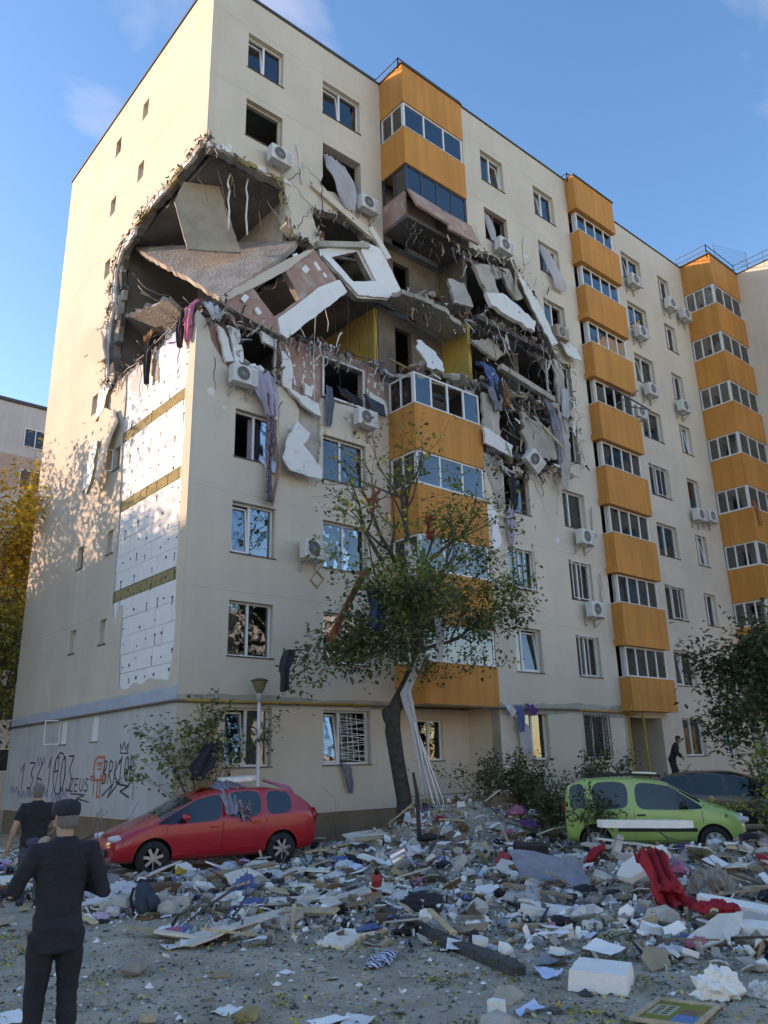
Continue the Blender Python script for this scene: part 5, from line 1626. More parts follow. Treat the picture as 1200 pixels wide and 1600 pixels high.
shrub('shrub', 'low yellow green weeds at the right edge in front of the sapling', (7.1, -11.4, 0), 1.2, 1.1, 900, ['leaf_lime', 'leaf_lime', 'leaf_green'], 66, 8, .12)
shrub('shrub', 'crushed dark greenery between the dark bush and the green car', (7.0, -5.6, .25), 1.0, 1.5, 1100, ['leaf_dark', 'leaf_green'], 67, 8, .11)
shrub('shrub', 'leafy branch lying over the rear of the green car', (5.3, -7.9, .35), .9, 1.2, 500, ['leaf_dark', 'leaf_green'], 68, 5, .10)
shrub('shrub', 'small dark bush by the entrance steps', (15.2, -4.2, 0), 1.4, 1.2, 900, ['leaf_dark', 'leaf_green'], 69, 7, .12)

def big_tree(name, label, loc, h, w, n, mats, seed, size=.18, z0=.2, pick=None, droop=.3, group=None):
    rn = random.Random(seed)
    t = thing(name, label, 'tree', loc, group=group)
    mb = MB()
    mb.tube([(0, 0, -.1), (.05*h*.1, 0, h*.25), (0, .1, h*.55)], [h*.022+.05, h*.016+.03, h*.011], 9)
    mb.build('trunk', 'bark', t, smooth=True)
    mb = MB()
    tp = []
    for i in range(9):
        a = i*2.4
        z = h*(z0+.08+.5*i/9)
        grow(mb, (0, 0, z*.8), (math.cos(a)*.7, math.sin(a)*.7, .9), h*.34, h*.008, 3, rn, tp, up=.25, spread=.45, kids=3)
    mb.build('branch', 'twig', t)
    pts = []
    while len(pts) < n:
        p, d = rn.choice(tp)
        q = Vector((p.x*w+rn.gauss(0, .35), p.y*w+rn.gauss(0, .35), p.z+rn.gauss(0, .35)))
        if mnoise.noise(q*.7) > -.25 or rn.random() < .12: pts.append(tuple(q))
    leaf_obj('crown', pts, size, mats, t, rn, pick=pick or (lambda p: rn.randrange(len(mats))), droop=droop)
    return t
def yp(h, rn):
    def f(p):
        t = p[2]/h+rn.gauss(0, .12)
        return 0 if t > .46 else (1 if t > .30 else (2 if rn.random() < .5 else 1))  # autumn yellow towards the top, share raised to look sunlit
    return f
YM = ['leaf_yellow', 'leaf_olive', 'leaf_lime', 'leaf_dark']
big_tree('autumn_tree', 'tall yellow autumn tree behind the left edge of the block', (1.2, 21.5, 0), 16.0, .8, 16000, YM, 71, .24, .15, yp(16, random.Random(1)), group='autumn trees on the left')
big_tree('autumn_tree', 'lower greenish tree in front of the tall yellow tree', (-0.3, 16.2, 0), 8.5, .7, 8000, ['leaf_olive', 'leaf_lime', 'leaf_dark'], 72, .2, .1, group='autumn trees on the left')
big_tree('autumn_tree', 'tall yellow tree standing off to the left of the gable wall', (-5.5, 14.5, 0), 13.5, .9, 9000, YM, 73, .24, .15, yp(13, random.Random(2)), group='autumn trees on the left')
big_tree('autumn_tree', 'tall yellow tree further off to the left of the gable wall', (-9.0, 20.0, 0), 14.0, .9, 9000, YM, 74, .24, .15, yp(13, random.Random(3)), group='autumn trees on the left')
big_tree('tree', 'dark leafy tree overhanging the cars at the right edge', (14.4, -8.7, 0), 4.9, 1.05, 17000, ['leaf_dark', 'leaf_dark', 'leaf_green'], 75, .19, .2)

# ================================================================== background block and two unseen added blocks
def block(name, label, x0, x1, y0, y1, h, faces, m='render_grey', bandm=None):
    b = thing(name, label, 'building', ((x0+x1)/2, (y0+y1)/2, 0))
    cx, cy = (x0+x1)/2, (y0+y1)/2
    x0, x1, y0, y1 = x0-cx, x1-cx, y0-cy, y1-cy
    mb = MB()
    mb.box(x0, x1, y0, y1, 0, h)
    mb.build('wall', m, b)
    mb = MB()
    mb.box(x0-.15, x1+.15, y0-.15, y1+.15, h+.003, h+.2)
    mb.build('roof', 'coping', b)
    for f in faces:
        if f == 'x1': F, a, c = Fr((x1, 0, 0), (0, 1, 0), (1, 0, 0)), y0, y1
        else:
            F, a, c = (Fr((0, y0, 0), (1, 0, 0), (0, -1, 0)) if f == 'y0' else Fr((0, y1, 0), (1, 0, 0), (0, 1, 0))), x0, x1
        wm, pm = [], []
        k = 0
        while 2.0+k*2.75+1.5 < h:
            u = a+1.6
            while u+1.5 < c:
                z = 2.0+k*2.75
                mb = MB()
                F.box(mb, u, u+1.35, -.05, -.004, z, z+.06); F.box(mb, u, u+1.35, -.05, -.004, z+1.2, z+1.26)
                for q in (0, .645, 1.29): F.box(mb, u+q, u+q+.06, -.05, -.004, z+.062, z+1.198)
                wdw = mb.build('window', 'pvc', b)
                mb = MB()
                F.box(mb, u+.062, u+1.288, -.025, -.006, z+.062, z+1.198)
                mb.build('pane', 'dark_pane', wdw)
                u += 3.4
            k += 1
    return b
mat('dark_pane', (.02, .025, .03), .08, .1, 1)
bb = block('background_building', 'grey apartment block with pinkish band behind the yellow trees', -11.0, 15.0, 31.0, 42.0, 24.0, ['y0'], 'render_grey')
mb = MB()
mb.box(-12.9, 12.9, -5.52, -5.504, 18.4, 20.6)
mat('pink_band', (.46, .34, .28), .95, .1, .6)
mb.build('painted_panel', 'pink_band', bb)
block('unseen_left_block', 'unseen long apartment block added at the left to shade the yard', -46.0, -33.0, 2.0, 70.0, 23.6, ['x1'], 'render_cream')  # unseen; sized to shade the gable foot and yard, cream to bounce light
block('unseen_opposite_block', 'unseen grey apartment block added opposite to darken the window reflections', -30.0, 60.0, -74.0, -62.0, 20.0, ['y1'], 'render_grey')  # added behind the camera so the lower windows mirror something dark

# ---- lamp post
t = thing('street_lamp', 'white lamp post with bowl shaped lantern behind the red car', 'street lamp', (2.05, -.45, 0))
mb = MB(); mb.tube([(0, 0, 0), (0, 0, 1.0), (0, 0, 3.55)], [.06, .05, .042], 10); mb.build('pole', 'pvc', t, smooth=True)
mb = MB(); mb.lathe([(.05, 3.50), (.07, 3.62), (.075, 3.72), (.045, 3.74)], n=14); mb.build('collar', 'ac_grey', t, smooth=True)
mat('lantern', (.30, .24, .14), .35, .15, 3, trans=.3)
mb = MB(); mb.lathe([(.07, 3.74), (.11, 3.80), (.19, 4.00), (.20, 4.03)], n=18); mb.build('lantern', 'lantern', t, smooth=True)
mb = MB(); mb.lathe([(.23, 4.035), (.22, 4.06), (.10, 4.10), (.01, 4.115)], n=18); mb.build('cap', 'wood_dark', t, smooth=True)

# ---- picket fence in front of the building
t = thing('picket_fence', 'low brown wooden picket fence behind the rubble heap', 'fence', (4.9, -3.05, 0))
mb = MB(); mb.box(0, 4.6, .021, .06, .35, .43); mb.build('rail', 'wood', t)
mb = MB(); mb.box(0, 4.6, .021, .06, .85, .93); mb.build('rail', 'wood', t)
for i in range(36):
    mb = MB()
    x = i*.128
    mb.hexa([(x, -.02, .05), (x+.07, -.02, .05), (x+.07, .019, .05), (x, .019, .05), (x, -.02, 1.1), (x+.07, -.02, 1.1), (x+.07, .019, 1.1), (x, .019, 1.1)])
    mb.build('picket', 'wood', t)
# ================================================================== cars
def paint(name, col, rough=.32, dust=(.32, .29, .25), dpos=(.52, .85)):
    m = mat(name, col, rough, .08, 1.5, col2=dust, c2pos=dpos, coat=.5, detail=9)
    return m
paint('paint_red', (.48, .012, .02), .26, (.36, .12, .10), (.66, 1.0))
paint('paint_green', (.30, .48, .13), .35, (.40, .42, .28), (.55, .95))
paint('paint_black', (.012, .012, .014), .3, (.12, .11, .10), (.55, .95))
paint('paint_silver', (.30, .30, .29), .35, (.3, .28, .25), (.5, .9))
mat('tyre', (.016, .016, .017), .85, .25, 6, .2, 30)
mat('alloy', (.42, .42, .43), .35, .12, 5, metal=.7)
mat('lens', (.55, .57, .58), .12, .1, 8)
mat('lens_red', (.30, .012, .012), .15, .1, 8)
mat('window_dark', (.012, .015, .018), .06, .2, 1.5, spec=.7)
mat('trim_black', (.018, .018, .019), .55, .15, 4)

def make_car(name, label, loc, heading, stn, wheels, wr, glass_iv, ws_iv, rw_iv, pm, roofrack=False, strip=False, seams=(), handles=(), doors_belt=.9, mirror=(.75, .98), head=(1.95, .70, .62), tail=(-1.95, .9, .70), group=None, steel=False):
    T = thing(name, label, 'car', loc, (0, 0, R(heading)), group)
    bm = bmesh.new()
    rings = []
    for s in stn:                   # x, zb, w, zmid, wbelt, zbelt, wcant, zcant, wtop, ztop, zc
        x, zb, w, zm, wb_, zbl, wc, zcn, wt, zt, zc = s
        half = [(w*.80, zb), (w*.965, zb+.10), (w, zm), (w*.985, zbl-.07), (wb_, zbl), (wc, zcn), (wt, zt)]
        pts = [(x, 0, zb-.01)] + [(x, y, z) for y, z in half] + [(x, 0, zc)] + [(x, -y, z) for y, z in reversed(half)]
        rings.append([bm.verts.new(p) for p in pts])
    n = len(rings[0])
    fidx = {}
    for i in range(len(rings)-1):
        for k in range(n):
            f = bm.faces.new((rings[i][k], rings[i][(k+1) % n], rings[i+1][(k+1) % n], rings[i+1][k]))
            fidx[(i, k)] = f
    bm.faces.new(list(reversed(rings[0])))
    bm.faces.new(rings[-1])
    bmesh.ops.recalc_face_normals(bm, faces=bm.faces)
    # k: 5 = belt->cant (left side), 6 = cant->top, 7 = top->centre ; mirrored 8,9,10
    gid = 10
    prev_ = None
    for i in glass_iv:
        if prev_ is None or i != prev_+1: gid += 2
        fidx[(i, 5)].material_index = gid
        fidx[(i, 10)].material_index = gid+1
        prev_ = i
    for iv in (ws_iv, rw_iv):
        gid += 2
        for k in (6, 7, 8, 9): fidx[(iv, k)].material_index = gid
    cl0 = bm.edges.layers.float.get('crease_edge') or bm.edges.layers.float.new('crease_edge')
    for i in range(len(rings)-1):
        for k in (5, 6, 10, 11):
            e = bm.edges.get((rings[i][k], rings[i+1][k]))
            if e: e[cl0] = .8
    for i in glass_iv:
        for (j, k) in ((i, 5), (i+1, 5), (i, 10), (i+1, 10)):
            e = bm.edges.get((rings[j][k], rings[j][k+1]))
            if e: e[cl0] = .9
    tmp = bpy.data.meshes.new('tmp')
    bm.to_mesh(tmp); bm.free()
    to = bpy.data.objects.new('tmp', tmp)
    C.objects.link(to)
    for q in range(gid+3): tmp.materials.append(MATS['trim_black'])
    sm = to.modifiers.new('s', 'SUBSURF'); sm.levels = 1; sm.render_levels = 1
    evaluated(to)
    bm = bmesh.new(); bm.from_mesh(to.data)
    bpy.data.objects.remove(to)
    for g_ in sorted({f.material_index for f in bm.faces if f.material_index >= 10}):
        reg = [f for f in bm.faces if f.material_index == g_]
        r = bmesh.ops.inset_region(bm, faces=reg, thickness=.015, depth=-.004, use_even_offset=True)
        for q in r['faces']: q.material_index = 0
        for q in reg: q.material_index = 1
    cl = bm.edges.layers.float.get('crease_edge') or bm.edges.layers.float.new('crease_edge')
    for e in bm.edges:
        ms = {f.material_index for f in e.link_faces}
        if len(ms) == 2: e[cl] = 1.0
    me = bpy.data.meshes.new('body')
    bm.to_mesh(me); bm.free()
    for q in (pm, 'window_dark', 'trim_black'): me.materials.append(MATS[q])
    o = bpy.data.objects.new('body', me)
    C.objects.link(o)
    sm = o.modifiers.new('s', 'SUBSURF'); sm.levels = 2; sm.render_levels = 2
    cuts = []
    for (x, y) in wheels:
        for sd in (-1, 1):
            cb = MB()
            cb.lathe([(wr*1.16, -.26), (wr*1.16, .34)], (0, 0, 0), 'Y', 28)
            c = cb.build('cut', 'trim_black')
            c.location = (x, sd*(y), wr*1.04)
            m_ = o.modifiers.new('b', 'BOOLEAN'); m_.operation = 'DIFFERENCE'; m_.object = c; m_.solver = 'EXACT'
            try: m_.material_mode = 'TRANSFER'
            except Exception: pass
            cuts.append(c)
    evaluated(o)
    for c in cuts: bpy.data.objects.remove(c)
    # split glass islands and liner off
    bm = bmesh.new(); bm.from_mesh(o.data)
    bvh = BVHTree.FromBMesh(bm)
    mats_ = [m_.name for m_ in o.data.materials if m_]
    gi = mats_.index('window_dark')
    seen = set()
    isl = []
    for f in bm.faces:
        if f.material_index == gi and f.index not in seen:
            st, comp = [f], []
            seen.add(f.index)
            while st:
                q = st.pop(); comp.append(q)
                for e in q.edges:
                    for h in e.link_faces:
                        if h.material_index == gi and h.index not in seen: seen.add(h.index); st.append(h)
            isl.append(comp)
    for comp in isl:
        vm, vs, fs = {}, [], []
        for f in comp:
            ids = []
            for v in f.verts:
                if v.index not in vm: vm[v.index] = len(vs); vs.append(tuple(v.co))
                ids.append(vm[v.index])
            fs.append(tuple(ids))
        wm = bpy.data.meshes.new('window'); wm.from_pydata(vs, [], fs)
        wm.materials.append(MATS['window_dark'])
        wm.polygons.foreach_set('use_smooth', [True]*len(fs))
        wo = bpy.data.objects.new('window', wm); C.objects.link(wo); wo.parent = T
    bmesh.ops.delete(bm, geom=[f for f in bm.faces if f.material_index == gi], context='FACES')
    bm.to_mesh(o.data); bm.free()
    o.data.polygons.foreach_set('use_smooth', [True]*len(o.data.polygons))
    o.parent = T
    try:
        es = o.modifiers.new('e', 'EDGE_SPLIT'); es.split_angle = R(40)
    except Exception: pass
    def surf(x, z, sd):
        h = bvh.ray_cast(Vector((x, sd*3, z)), Vector((0, -sd, 0)))
        return h[0].y if h[0] else sd*.8
    for sm_ in seams:
        for sd in (-1, 1):
            mb = MB()
            pts = []
            for i in range(len(sm_)-1):
                for j in range(8):
                    t = j/8
                    x = sm_[i][0]*(1-t)+sm_[i+1][0]*t; z = sm_[i][1]*(1-t)+sm_[i+1][1]*t
                    pts.append((x, surf(x, z, sd), z))
            x, z = sm_[-1]; pts.append((x, surf(x, z, sd), z))
            mb.tube(pts, .0055, 4)
            mb.build('door_seam', 'trim_black', T)
    for (x, z) in handles:
        for sd in (-1, 1):
            mb = MB(); y = surf(x, z, sd)
            mb.obox((x, y, z), (.17, .035, .035))
            mb.build('door_handle', 'trim_black' if strip else pm, T)
    for sd in (-1, 1):
        mb = MB(); x, z = mirror; y = surf(x, z-.06, sd)
        mb.blob((x, y+sd*.13, z+.03), (.10, .11, .085), .08, seed=4)
        mo = mb.build('wing_mirror', pm if not strip else 'trim_black', T, smooth=True)
        mb = MB(); mb.beam((x, y-sd*.05, z-.03), (x, y+sd*.08, z), .05, .04); mb.build('mirror_stem', 'trim_black', mo)
        x, z, yv = head
        h = bvh.ray_cast(Vector((x+1.5, sd*yv, z)), Vector((-1, 0, 0)))
        hx = h[0].x if h[0] else x
        mb = MB(); mb.blob((hx-.05, sd*yv, z), (.20, .15, .085), .05, rot=Matrix.Rotation(R(-18*sd), 3, 'Z'), seed=5); mb.build('headlight', 'lens', T, smooth=True)
        x, z, yv = tail
        h = bvh.ray_cast(Vector((x-1.5, sd*yv, z)), Vector((1, 0, 0)))
        hx = h[0].x if h[0] else x
        mb = MB(); mb.blob((hx+.05, sd*yv, z), (.12, .11, .19), .05, rot=Matrix.Rotation(R(20*sd), 3, 'Z'), seed=6); mb.build('tail_light', 'lens_red', T, smooth=True)
    nx_ = max(s[0] for s in stn)
    mb = MB(); mb.obox((nx_-.04, 0, .42), (.12, .9, .14)); mb.build('grille', 'trim_black', T)
    if strip:
        for sd in (-1, 1):
            mb = MB()
            pts = []
            for i in range(9):
                x = .82-i*.19; pts.append((x, surf(x, .52, sd)+sd*.006, .52))
            mb.tube(pts, .035, 6)
            mb.build('rub_strip', 'trim_black', T)
    if roofrack:
        for sd in (-1, 1):
            mb = MB()
            pts = [(.25-i*.25, sd*.50, 1.50+.04*math.sin(i/6*3.14)+.04) for i in range(7)]
            mb.tube(pts, .018, 6)
            mb.build('roof_rail', 'trim_black', T)
    # wheels
    for (x, y) in wheels:
        for sd in (-1, 1):
            mb = MB()
            w2 = .10
            mb.lathe([(wr*.66, -w2), (wr*.93, -w2*.98), (wr, -w2*.7), (wr, w2*.7), (wr*.93, w2*.98), (wr*.66, w2), (wr*.64, w2*.5), (wr*.64, -w2*.5), (wr*.66, -w2)], (0, 0, 0), 'Y', 32, caps=False)
            t = mb.build('wheel', 'tyre', T, smooth=True)
            t.location = (x, sd*y, wr)
            mb = MB()
            oy = sd*w2*.75
            mb.lathe([(wr*.655, oy*-1-.0), (wr*.66, oy*-1-sd*.012), (wr*.60, oy*-1-sd*.016), (wr*.58, oy*-1+sd*.03), (wr*.05, oy*-1+sd*.06)], (0, 0, 0), 'Y', 32, caps=False)
            mb.build('rim', 'trim_black' if not steel else 'ac_grey', t, smooth=True)
            mb = MB()
            ns = 7
            for i in range(ns):
                a = 2*math.pi*i/ns+.2
                d = Vector((math.cos(a), 0, math.sin(a)))
                mb.beam(d*wr*.08+Vector((0, oy+sd*.012, 0)), d*wr*.62+Vector((0, oy+sd*.004, 0)), .022, .055 if not steel else .07)
            mb.lathe([(wr*.16, -(oy+sd*.02)), (wr*.15, -(oy-sd*.03))], (0, 0, 0), 'Y', 14)
            mb.lathe([(wr*.66, -(oy+sd*.008)), (wr*.60, -(oy+sd*.014)), (wr*.585, -(oy-sd*.02))], (0, 0, 0), 'Y', 32, caps=False)
            mb.build('spokes', 'alloy' if not steel else 'ac_grey', t)
    return T

ST_MPV = [  # x, zb, w, zm, wbelt, zbelt, wcant, zcant, wtop, ztop, zc
    (-2.2, 0.42, 0.62, 0.62, 0.58, 0.86, 0.54, 0.92, 0.4, 0.95, 0.96),
    (-2.12, 0.28, 0.8, 0.6, 0.76, 0.96, 0.7, 1.04, 0.5, 1.08, 1.09),
    (-1.92, 0.24, 0.86, 0.62, 0.83, 1.05, 0.72, 1.22, 0.55, 1.27, 1.28),
    (-1.55, 0.22, 0.88, 0.62, 0.85, 1, 0.705, 1.45, 0.6, 1.49, 1.5),
    (-0.95, 0.2, 0.885, 0.62, 0.86, 0.97, 0.695, 1.5, 0.6, 1.54, 1.555),
    (-0.88, 0.2, 0.885, 0.62, 0.86, 0.965, 0.695, 1.505, 0.6, 1.545, 1.56),
    (-0.1, 0.2, 0.885, 0.62, 0.865, 0.93, 0.705, 1.5, 0.61, 1.55, 1.57),
    (-0.02, 0.2, 0.885, 0.62, 0.865, 0.925, 0.705, 1.495, 0.61, 1.545, 1.565),
    (0.55, 0.2, 0.885, 0.62, 0.865, 0.9, 0.725, 1.36, 0.62, 1.44, 1.47),
    (1.3, 0.2, 0.885, 0.6, 0.86, 0.91, 0.78, 0.95, 0.66, 1, 1.03),
    (1.72, 0.22, 0.875, 0.56, 0.83, 0.82, 0.74, 0.87, 0.58, 0.91, 0.93),
    (2.02, 0.23, 0.8, 0.5, 0.74, 0.68, 0.66, 0.74, 0.48, 0.78, 0.8),
    (2.18, 0.26, 0.62, 0.46, 0.58, 0.58, 0.5, 0.62, 0.38, 0.66, 0.67)]
ST_BOX = [
    (-1.78, 0.4, 0.6, 0.62, 0.58, 0.88, 0.54, 0.98, 0.46, 1.02, 1.03),
    (-1.74, 0.28, 0.74, 0.6, 0.73, 0.93, 0.68, 1.1, 0.52, 1.14, 1.15),
    (-1.66, 0.26, 0.775, 0.6, 0.765, 0.91, 0.705, 1.41, 0.58, 1.46, 1.47),
    (-1.3, 0.24, 0.785, 0.6, 0.775, 0.91, 0.685, 1.47, 0.59, 1.52, 1.53),
    (-1.2, 0.24, 0.79, 0.6, 0.775, 0.905, 0.685, 1.475, 0.59, 1.525, 1.54),
    (-0.42, 0.22, 0.79, 0.6, 0.775, 0.89, 0.685, 1.48, 0.59, 1.53, 1.545),
    (-0.34, 0.22, 0.79, 0.6, 0.775, 0.885, 0.685, 1.48, 0.59, 1.525, 1.545),
    (0.38, 0.22, 0.79, 0.6, 0.775, 0.87, 0.695, 1.39, 0.6, 1.45, 1.48),
    (0.98, 0.22, 0.79, 0.6, 0.77, 0.9, 0.7, 0.96, 0.6, 1, 1.03),
    (1.4, 0.23, 0.78, 0.56, 0.75, 0.84, 0.68, 0.9, 0.55, 0.93, 0.95),
    (1.66, 0.24, 0.73, 0.5, 0.7, 0.72, 0.62, 0.79, 0.48, 0.82, 0.83),
    (1.77, 0.28, 0.6, 0.46, 0.56, 0.6, 0.5, 0.66, 0.4, 0.7, 0.71)]
make_car('parked_car', 'dusty red hatchback half buried in rubble beside the gable corner', (-.22, -2.2, 0), 170, ST_MPV, [(1.36, .77), (-1.30, .77)], .315, [3, 5, 7, 8], 8, 2, 'paint_red',
         seams=[[(1.12, .30), (1.12, .88), (.98, .92)], [(.02, .28), (-.02, .95)], [(-.98, .95), (-.80, .65), (-.75, .3)], [(1.1, .30), (-.75, .30)]], handles=[(.18, .82), (-.72, .86)], mirror=(.78, 1.0), head=(1.95, .69, .60), tail=(-2.05, .92, .68))
make_car('parked_car', 'light green small hatchback with roof rails behind the rubble', (6.95, -8.25, .02), -58, ST_BOX, [(1.13, .69), (-1.17, .69)], .29, [2, 4, 6, 7], 7, 1, 'paint_green', roofrack=True, strip=True, steel=True,
         seams=[[(.95, .30), (.95, .86)], [(-.36, .28), (-.36, .92)], [(-1.22, .92), (-1.0, .60), (-.80, .32)], [(.93, .31), (-.8, .31)]], handles=[(-.22, .80), (-1.05, .84)], mirror=(.62, .96), head=(1.6, .70, .58), tail=(-1.7, .95, .60))
make_car('parked_car', 'black car parked behind the green hatchback near the entrance', (13.0, -6.9, .0), -62, ST_MPV, [(1.36, .77), (-1.30, .77)], .315, [3, 5, 7, 8], 8, 2, 'paint_black', mirror=(.78, 1.0), head=(1.95, .69, .60), tail=(-2.05, .92, .68))
make_car('parked_car', 'silver car cut off by the left edge behind the standing men', (-7.15, -1.2, .0), 200, ST_MPV, [(1.36, .77), (-1.30, .77)], .315, [3, 5, 7, 8], 8, 2, 'paint_silver', mirror=(.78, 1.0), head=(1.95, .69, .60), tail=(-2.05, .92, .68))
# ================================================================== people
mat('skin', (.42, .25, .17), .6, .08, 8)
mat('hair_grey', (.16, .14, .125), .9, .25, 40)
mat('hair_dark', (.03, .022, .018), .9, .25, 40)
mat('suit_black', (.014, .015, .020), .85, .25, 6, .25, 80)
mat('cap_navy', (.022, .024, .036), .9, .25, 14, .3, 90)
mat('tee_black', (.016, .016, .018), .9, .25, 6, .2, 30)
mat('jeans', (.05, .065, .10), .9, .25, 8, .2, 60)
mat('shoe', (.02, .017, .015), .6, .2, 6)
def remesh(o, vox, it=4, folds=0.0):
    m = o.modifiers.new('r', 'REMESH'); m.mode = 'VOXEL'; m.voxel_size = vox; m.use_smooth_shade = True
    s_ = o.modifiers.new('s', 'SMOOTH'); s_.iterations = it; s_.factor = .5
    evaluated(o)
    if folds:
        me = o.data
        nr = [v.normal.copy() for v in me.vertices]
        for v, n in zip(me.vertices, nr):
            q = v.co
            k = mnoise.noise(Vector((q.x*9, q.y*9, q.z*13)))+.6*mnoise.noise(Vector((q.x*20+4, q.y*20, q.z*26)))
            v.co = q+n*folds*k
    return o
def ell(c, rx, ry, n=14, ang=0):
    return [(c[0]+rx*math.cos(2*math.pi*k/n+ang), c[1]+ry*math.sin(2*math.pi*k/n+ang), c[2]) for k in range(n)]
def hand(mb, w, d, side, curl=.6):
    # palm, four fingers, thumb ; w wrist, d direction, side +1 right
    w, d = Vector(w), Vector(d).normalized()
    s_ = d.cross(Vector((0, 0, 1)))
    if s_.length < .1: s_ = Vector((1, 0, 0))
    s_.normalize()
    n = s_.cross(d)
    mb.tube([w-d*.02, w+d*.03, w+d*.09], [.026, .036, .034], 8)
    for i, (off, ln) in enumerate(((-.033, .062), (-.011, .075), (.012, .07), (.033, .055))):
        a = w+d*.085+s_*off
        b = a+d*ln*.5
        c = b+(d*math.cos(curl)-n*math.sin(curl))*ln*.35
        e = c+(d*math.cos(curl*2)-n*math.sin(curl*2))*ln*.3
        mb.tube([a, b, c, e], [.0105, .010, .0095, .008], 7)
    t0 = w+d*.03+s_*side*-.03
    mb.tube([t0, t0+(d*.6-s_*side)*.035-n*.01, t0+(d*.9-s_*side*.6)*.062-n*.022], [.013, .012, .009], 7)
def person(label, loc, rz, J, top, bottom, sleeves=True, lean=0.0, hair='hair_grey', cap=False, scale=1.0, head_yaw=0.0, head_pitch=0.0, jacket_len=.80, group=None, topw=1.0):
    T = thing('person', label, 'person', loc, (0, 0, rz), group)
    T.scale = (scale,)*3
    def bend(p):
        p = Vector(p)
        if lean and p.z > .9:
            q = p-Vector((0, 0, .9)); q = Matrix.Rotation(-lean, 3, 'X') @ q
            return q+Vector((0, 0, .9))
        return p
    # --- clothes: upper
    mb = MB()
    rings = [ell((0, 0, jacket_len), .185*topw, .135), ell((0, 0, .95), .178*topw, .125), ell((0, .0, 1.08), .172*topw, .118), ell((0, .005, 1.22), .192*topw, .128), ell((0, .0, 1.33), .208*topw, .125), ell((0, -.01, 1.41), .195*topw, .105), ell((0, -.015, 1.46), .12, .082), ell((0, -.01, 1.50), .068, .066)]
    mb.loft([[bend(p) for p in r] for r in rings])
    for s_ in (-1, 1):
        sh, el, wr = J['sh'+('L' if s_ < 0 else 'R')], J['el'+('L' if s_ < 0 else 'R')], J['wr'+('L' if s_ < 0 else 'R')]
        sh, el, wr = bend(sh), bend(el), bend(wr)
        if sleeves: pts, rr = [bend((s_*.08, -.01, 1.39)), sh, sh.lerp(el, .5), el, el.lerp(wr, .5), wr.lerp(el, .08)], [.08, .079, .066, .058, .053, .047]
        else: pts, rr = [bend((s_*.08, -.01, 1.39)), sh, sh.lerp(el, .35), sh.lerp(el, .68)], [.085, .084, .074, .072]
        mb.tube(pts, rr, 12)
    o = mb.build('jacket' if sleeves else 'shirt', top, T)
    remesh(o, .011, 3, .0085)
    # --- trousers
    mb = MB()
    mb.loft([ell((0, -.01, 1.0), .155, .11), ell((0, -.015, .92), .172, .125), ell((0, -.01, .82), .165, .118)])
    for s_ in ('L', 'R'):
        hp, kn, an = [Vector(J[k+s_]) for k in ('hp', 'kn', 'an')]
        mb.tube([hp, hp.lerp(kn, .5), kn, kn.lerp(an, .5), an], [.105, .09, .073, .066, .064], 12)
    o = mb.build('trousers', bottom, T)
    remesh(o, .011, 3, .0085)
    # --- shoes
    for s_ in ('L', 'R'):
        an = Vector(J['an'+s_])
        mb = MB()
        mb.loft([ell((an.x, an.y+.05, .005), .05, .14), ell((an.x, an.y+.05, .04), .055, .145), ell((an.x, an.y+.02, .08), .048, .10), ell((an.x, an.y, .12), .04, .05)])
        mb.build('shoe', 'shoe', T, smooth=True)
    # --- body: head, neck, arms, hands and torso in one surface
    mb = MB()
    mb.tube([bend((0, 0, .9)), bend((0, 0, 1.2)), bend((0, -.01, 1.40))], [.09, .10, .07], 10)
    for s_ in ('L', 'R'):
        hp, kn, an = [Vector(J[k+s_]) for k in ('hp', 'kn', 'an')]
        mb.tube([hp, kn, an], [.08, .05, .04], 8)
        sh, el, wr = [bend(J[k+s_]) for k in ('sh', 'el', 'wr')]
        mb.tube([bend((0, 0, 1.36)), sh-Vector((0, 0, .02)), sh.lerp(el, .6), el, el.lerp(wr, .35), wr], [.05, .05, .046, .042, .043, .029], 9)
        hand(mb, wr, Vector(J.get('hd'+s_, wr-el)), -1 if s_ == 'L' else 1)
    nb = bend((0, -.01, 1.42))
    hc = bend((0, .015, 1.625))
    mb.tube([nb, hc-Vector((0, .02, .05))], [.062, .056], 10)
    HM = Matrix.Rotation(head_yaw, 3, 'Z') @ Matrix.Rotation(-head_pitch-lean*.5, 3, 'X')
    def H(p): return hc+HM @ Vector(p)
    prof = [(-.125, .028, .03, .045), (-.105, .048, .05, .035), (-.07, .060, .075, .015), (-.03, .068, .088, .003), (.02, .074, .096, -.003), (.06, .072, .094, -.006), (.095, .058, .076, -.008), (.118, .03, .04, -.008)]
    mb.loft([[H(p) for p in ell((0, cy, z), rx, ry)] for z, rx, ry, cy in prof])
    mb.tube([H((0, .088, .015)), H((0, .108, -.02)), H((0, .10, -.032))], [.008, .014, .01], 7)       # nose
    mb.tube([H((-.025, .078, -.062)), H((0, .088, -.062)), H((.025, .078, -.062))], [.006, .009, .006], 6)   # mouth
    mb.tube([H((-.045, .086, .03)), H((0, .094, .034)), H((.045, .086, .03))], [.006, .008, .006], 6)       # brow
    for s_ in (-1, 1):
        mb.tube([H((s_*.073, -.005, .03)), H((s_*.083, -.014, .008)), H((s_*.076, -.004, -.03))], [.010, .014, .008], 7)
    body = mb.build('body', 'skin', T)
    remesh(body, .0085, 3)
    for s_ in (-1, 1):
        mb = MB(); mb.blob(H((s_*.031, .083, .006)), (.012, .008, .008), 0, seed=1); mb.build('eye', 'black', T, smooth=True)
    # hair: shell over back and sides
    mb = MB()
    hp_ = [(-.075, .055, .055, -.040), (-.05, .071, .078, -.022), (-.01, .0775, .09, -.013), (.03, .0785, .098, -.008), (.065, .076, .098, -.008), (.10, .061, .08, -.010), (.126, .028, .04, -.012)]
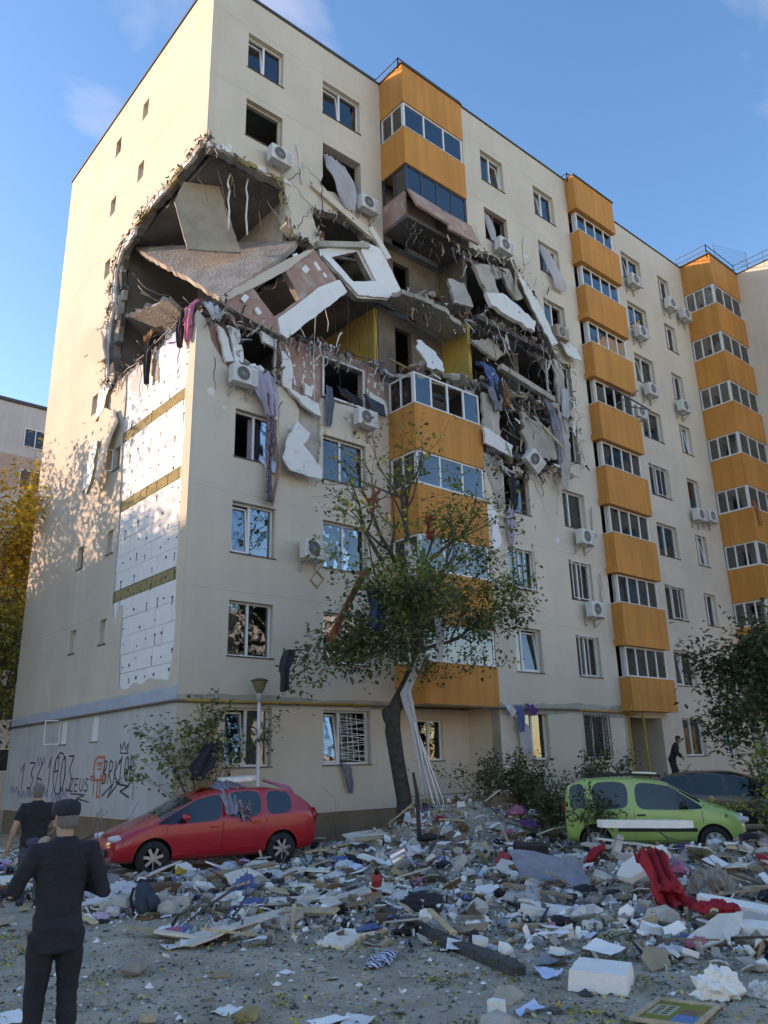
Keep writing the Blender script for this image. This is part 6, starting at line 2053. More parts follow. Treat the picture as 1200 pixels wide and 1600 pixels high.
    mb.loft([[H(p) for p in ell((0, cy, z), rx, ry)] for z, rx, ry, cy in hp_])
    mb.build('hair', hair, T, smooth=True)
    if cap:
        mb = MB()
        cp = [(.012, .083, .104, .0), (.03, .090, .118, .004), (.062, .096, .128, .010), (.092, .092, .124, .012), (.118, .070, .098, .012), (.130, .03, .045, .010)]
        mb.loft([[H(p) for p in ell((0, cy, z), rx, ry, 20)] for z, rx, ry, cy in cp])
        c_ = mb.build('flat_cap', 'cap_navy', T, smooth=True)
        mb = MB()
        mb.loft([[H(p) for p in ell((0, .085, .022), .07, .085, 16)], [H(p) for p in ell((0, .08, .040), .078, .08, 16)]])
        mb.build('peak', 'cap_navy', c_, smooth=True)
    return T
J1 = dict(shL=(-.185, -.01, 1.40), shR=(.185, -.01, 1.40), elL=(-.315, -.01, 1.14), elR=(.30, -.02, 1.11), wrL=(-.16, .20, 1.37), wrR=(.10, .24, 1.20), hdL=(.35, .35, .8), hdR=(-.7, .3, .4),
          hpL=(-.09, -.01, .88), hpR=(.09, -.01, .88), knL=(-.105, .01, .48), knR=(.105, .01, .48), anL=(-.115, 0, .07), anR=(.12, 0, .07))
person('man in black suit and flat cap standing with his back to us', (-6.8, -11.98, 0), R(-14), J1, 'suit_black', 'suit_black', cap=True, head_yaw=R(22), head_pitch=R(4), jacket_len=.75, scale=1.0, topw=.93)
J2 = dict(shL=(-.18, -.01, 1.40), shR=(.18, -.01, 1.40), elL=(-.29, -.06, 1.14), elR=(.27, .02, 1.13), wrL=(-.33, .02, .90), wrR=(.22, .22, 1.05),
          hpL=(-.09, -.01, .88), hpR=(.09, -.01, .88), knL=(-.10, .10, .49), knR=(.10, -.02, .48), anL=(-.10, .05, .08), anR=(.10, -.22, .12))
person('man in black t-shirt and jeans walking towards the gable wall', (-4.62, -4.75, 0), R(-10), J2, 'tee_black', 'jeans', sleeves=False, head_pitch=R(-12), jacket_len=.84, topw=1.08, scale=1.02)
J3 = dict(shL=(-.18, -.01, 1.40), shR=(.18, -.01, 1.40), elL=(-.26, .10, 1.16), elR=(.27, .10, 1.16), wrL=(-.10, .26, 1.12), wrR=(.10, .28, 1.08),
          hpL=(-.09, -.01, .88), hpR=(.09, -.01, .88), knL=(-.10, .10, .48), knR=(.10, .02, .48), anL=(-.10, .05, .07), anR=(.10, -.1, .07))
person('person in dark clothes leaning forward at the block entrance', (17.75, -2.55, .95), R(205), J3, 'suit_black', 'suit_black', lean=R(22), hair='hair_dark', head_pitch=R(-10))
# ================================================================== debris on the ground
rs = random.Random(2024)
FWD = Vector((math.sin(yaw), math.cos(yaw), 0))
RGT = Vector((math.cos(yaw), -math.sin(yaw), 0))
def gp(x, y, dz=0): return Vector((x, y, ground_h(x, y)+dz))
mat('paper_s', (.82, .79, .74), .85, .06, 6, objr=.18, huer=.02)
mat('book_s', (.25, .28, .40), .7, .1, 6, objr=.6, huer=.5)
mat('plank_s', (.40, .29, .18), .85, .25, 6, .2, 30, objr=.45, huer=.02)
mat('board_s', (.64, .58, .48), .7, .15, 4, objr=.3, huer=.02)
mat('foam_s', (.80, .76, .68), .85, .06, 5, .25, 30, objr=.12)
mat('conc_s', (.41, .36, .30), .95, .25, 5, .6, 16, objr=.3)
mat('card_s', (.38, .27, .17), .9, .15, 5, objr=.3)
mat('bag_s', (.64, .62, .60), .5, .1, 5, trans=.25, objr=.25)
mat('soil', (.13, .115, .10), 1, .3, 4, .8, 12)
mat('brass', (.35, .22, .07), .5, .2, 4)
mat('steel', (.5, .5, .52), .28, .1, 4, metal=.8)
mat('pack_blue', (.025, .04, .06), .8, .25, 8, .2, 40)
mat('red_plastic', (.36, .02, .025), .45, .1, 4)
mat('stripe_cloth', (.5, .5, .6), .9)
# striped material (print on cloth)
m = MATS['stripe_cloth']; n_ = m.node_tree.nodes; w_ = n_.new('ShaderNodeTexWave'); w_.inputs['Scale'].default_value = 5.5; w_.bands_direction = 'X'
w_.inputs['Distortion'].default_value = 2.5
tc_ = n_.new('ShaderNodeTexCoord'); r4 = n_.new('ShaderNodeValToRGB'); r4.color_ramp.elements[0].position = .45; r4.color_ramp.elements[1].position = .55
r4.color_ramp.elements[0].color = (.03, .035, .10, 1); r4.color_ramp.elements[1].color = (.6, .6, .66, 1)
m.node_tree.links.new(tc_.outputs['Object'], w_.inputs['Vector']); m.node_tree.links.new(w_.outputs['Fac'], r4.inputs['Fac']); m.node_tree.links.new(r4.outputs['Color'], n_['Principled BSDF'].inputs['Base Color'])

def sheet(w, h, bend=.1, n=6, seed=0, curl=.03):
    rn = random.Random(seed)
    mb = MB()
    a, b = rn.uniform(-1, 1), rn.uniform(-1, 1)
    rings = []
    for i in range(n+1):
        rows_ = []
        for j in range(n+1):
            u, v = i/n-.5, j/n-.5
            z = bend*((u*a+v*b)**2*2) + curl*mnoise.noise(Vector((u*3+seed, v*3, seed*.7)))
            rows_.append((u*w, v*h, z+.012))
        rings.append(rows_)
    mb.loft(rings, caps=False, closed=False)
    return mb
def rag(w, h, t, seed, n=16):
    # crumpled heap of cloth: closed lump with deep folds
    rn = random.Random(seed)
    mb = MB()
    rings = []
    for i in range(n+1):
        ph = math.pi*i/n
        rg_ = []
        for k in range(n*2):
            a = math.pi*k/n
            d = Vector((math.cos(a)*math.sin(ph), math.sin(a)*math.sin(ph), math.cos(ph)))
            q = Vector((d.x*w, d.y*h, d.z*t*2))
            f = 1+.55*mnoise.noise(q*4/max(w, .2)+Vector((seed*3.1, 0, 0)))+.28*mnoise.noise(q*11/max(w, .2)+Vector((0, seed*1.7, 0)))
            z = d.z*t*f
            rg_.append((d.x*w*.5*f, d.y*h*.5*f, max(z, -.01)+.01))
        rings.append(rg_)
    mb.loft(rings, caps=True)
    return mb
def chunk(rad, seed, flat=.7):
    mb = MB()
    rn = random.Random(seed)
    mb.blob((0, 0, rad*flat*.6), (rad, rad*rn.uniform(.6, 1), rad*flat), .32, seed=seed)
    return mb
def slabchunk(w, h, t, seed, jit=.22):   # broken piece of board or slab
    rn = random.Random(seed)
    k = rn.randint(5, 8)
    poly = []
    for i in range(k):
        a = 2*math.pi*i/k+rn.uniform(-.3, .3)
        # between square and polygon outline
        c, s_ = math.cos(a), math.sin(a)
        q = 1/max(abs(c), abs(s_))
        q = q*.75+.25
        q *= 1+rn.uniform(-jit, jit)
        poly.append((c*q*w/2, s_*q*h/2))
    mb = MB()
    mb.plate(jag(poly, .12, .012, True, rn), [], t, lambda u, v, w_: (u, v, t-w_), 0, 0)
    return mb
def item(mb, name, m, x, y, label, cat, rot=(0, 0, 0), dz=0, group=None, smooth=False):
    o = mb.build(name, m, smooth=smooth)
    o.location = gp(x, y, dz)
    o.rotation_euler = rot
    return tag(o, label, cat, group)

# ---- one-of-a-kind pieces
mb = MB(); mb.plate(jag([(-.29, -.25), (.28, -.27), (.30, .24), (-.27, .26)], .1, .008, True, rs), [], .16, lambda u, v, w: (u*(1-.08*(w < .01)), v*(1-.06*(w < .01)), .16-w), 0, 0)
item(mb, 'foam_slab', 'foam_s', -2.38, -13.35, 'clean white square foam slab lying alone in the right foreground', 'foam slab', (.04, 0, .5))
t = thing('framed_picture', 'framed picture of pale buildings and blue water at the bottom right corner', 'picture', (-2.75, -14.30, .02), (-.02, .03, .25))
mb = MB()
for b_ in ((-.36, .36, -.25, -.22), (-.36, .36, .22, .25)): mb.box(b_[0], b_[1], b_[2], b_[3], 0, .03)
mb.box(-.36, -.33, -.219, .219, 0, .03); mb.box(.33, .36, -.219, .219, 0, .03)
mb.build('frame', 'wood_pale', t)
mb = MB(); mb.box(-.329, .329, -.219, .219, 0, .012); cv = mb.build('canvas', 'leaf_olive', t)
mat('pic_blue', (.06, .20, .38), .6); mat('pic_beige', (.45, .40, .26), .6); mat('pic_brown', (.22, .12, .08), .6)
for (x0, x1, y0, y1, m_) in ((-.32, -.05, -.21, -.02, 'pic_blue'), (-.12, .2, .02, .2, 'pic_beige'), (-.05, .12, -.15, -.03, 'pic_brown')):
    mb = MB(); mb.box(x0, x1, y0, y1, .0125, .0145); mb.build('painted_area', m_, cv)
mb = MB()
for i in range(4):
    for j in range(2): mb.box(-.09+i*.07, -.055+i*.07, .05+j*.07, .09+j*.07, .015, .0165)
mb.build('painted_area', 'leaf_dark', cv)['kind'] = 'stuff'
item(rag(.46, .36, .17, 5), 'plaster_lump', 'foam_s', -1.95, -14.25, 'rounded white plaster lump near the right bottom corner', 'plaster')
item(rag(.26, .2, .09, 8), 'plaster_lump', 'bag_s', -1.75, -14.5, 'grey crumpled plaster lump beside the rounded white one', 'plaster')
item(sheet(.21, .28, .1, seed=4), 'printed_sheet', 'cloth_grey', -2.05, -12.55, 'sheet with dark printed photographs left of the foam slab', 'paper', (0, 0, .4))
item(sheet(.30, .21, .15, seed=5), 'paper_sheet', 'paper_blue', -2.42, -12.78, 'bluish paper sheet just under the printed sheet', 'paper', (0, 0, 1.0), .02)
item(slabchunk(.5, .26, .03, 6, .12), 'wooden_board', 'wood_pale', -3.25, -13.0, 'thin plywood board in the right foreground beside small white box', 'board', (.06, -.05, .5))
mb = MB(); mb.obox((0, 0, .06), (.09, .12, .12), jit=.06); item(mb, 'foam_block', 'foam_s', -3.72, -13.3, 'small white foam block at the lower edge beside blue paper', 'foam', (0, 0, .3))
item(sheet(.3, .13, .1, seed=7), 'paper_sheet', 'paper_blue', -3.45, -13.42, 'folded blue paper at the lower edge beside the small foam block', 'paper', (0, 0, .1))
item(rag(.62, .24, .06, 9), 'striped_cloth', 'stripe_cloth', -3.15, -11.2, 'blue and white striped shirt crumpled on the bare ground', 'shirt', (0, 0, .55), smooth=True)
mb = MB(); mb.plate(jag([(-.42, -.18), (.40, -.2), (.44, .12), (.1, .2), (-.38, .17)], .12, .012, True, rs), [[(.15+.035*math.cos(a*.785), .05+.03*math.sin(a*.785)) for a in range(8)], [(-.12+.04*math.cos(a*.785), -.02+.03*math.sin(a*.785)) for a in range(8)]], .04, lambda u, v, w: (u, v, .05-w), 0, 0)
item(mb, 'chipboard_panel', 'board_s', -2.8, -10.1, 'pale chipboard panel with two holes lying on the ground', 'panel', (.06, 0, .55))
item(rag(.26, .2, .07, 11), 'pink_towel', 'cloth_pink', -4.0, -8.25, 'small pink towel on the ground in front of the backpack', 'towel', (0, 0, .4), smooth=True)
# backpack
t = thing('backpack', 'dark blue backpack lying upright among the rubble behind the suited man', 'backpack', gp(-3.62, -6.75), (-.35, .1, .5))
mb = MB(); mb.loft([ell((0, 0, 0), .17, .11, 16), ell((0, 0, .12), .185, .125, 16), ell((0, .0, .32), .17, .11, 16), ell((0, .01, .42), .13, .08, 16), ell((0, .02, .46), .06, .04, 16)]); mb.build('pouch', 'pack_blue', t, smooth=True)
mb = MB(); mb.loft([ell((0, -.12, .04), .12, .05, 12), ell((0, -.13, .15), .13, .06, 12), ell((0, -.11, .24), .11, .04, 12)]); mb.build('front_pocket', 'pack_blue', t, smooth=True)
for s_ in (-1, 1):
    mb = MB(); mb.tube([(s_*.08, .10, .42), (s_*.1, .17, .3), (s_*.1, .16, .12), (s_*.13, .1, .04)], .022, 6); mb.build('strap', 'cloth_dark', t, smooth=True)
mb = MB(); mb.tube([(-.04, .04, .45), (0, .05, .50), (.04, .04, .45)], .012, 6); mb.build('handle', 'cloth_dark', t, smooth=True)
item(rag(.42, .26, .09, 14), 'brown_bag', 'wood', -3.1, -7.0, 'brown cloth bag right of the backpack', 'bag', (0, 0, .4), smooth=True)
item(rag(.62, .36, .12, 15), 'black_bag', 'cloth_dark', -2.5, -6.4, 'flat black bag behind the brown bag', 'bag', (0, 0, .5), smooth=True)
mb = MB(); mb.obox((0, 0, .11), (.13, .06, .22)); item(mb, 'small_box', 'paper', -2.45, -7.15, 'small white cardboard box standing upright', 'box', (.05, 0, .2))
item(slabchunk(1.5, .42, .03, 16, .06), 'white_board', 'laminate', -1.95, -7.55, 'long pale laminate board lying in front of the red car', 'board', (.05, .04, -.25), .06)
item(slabchunk(.5, .35, .04, 17, .1), 'yellow_sponge', 'wool', -2.0, -8.45, 'torn yellow brown cushion piece on the ground', 'cushion', (.05, .0, .3))
# red canister
t = thing('fuel_can', 'red plastic canister standing in the middle of the rubble', 'canister', gp(-.35, -7.8), (.1, -.12, .7))
mb = MB(); mb.loft([ell((0, 0, 0), .15, .08, 12), ell((0, 0, .05), .16, .09, 12), ell((0, 0, .24), .16, .09, 12), ell((-.03, 0, .32), .10, .06, 12)]); mb.build('tank', 'red_plastic', t)
mb = MB(); mb.tube([(.13, 0, .22), (.12, 0, .33), (.0, 0, .36), (-.08, 0, .32)], .02, 7); mb.build('handle', 'red_plastic', t, smooth=True)
mb = MB(); mb.lathe([(.03, .31), (.03, .36), (.035, .36), (.035, .39)], (-.09, 0, 0), n=12); mb.build('cap', 'black', t, smooth=True)
mb = MB(); mb.box(-.08, .06, -.094, -.089, .07, .2); mb.build('sticker', 'paper', t)
# metal pot
t = thing('metal_pot', 'shiny metal stock pot tipped on its side in the rubble', 'pot', gp(.95, -6.75, .18), (1.1, .3, .6))
mb = MB(); mb.lathe([(.02, 0), (.19, .0), (.20, .02), (.20, .30), (.21, .31), (.195, .31), (.188, .02), (.02, .015)], n=26, caps=False); mb.build('bowl', 'steel', t, smooth=True)
for s_ in (-1, 1):
    mb = MB(); mb.tube([(s_*.2, -.05, .24), (s_*.25, -.04, .24), (s_*.25, .04, .24), (s_*.2, .05, .24)], .009, 6); mb.build('handle', 'steel', t, smooth=True)
# suitcase
t = thing('suitcase', 'black hard suitcase standing in the rubble left of the green car', 'suitcase', gp(3.15, -8.0, .0), (.08, .05, -.5))
mb = MB(); mb.obox((0, 0, .24), (.62, .24, .46)); o = mb.build('shell', 'trim_black', t); bv = o.modifiers.new('b', 'BEVEL'); bv.width = .04; bv.segments = 3; evaluated(o)
for i in range(5):
    mb = MB(); mb.obox((-.22+i*.11, -.124, .24), (.02, .012, .38)); mb.build('rib', 'trim_black', t)
mb = MB(); mb.tube([(-.08, 0, .47), (-.07, 0, .51), (.07, 0, .51), (.08, 0, .47)], .012, 6); mb.build('handle', 'black', t, smooth=True)
mb = MB(); mb.obox((0, 0, .1), (.3, .22, .22), jit=.08); item(mb, 'red_box', 'red_plastic', 2.75, -7.7, 'crushed red box beside the black suitcase', 'box', (.3, .4, .5), .08)
item(rag(.5, .3, .16, 21), 'red_cloth', 'cloth_red', 1.15, -12.0, 'bright red mesh cloth draped over the right rubble heap', 'cloth', (0, .3, .4), .22, smooth=True)
cloth('red_cloth', 'long red mesh cloth hanging down the right rubble heap', 'cloth', [(1.75, -11.3, .62), (1.45, -11.6, .66), (1.25, -11.85, .42), (1.12, -12.05, .16), (.95, -12.25, .1)], [.16, .19, .17, .22, .3], 'cloth_red', U=(.7, -.7, 0), fold=.08, nf=3, seed=81)
item(rag(.34, .22, .13, 22), 'magenta_cloth', 'cloth_pink', 2.4, -11.4, 'dark pink cloth on the right heap beside the red one', 'cloth', (0, .2, .4), .3, smooth=True)
item(rag(.7, .4, .16, 23), 'pink_blanket', 'cloth_pink', 6.4, -5.0, 'bright pink blanket on the heap below the dark bush', 'blanket', (0, 0, .4), .1, smooth=True)
mb = MB(); mb.beam((.5, -3.15, .15), (.32, -2.95, 1.25), .07, .04); tag(mb.build('wooden_plank', 'wood_pale', origin=(.5, -3.15, .15)), 'pale wooden plank leaning against the doors of the red car', 'plank')
mb = MB(); mb.tube([(3.3, -4.9, .4), (3.28, -4.9, 1.3), (3.2, -4.88, 1.75)], [.05, .045, .03], 7); tag(mb.build('wooden_stake', 'bark', origin=(3.3, -4.9, .4)), 'charred wooden stake standing upright in the rubble heap', 'stake')
mb = slabchunk(1.6, .3, .12, 31, .05); item(mb, 'foam_slab', 'foam_s', 4.0, -9.9, 'long white foam beam lying in front of the green car', 'foam slab', (0, .02, -.86), .45)
item(slabchunk(.95, .42, .14, 32, .1), 'foam_slab', 'foam_s', -.15, -11.0, 'dirty white foam slab at the front edge of the rubble', 'foam slab', (.08, .1, -.3))
item(slabchunk(.9, .32, .14, 33, .1), 'foam_slab', 'foam_s', 1.35, -12.75, 'white foam slab at the right edge in front of the red cloth', 'foam slab', (.1, .15, -1.1), .05)
item(slabchunk(.8, .4, .16, 34, .12), 'foam_slab', 'foam_s', .35, -13.55, 'nearest white foam slab at the right edge', 'foam slab', (.05, .1, -.9))
item(slabchunk(.8, .5, .08, 35, .12), 'foam_slab', 'foam_s', 2.15, -11.0, 'white foam slab tilted behind the red mesh cloth', 'foam slab', (.2, -.5, -.6), .4)
item(rag(.75, .6, .28, 36), 'concrete_lump', 'conc_s', 2.3, -11.95, 'large grey concrete lump on the right heap', 'concrete', (0, 0, .3), .12)
item(chunk(.26, 37, .6), 'concrete_lump', 'conc_s', .35, -12.35, 'grey mortar lump in front of the red mesh cloth', 'concrete', (0, 0, 1.3))
item(sheet(1.2, .7, .2, seed=41, curl=.08), 'metal_sheet', 'cloth_grey', 1.35, -9.9, 'dented grey sheet metal leaning on the right heap', 'sheet metal', (.5, .25, -.5), .3)
item(slabchunk(.24, .18, .02, 42, .1), 'cardboard_piece', 'cardboard', -4.6, -10.5, 'single brown cardboard piece on the bare ground in front', 'cardboard', (.03, .05, .3))
item(chunk(.13, 43, .6), 'stone', 'wool', -5.2, -11.95, 'yellowish stone at the bottom edge on a white paper', 'stone')
item(sheet(.24, .2, .04, seed=44), 'paper_sheet', 'paper', -5.18, -11.6, 'white paper at the bottom edge behind the yellowish stone', 'paper', (0, 0, .3))
item(chunk(.09, 45, .6), 'stone', 'wood_pale', -5.8, -11.4, 'beige stone at the bottom edge beside the suited man', 'stone')
item(rag(.16, .12, .05, 46), 'crumpled_scrap', 'cloth_dark', -3.95, -9.1, 'small dark crumpled scrap on the bare ground', 'cloth', smooth=True)
item(sheet(.34, .24, .06, seed=47), 'paper_sheet', 'paper', -3.75, -7.75, 'white paper sheets in front of the backpack', 'paper', (0, 0, .6))
mb = MB(); mb.obox((0, 0, .1), (.7, .35, .18), jit=.05); item(mb, 'wooden_crate', 'wood_dark', -2.75, -5.2, 'dark wooden drawer half buried in front of the red car', 'drawer', (.06, .05, .3))
item(rag(.8, .5, .2, 49), 'dark_coat', 'cloth_dark', -6.3, -6.2, 'dark coat heaped at the left edge behind the suited man', 'coat', (0, 0, .3), smooth=True)
item(slabchunk(2.2, .9, .05, 50, .1), 'white_sheet', 'foam_s', -3.2, -1.8, 'large white panel lying on the ground at the foot of the gable', 'panel', (.05, .06, .4), .05)
item(slabchunk(1.4, .8, .05, 51, .1), 'white_sheet', 'foam_s', -4.4, -3.0, 'white panel lying between the walking man and the red car', 'panel', (-.05, .06, -.2), .06)
# on the red car
item(slabchunk(.85, .55, .09, 52, .05), 'foam_slab', 'foam_s', .75, -1.75, 'white foam slab resting on the roof of the red car', 'foam slab', (.03, -.04, .1), 1.66)
item(rag(.55, .4, .15, 53), 'brown_cloth', 'cloth_brown', -.3, -2.2, 'brown cloth bundle on the roof of the red car', 'cloth', (0, 0, .3), 1.53, smooth=True)
cloth('plaid_shirt', 'dark checked shirt hanging down the side window of the red car', 'shirt', [(.1, -2.1, 1.66), (.12, -2.85, 1.52), (.14, -3.12, 1.12), (.14, -3.18, .9)], [.2, .2, .17, .12], 'cloth_pattern', fold=.03, nf=2, seed=91)
cloth('blue_shirt', 'grey blue shirt hanging over the window edge of the red car', 'shirt', [(-.25, -2.1, 1.64), (-.2, -2.88, 1.5), (-.2, -3.08, 1.2), (-.22, -3.15, 1.05)], [.18, .18, .16, .13], 'cloth_grey', fold=.03, nf=3, seed=92)
cloth('black_coat', 'black coat thrown over the shrub above the red car', 'coat', [(.35, -1.2, 2.5), (.2, -1.35, 2.3), (.0, -1.4, 1.95), (-.1, -1.42, 1.75)], [.15, .25, .28, .15], 'cloth_dark', fold=.08, nf=2, seed=93)
cloth('pink_scarf', 'pink scarf trailing over the rear of the red car', 'scarf', [(1.3, -1.9, 1.66), (1.6, -2.3, 1.5), (1.75, -2.6, 1.2)], [.08, .1, .06], 'cloth_pink', fold=.03, nf=2, seed=94)
for i, (x, y, m_, lab) in enumerate(((-1.2, -2.2, 'foam_s', 'white plasterboard piece lying on the bonnet of the red car'), (-1.55, -2.0, 'conc_s', 'grey mortar piece lying on the bonnet of the red car'), (-.75, -1.75, 'paper_s', 'paper lying below the windscreen of the red car'))):
    item(slabchunk(.35, .24, .03, 60+i, .15), 'broken_piece', m_, x, y, lab, 'debris', (.05, -.1, rs.uniform(0, 3)), (1.02, .96, 1.14)[i])
# on the green car
item(slabchunk(.8, .45, .03, 65, .1), 'white_sheet', 'foam_s', 6.95, -8.15, 'white panel lying on the roof of the green car', 'panel', (.03, .05, .3), 1.60)
item(chunk(.1, 66), 'stone', 'brass', 7.45, -9.35, 'round brownish stone on the windscreen foot of the green car', 'stone', dz=1.02)
leaf_obj('fallen_leaves', [(7.65+rs.gauss(0, .3), -9.5+rs.gauss(0, .3), 1.0-.12*abs(rs.gauss(0, .6))) for i in range(320)], .07, ['leaf_green', 'leaf_olive'], None, rs, pick=lambda p: rs.randrange(2))
tag(bpy.data.objects['fallen_leaves'], 'dusty green leaves strewn over the bonnet of the green car', 'leaves', kind='stuff')

# kerb line in the foreground
kb = [(-1.2, -8.9), (-1.55, -9.6), (-2.0, -10.7), (-2.4, -11.9), (-2.62, -12.6)]
t = thing('kerb', 'dark broken kerb stones across the middle of the foreground', 'kerb', (0, 0, 0))
for i in range(len(kb)-1):
    a, b = Vector((*kb[i], .03)), Vector((*kb[i+1], .03))
    k = 3
    for j in range(k):
        p, q = a.lerp(b, j/k+.01), a.lerp(b, (j+1)/k-.01)
        mb = MB(); mb.beam(p+Vector((0, 0, rs.uniform(-.03, .02))), q+Vector((0, 0, rs.uniform(-.03, .02))), .15, .14); mb.build('kerb_stone', 'asphalt_dark', t) if 'asphalt_dark' in MATS else mb.build('kerb_stone', mat('asphalt_dark', (.07, .068, .065), .95, .3, 6, .5, 20), t)

# ---- scattered debris: density over the yard
def blocked(x, y, m=.0):
    def inside(cx, cy, hd, L_, W_):
        c, s_ = math.cos(R(hd)), math.sin(R(hd))
        dx, dy = x-cx, y-cy
        return abs(dx*c+dy*s_) < L_/2+m and abs(-dx*s_+dy*c) < W_/2+m
    if inside(-.3, -2.25, 170, 4.4, 1.8) or inside(6.95, -8.25, -58, 3.6, 1.6): return True
    if inside(13.0, -6.9, -62, 4.4, 1.8) or inside(-7.15, -1.2, 200, 4.4, 1.8): return True
    if math.hypot(x+6.8, y+11.98) < .35+m or math.hypot(x+4.62, y+4.75) < .35+m or math.hypot(x-4.4, y+3.2) < .4: return True
    if y > -.3 and x > -.3: return True
    if x > 10.2 and y > -1.6: return True
    return False
def dens(x, y):
    d = (x+9.107)*FWD.x+(y+18.261)*FWD.y
    l = (x+9.107)*RGT.x+(y+18.261)*RGT.y
    if blocked(x, y): return 0
    near = 9.6-1.5*max(0, min(1, (l/d+.02)/.3))+ .5*mnoise.noise(Vector((x*.6, y*.6, 4)))
    if l/d < -.25: near += 1.6
    if l/d < -.38: near += 1.0
    q = (d-near)/.9
    core = max(0, min(1, q))
    if d > 20.5: core *= max(0, 1-(d-20.5)/2.5)
    fore = .13 if 4.0 < d else 0
    return max(core, fore)
def scatter(n, keep=None, dmin=4.2, dmax=23, core_only=False, spread=True):
    outp = []
    tries = 0
    while len(outp) < n and tries < n*400:
        tries += 1
        d = rs.uniform(dmin, dmax)
        l = d*rs.uniform(-.52, .56)
        p = Vector((-9.107, -18.261, 0))+FWD*d+RGT*l
        q = dens(p.x, p.y)
        if core_only and q < .5: continue
        if rs.random() < q*min(1, d/16): outp.append((p.x, p.y, q))
    return outp
def orient(x, y, tilt, flat=True):
    nn = ground_n(x, y)
    q = Vector((0, 0, 1)).rotation_difference(nn).to_euler()
    return Euler((q.x+rs.gauss(0, tilt), q.y+rs.gauss(0, tilt), rs.uniform(0, 6.28)), 'XYZ')
MARKS = [('red car', -.3, -2.25), ('green car', 6.95, -8.25), ('tree trunk', 4.4, -3.2), ('black suitcase', 3.15, -8.0), ('red canister', -.35, -7.8), ('blue backpack', -3.62, -6.75), ('metal pot', .95, -6.75), ('square foam slab', -2.38, -13.35), ('striped shirt', -3.15, -11.2), ('chipboard panel with holes', -2.8, -10.1), ('suited man', -6.9, -11.95), ('walking man', -4.45, -4.75), ('red mesh cloth', 1.2, -11.9), ('pink blanket', 6.4, -5.0), ('long laminate board', -1.95, -7.55), ('dirty foam slab', -.15, -11.0), ('dented sheet metal', 1.35, -9.9), ('long foam beam', 4.0, -9.9), ('charred stake', 3.3, -4.9), ('black car', 13.0, -6.9), ('dark bush', 8.6, -3.3), ('plaster lump', -1.95, -14.25), ('pink towel', -4.0, -8.25), ('cardboard piece in front', -4.6, -10.5)]
def where(x, y):
    nm, mx, my = min(MARKS, key=lambda m_: (m_[1]-x)**2+(m_[2]-y)**2)
    v = Vector((x-mx, y-my, 0))
    a, b_ = v.dot(FWD), v.dot(RGT)
    far = 'far ' if v.length > 2.2 else ''
    if abs(a) > abs(b_): return ('behind the ' if a > 0 else 'in front of the ')+nm
    return (far+'right of the ' if b_ > 0 else far+'left of the ')+nm
def strew(kind, label, cat, group, metas, n, tilt, dz, core=False, sc=(.8, 1.3)):
    base = []
    for (mb, m_, sm) in metas:
        me = mb.build(kind, m_, smooth=sm)
        base.append(me.data)
        bpy.data.objects.remove(me)
    for (x, y, q) in scatter(n, core_only=core):
        o = bpy.data.objects.new(kind, rs.choice(base))
        C.objects.link(o)
        o.location = gp(x, y, rs.uniform(0, dz)*q)
        o.rotation_euler = orient(x, y, tilt*q+.03)
        s_ = rs.uniform(*sc)
        o.scale = (s_, s_, s_)
        k_ = (s_-sc[0])/(sc[1]-sc[0])
        tag(o, ('small ' if k_ < .33 else ('large ' if k_ > .72 else ''))+label+' '+where(x, y), cat, group)
strew('paper_sheet', 'loose white paper sheet', 'paper', 'paper sheets strewn over the rubble', [(sheet(.22, .30, .018, seed=i, curl=.012), 'paper_s', True) for i in range(6)], 170, .14, .14)
strew('book', 'small book or booklet', 'book', 'books strewn over the rubble', [(slabchunk(.16+.03*i, .22, .02+.01*i, 100+i, .0), 'book_s', False) for i in range(3)], 34, .35, .15, True)
def planks(w, l, t): 
    mb = MB(); mb.obox((0, 0, t/2), (l, w, t), jit=.03); return mb
strew('wooden_plank', 'splintered wooden plank', 'plank', 'planks strewn over the rubble', [(planks(.06, .9, .03), 'plank_s', False), (planks(.1, 1.2, .025), 'plank_s', False), (planks(.05, .6, .04), 'plank_s', False), (planks(.14, .7, .02), 'plank_s', False)], 85, .22, .18, True)
strew('furniture_board', 'broken furniture board', 'board', 'furniture boards strewn over the rubble', [(slabchunk(.8, .45, .02, 110, .1), 'board_s', False), (slabchunk(.6, .3, .025, 111, .12), 'board_s', False), (slabchunk(.45, .4, .02, 112, .12), 'board_s', False), (slabchunk(1.1, .3, .02, 113, .06), 'board_s', False)], 110, .13, .2, True, (.7, 1.35))
strew('foam_chunk', 'white foam fragment', 'foam', 'foam fragments strewn over the rubble', [(slabchunk(.22, .16, .07, 120+i, .25), 'foam_s', False) for i in range(4)] + [(chunk(.09, 130+i), 'foam_s', False) for i in range(3)], 120, .3, .12, False, (.5, 1.5))
strew('concrete_chunk', 'grey concrete fragment', 'concrete', 'concrete fragments strewn over the rubble', [(chunk(.13, 140+i, .6), 'conc_s', False) for i in range(4)] + [(slabchunk(.35, .25, .08, 150+i, .25), 'conc_s', False) for i in range(2)], 110, .3, .1, False, (.5, 1.5))
strew('cardboard_piece', 'torn brown cardboard piece', 'cardboard', 'cardboard pieces strewn over the rubble', [(slabchunk(.4, .28, .012, 160+i, .15), 'card_s', False) for i in range(3)], 45, .3, .15, True)
strew('plastic_bag', 'crumpled whitish plastic bag', 'bag', 'plastic bags strewn over the rubble', [(rag(.35, .26, .12, 170+i), 'bag_s', True) for i in range(3)], 40, .2, .12, True, (.6, 1.3))
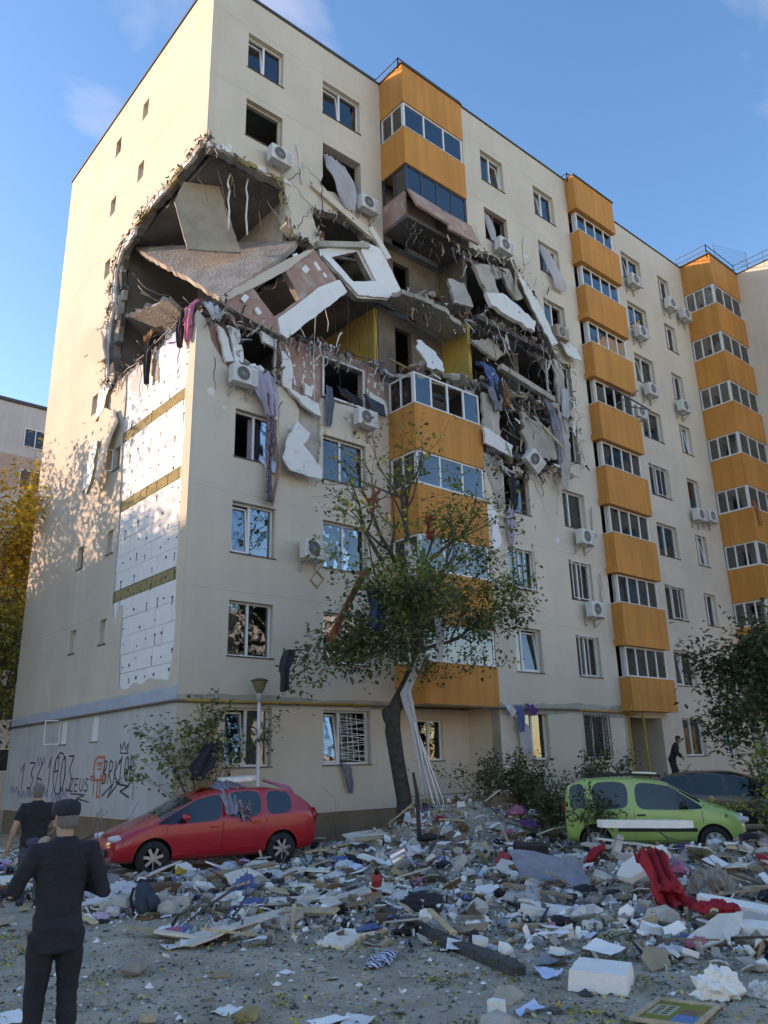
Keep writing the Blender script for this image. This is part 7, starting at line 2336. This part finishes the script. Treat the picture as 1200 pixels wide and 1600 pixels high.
for (m_, nm, cnt) in (('cloth_white', 'white', 26), ('cloth_dark', 'black', 40), ('cloth_blue', 'blue', 12), ('cloth_red', 'red', 5), ('cloth_pink', 'pink', 5), ('cloth_purple', 'purple', 4), ('cloth_grey', 'grey', 20), ('cloth_brown', 'brown', 14), ('cloth_green', 'green', 4)):
    strew('crumpled_garment', 'crumpled %s garment' % nm, 'garment', '%s garments strewn over the rubble' % nm, [(rag(.4, .28, .08, 200+len(nm)+i), m_, True) for i in range(2)], cnt, .2, .15, True, (.55, 1.35))
strew('broken_branch', 'leafless broken branch', 'branch', 'broken branches on the rubble', [(lambda mb: (grow(mb, (-.4, 0, .03), (1, 0, .1), 1.0, .018, 2, rs, [], up=.02, spread=.4, kids=2), mb)[1])(MB()) and None or None] if False else [((lambda q: (grow(q, (-.4, 0, .03), (1, 0, .12), 1.0, .018, 2, rs, [], up=.02, spread=.4, kids=2), q)[1])(MB()), 'twig', False) for i in range(3)], 26, .3, .35, True)

# ---- uncountable small stuff
def stuff(name, label, cat, n, fn, mats, core=False, dmin=3.6):
    vs, fs, mi = [], [], []
    for (x, y, q) in scatter(n, core_only=core, dmin=dmin): fn(x, y, q, vs, fs, mi)
    me = bpy.data.meshes.new(name)
    me.from_pydata(vs, [], fs)
    for m_ in mats: me.materials.append(MATS[m_])
    me.polygons.foreach_set('material_index', mi)
    o = bpy.data.objects.new(name, me)
    C.objects.link(o)
    return tag(o, label, cat, kind='stuff')
OC = [(1, 0, 0), (0, 1, 0), (-1, 0, 0), (0, -1, 0), (0, 0, 1), (0, 0, -.4)]
OF = [(0, 1, 4), (1, 2, 4), (2, 3, 4), (3, 0, 4), (1, 0, 5), (2, 1, 5), (3, 2, 5), (0, 3, 5)]
def crumb(lo, hi, wts):
    def f(x, y, q, vs, fs, mi):
        s_ = lo*(hi/lo)**(rs.random()**2.2)
        b = len(vs)
        a = rs.uniform(0, 6.28)
        z = ground_h(x, y)
        sx, sy, sz = s_*rs.uniform(.6, 1.4), s_*rs.uniform(.6, 1.4), s_*rs.uniform(.4, 1.0)
        for v in OC:
            vx, vy, vz = v[0]*sx*rs.uniform(.7, 1.3), v[1]*sy*rs.uniform(.7, 1.3), v[2]*sz
            vs.append((x+vx*math.cos(a)-vy*math.sin(a), y+vx*math.sin(a)+vy*math.cos(a), z+vz+sz*.2))
        m_ = rs.choices(range(len(wts)), wts)[0]
        for t_ in OF: fs.append(tuple(b+i for i in t_)); mi.append(m_)
    return f
def scrap(lo, hi, wts, lift=.1):
    def f(x, y, q, vs, fs, mi):
        s_ = lo*(hi/lo)**(rs.random()**1.6)
        M = orient(x, y, .5*q+.1).to_matrix()
        c = gp(x, y, .015+rs.random()*lift*q)
        w, h, t_ = s_, s_*rs.uniform(.15, 1.0), rs.choice([.004, .008, .02, s_*.3])
        b = len(vs)
        for k in ((-1, -1, -1), (1, -1, -1), (1, 1, -1), (-1, 1, -1), (-1, -1, 1), (1, -1, 1), (1, 1, 1), (-1, 1, 1)):
            vs.append(tuple(c+M @ Vector((k[0]*w*.5*rs.uniform(.6, 1.1), k[1]*h*.5*rs.uniform(.6, 1.1), k[2]*t_*.5))))
        m_ = rs.choices(range(len(wts)), wts)[0]
        for qd in ((0, 3, 2, 1), (4, 5, 6, 7), (0, 1, 5, 4), (1, 2, 6, 5), (2, 3, 7, 6), (3, 0, 4, 7)): fs.append(tuple(b+i for i in qd)); mi.append(m_)
    return f
stuff('small_rubble', 'crumbs of plaster, foam and concrete covering the yard', 'rubble', 26000, crumb(.007, .06, [3, 6, 4, 3, 1, 2]), ['eps', 'mortar', 'concrete', 'plaster', 'pink_wall', 'asphalt_dark'])
SM = ['paper', 'plaster', 'wood', 'cloth_dark', 'cloth_grey', 'cloth_blue', 'cloth_red', 'eps', 'laminate', 'cardboard', 'cloth_pink', 'wood_dark', 'paper_blue', 'mortar', 'cloth_purple', 'leaf_yellow', 'soil']
SW = [9, 9, 7, 5, 6, 1.5, .5, 8, 8, 5, .5, 5, 2.5, 9, .4, .4, 6]
stuff('litter_scraps', 'small scraps of paper, wood and cloth filling the rubble field', 'litter', 8000, scrap(.03, .26, SW, .10), SM, core=True)
stuff('litter_scraps', 'sparse small scraps scattered over the bare foreground', 'litter', 2200, scrap(.02, .14, SW, .02), SM)
# gravel over the bare ground
def gravel_pts(n):
    o_ = []
    while len(o_) < n:
        d = 3.5+7.5*rs.random()**1.3
        l = d*rs.uniform(-.53, .55)
        p = Vector((-9.107, -18.261, 0))+FWD*d+RGT*l
        if not blocked(p.x, p.y): o_.append((p.x, p.y))
    return o_
vs, fs, mi = [], [], []
cr = crumb(.004, .026, [1.6, 5, 5, 2, .4, 5, .5])
for (x, y) in gravel_pts(26000): cr(x, y, 0, vs, fs, mi)
me = bpy.data.meshes.new('gravel'); me.from_pydata(vs, [], fs)
for m_ in ('eps_dirty', 'mortar', 'concrete', 'plaster', 'pink_wall', 'asphalt_dark', 'wool'): me.materials.append(MATS[m_])
me.polygons.foreach_set('material_index', mi)
o = bpy.data.objects.new('gravel', me); C.objects.link(o); tag(o, 'grit and small stones over the bare foreground', 'gravel', kind='stuff')
# leaves and tufts
lv = []
for (x, y) in gravel_pts(3200): lv.append((x, y, ground_h(x, y)+.015))
for i in range(80):
    x, y = gravel_pts(1)[0]
    for k in range(rs.randint(15, 60)): lv.append((x+rs.gauss(0, .12), y+rs.gauss(0, .12), ground_h(x, y)+abs(rs.gauss(0, .02))+.01))
leaf_obj('fallen_leaves', lv, .05, ['leaf_green', 'leaf_olive', 'leaf_yellow', 'leaf_dark'], None, rs, pick=lambda p: rs.choice([0, 0, 1, 1, 3, 3, 2]) if rs.random() < .9 else 2, droop=0)
tag([o for o in bpy.data.objects if o.name.startswith('fallen_leaves')][-1], 'fallen leaves and torn twigs over the bare foreground', 'leaves', kind='stuff')
print('objects', len(bpy.data.objects))
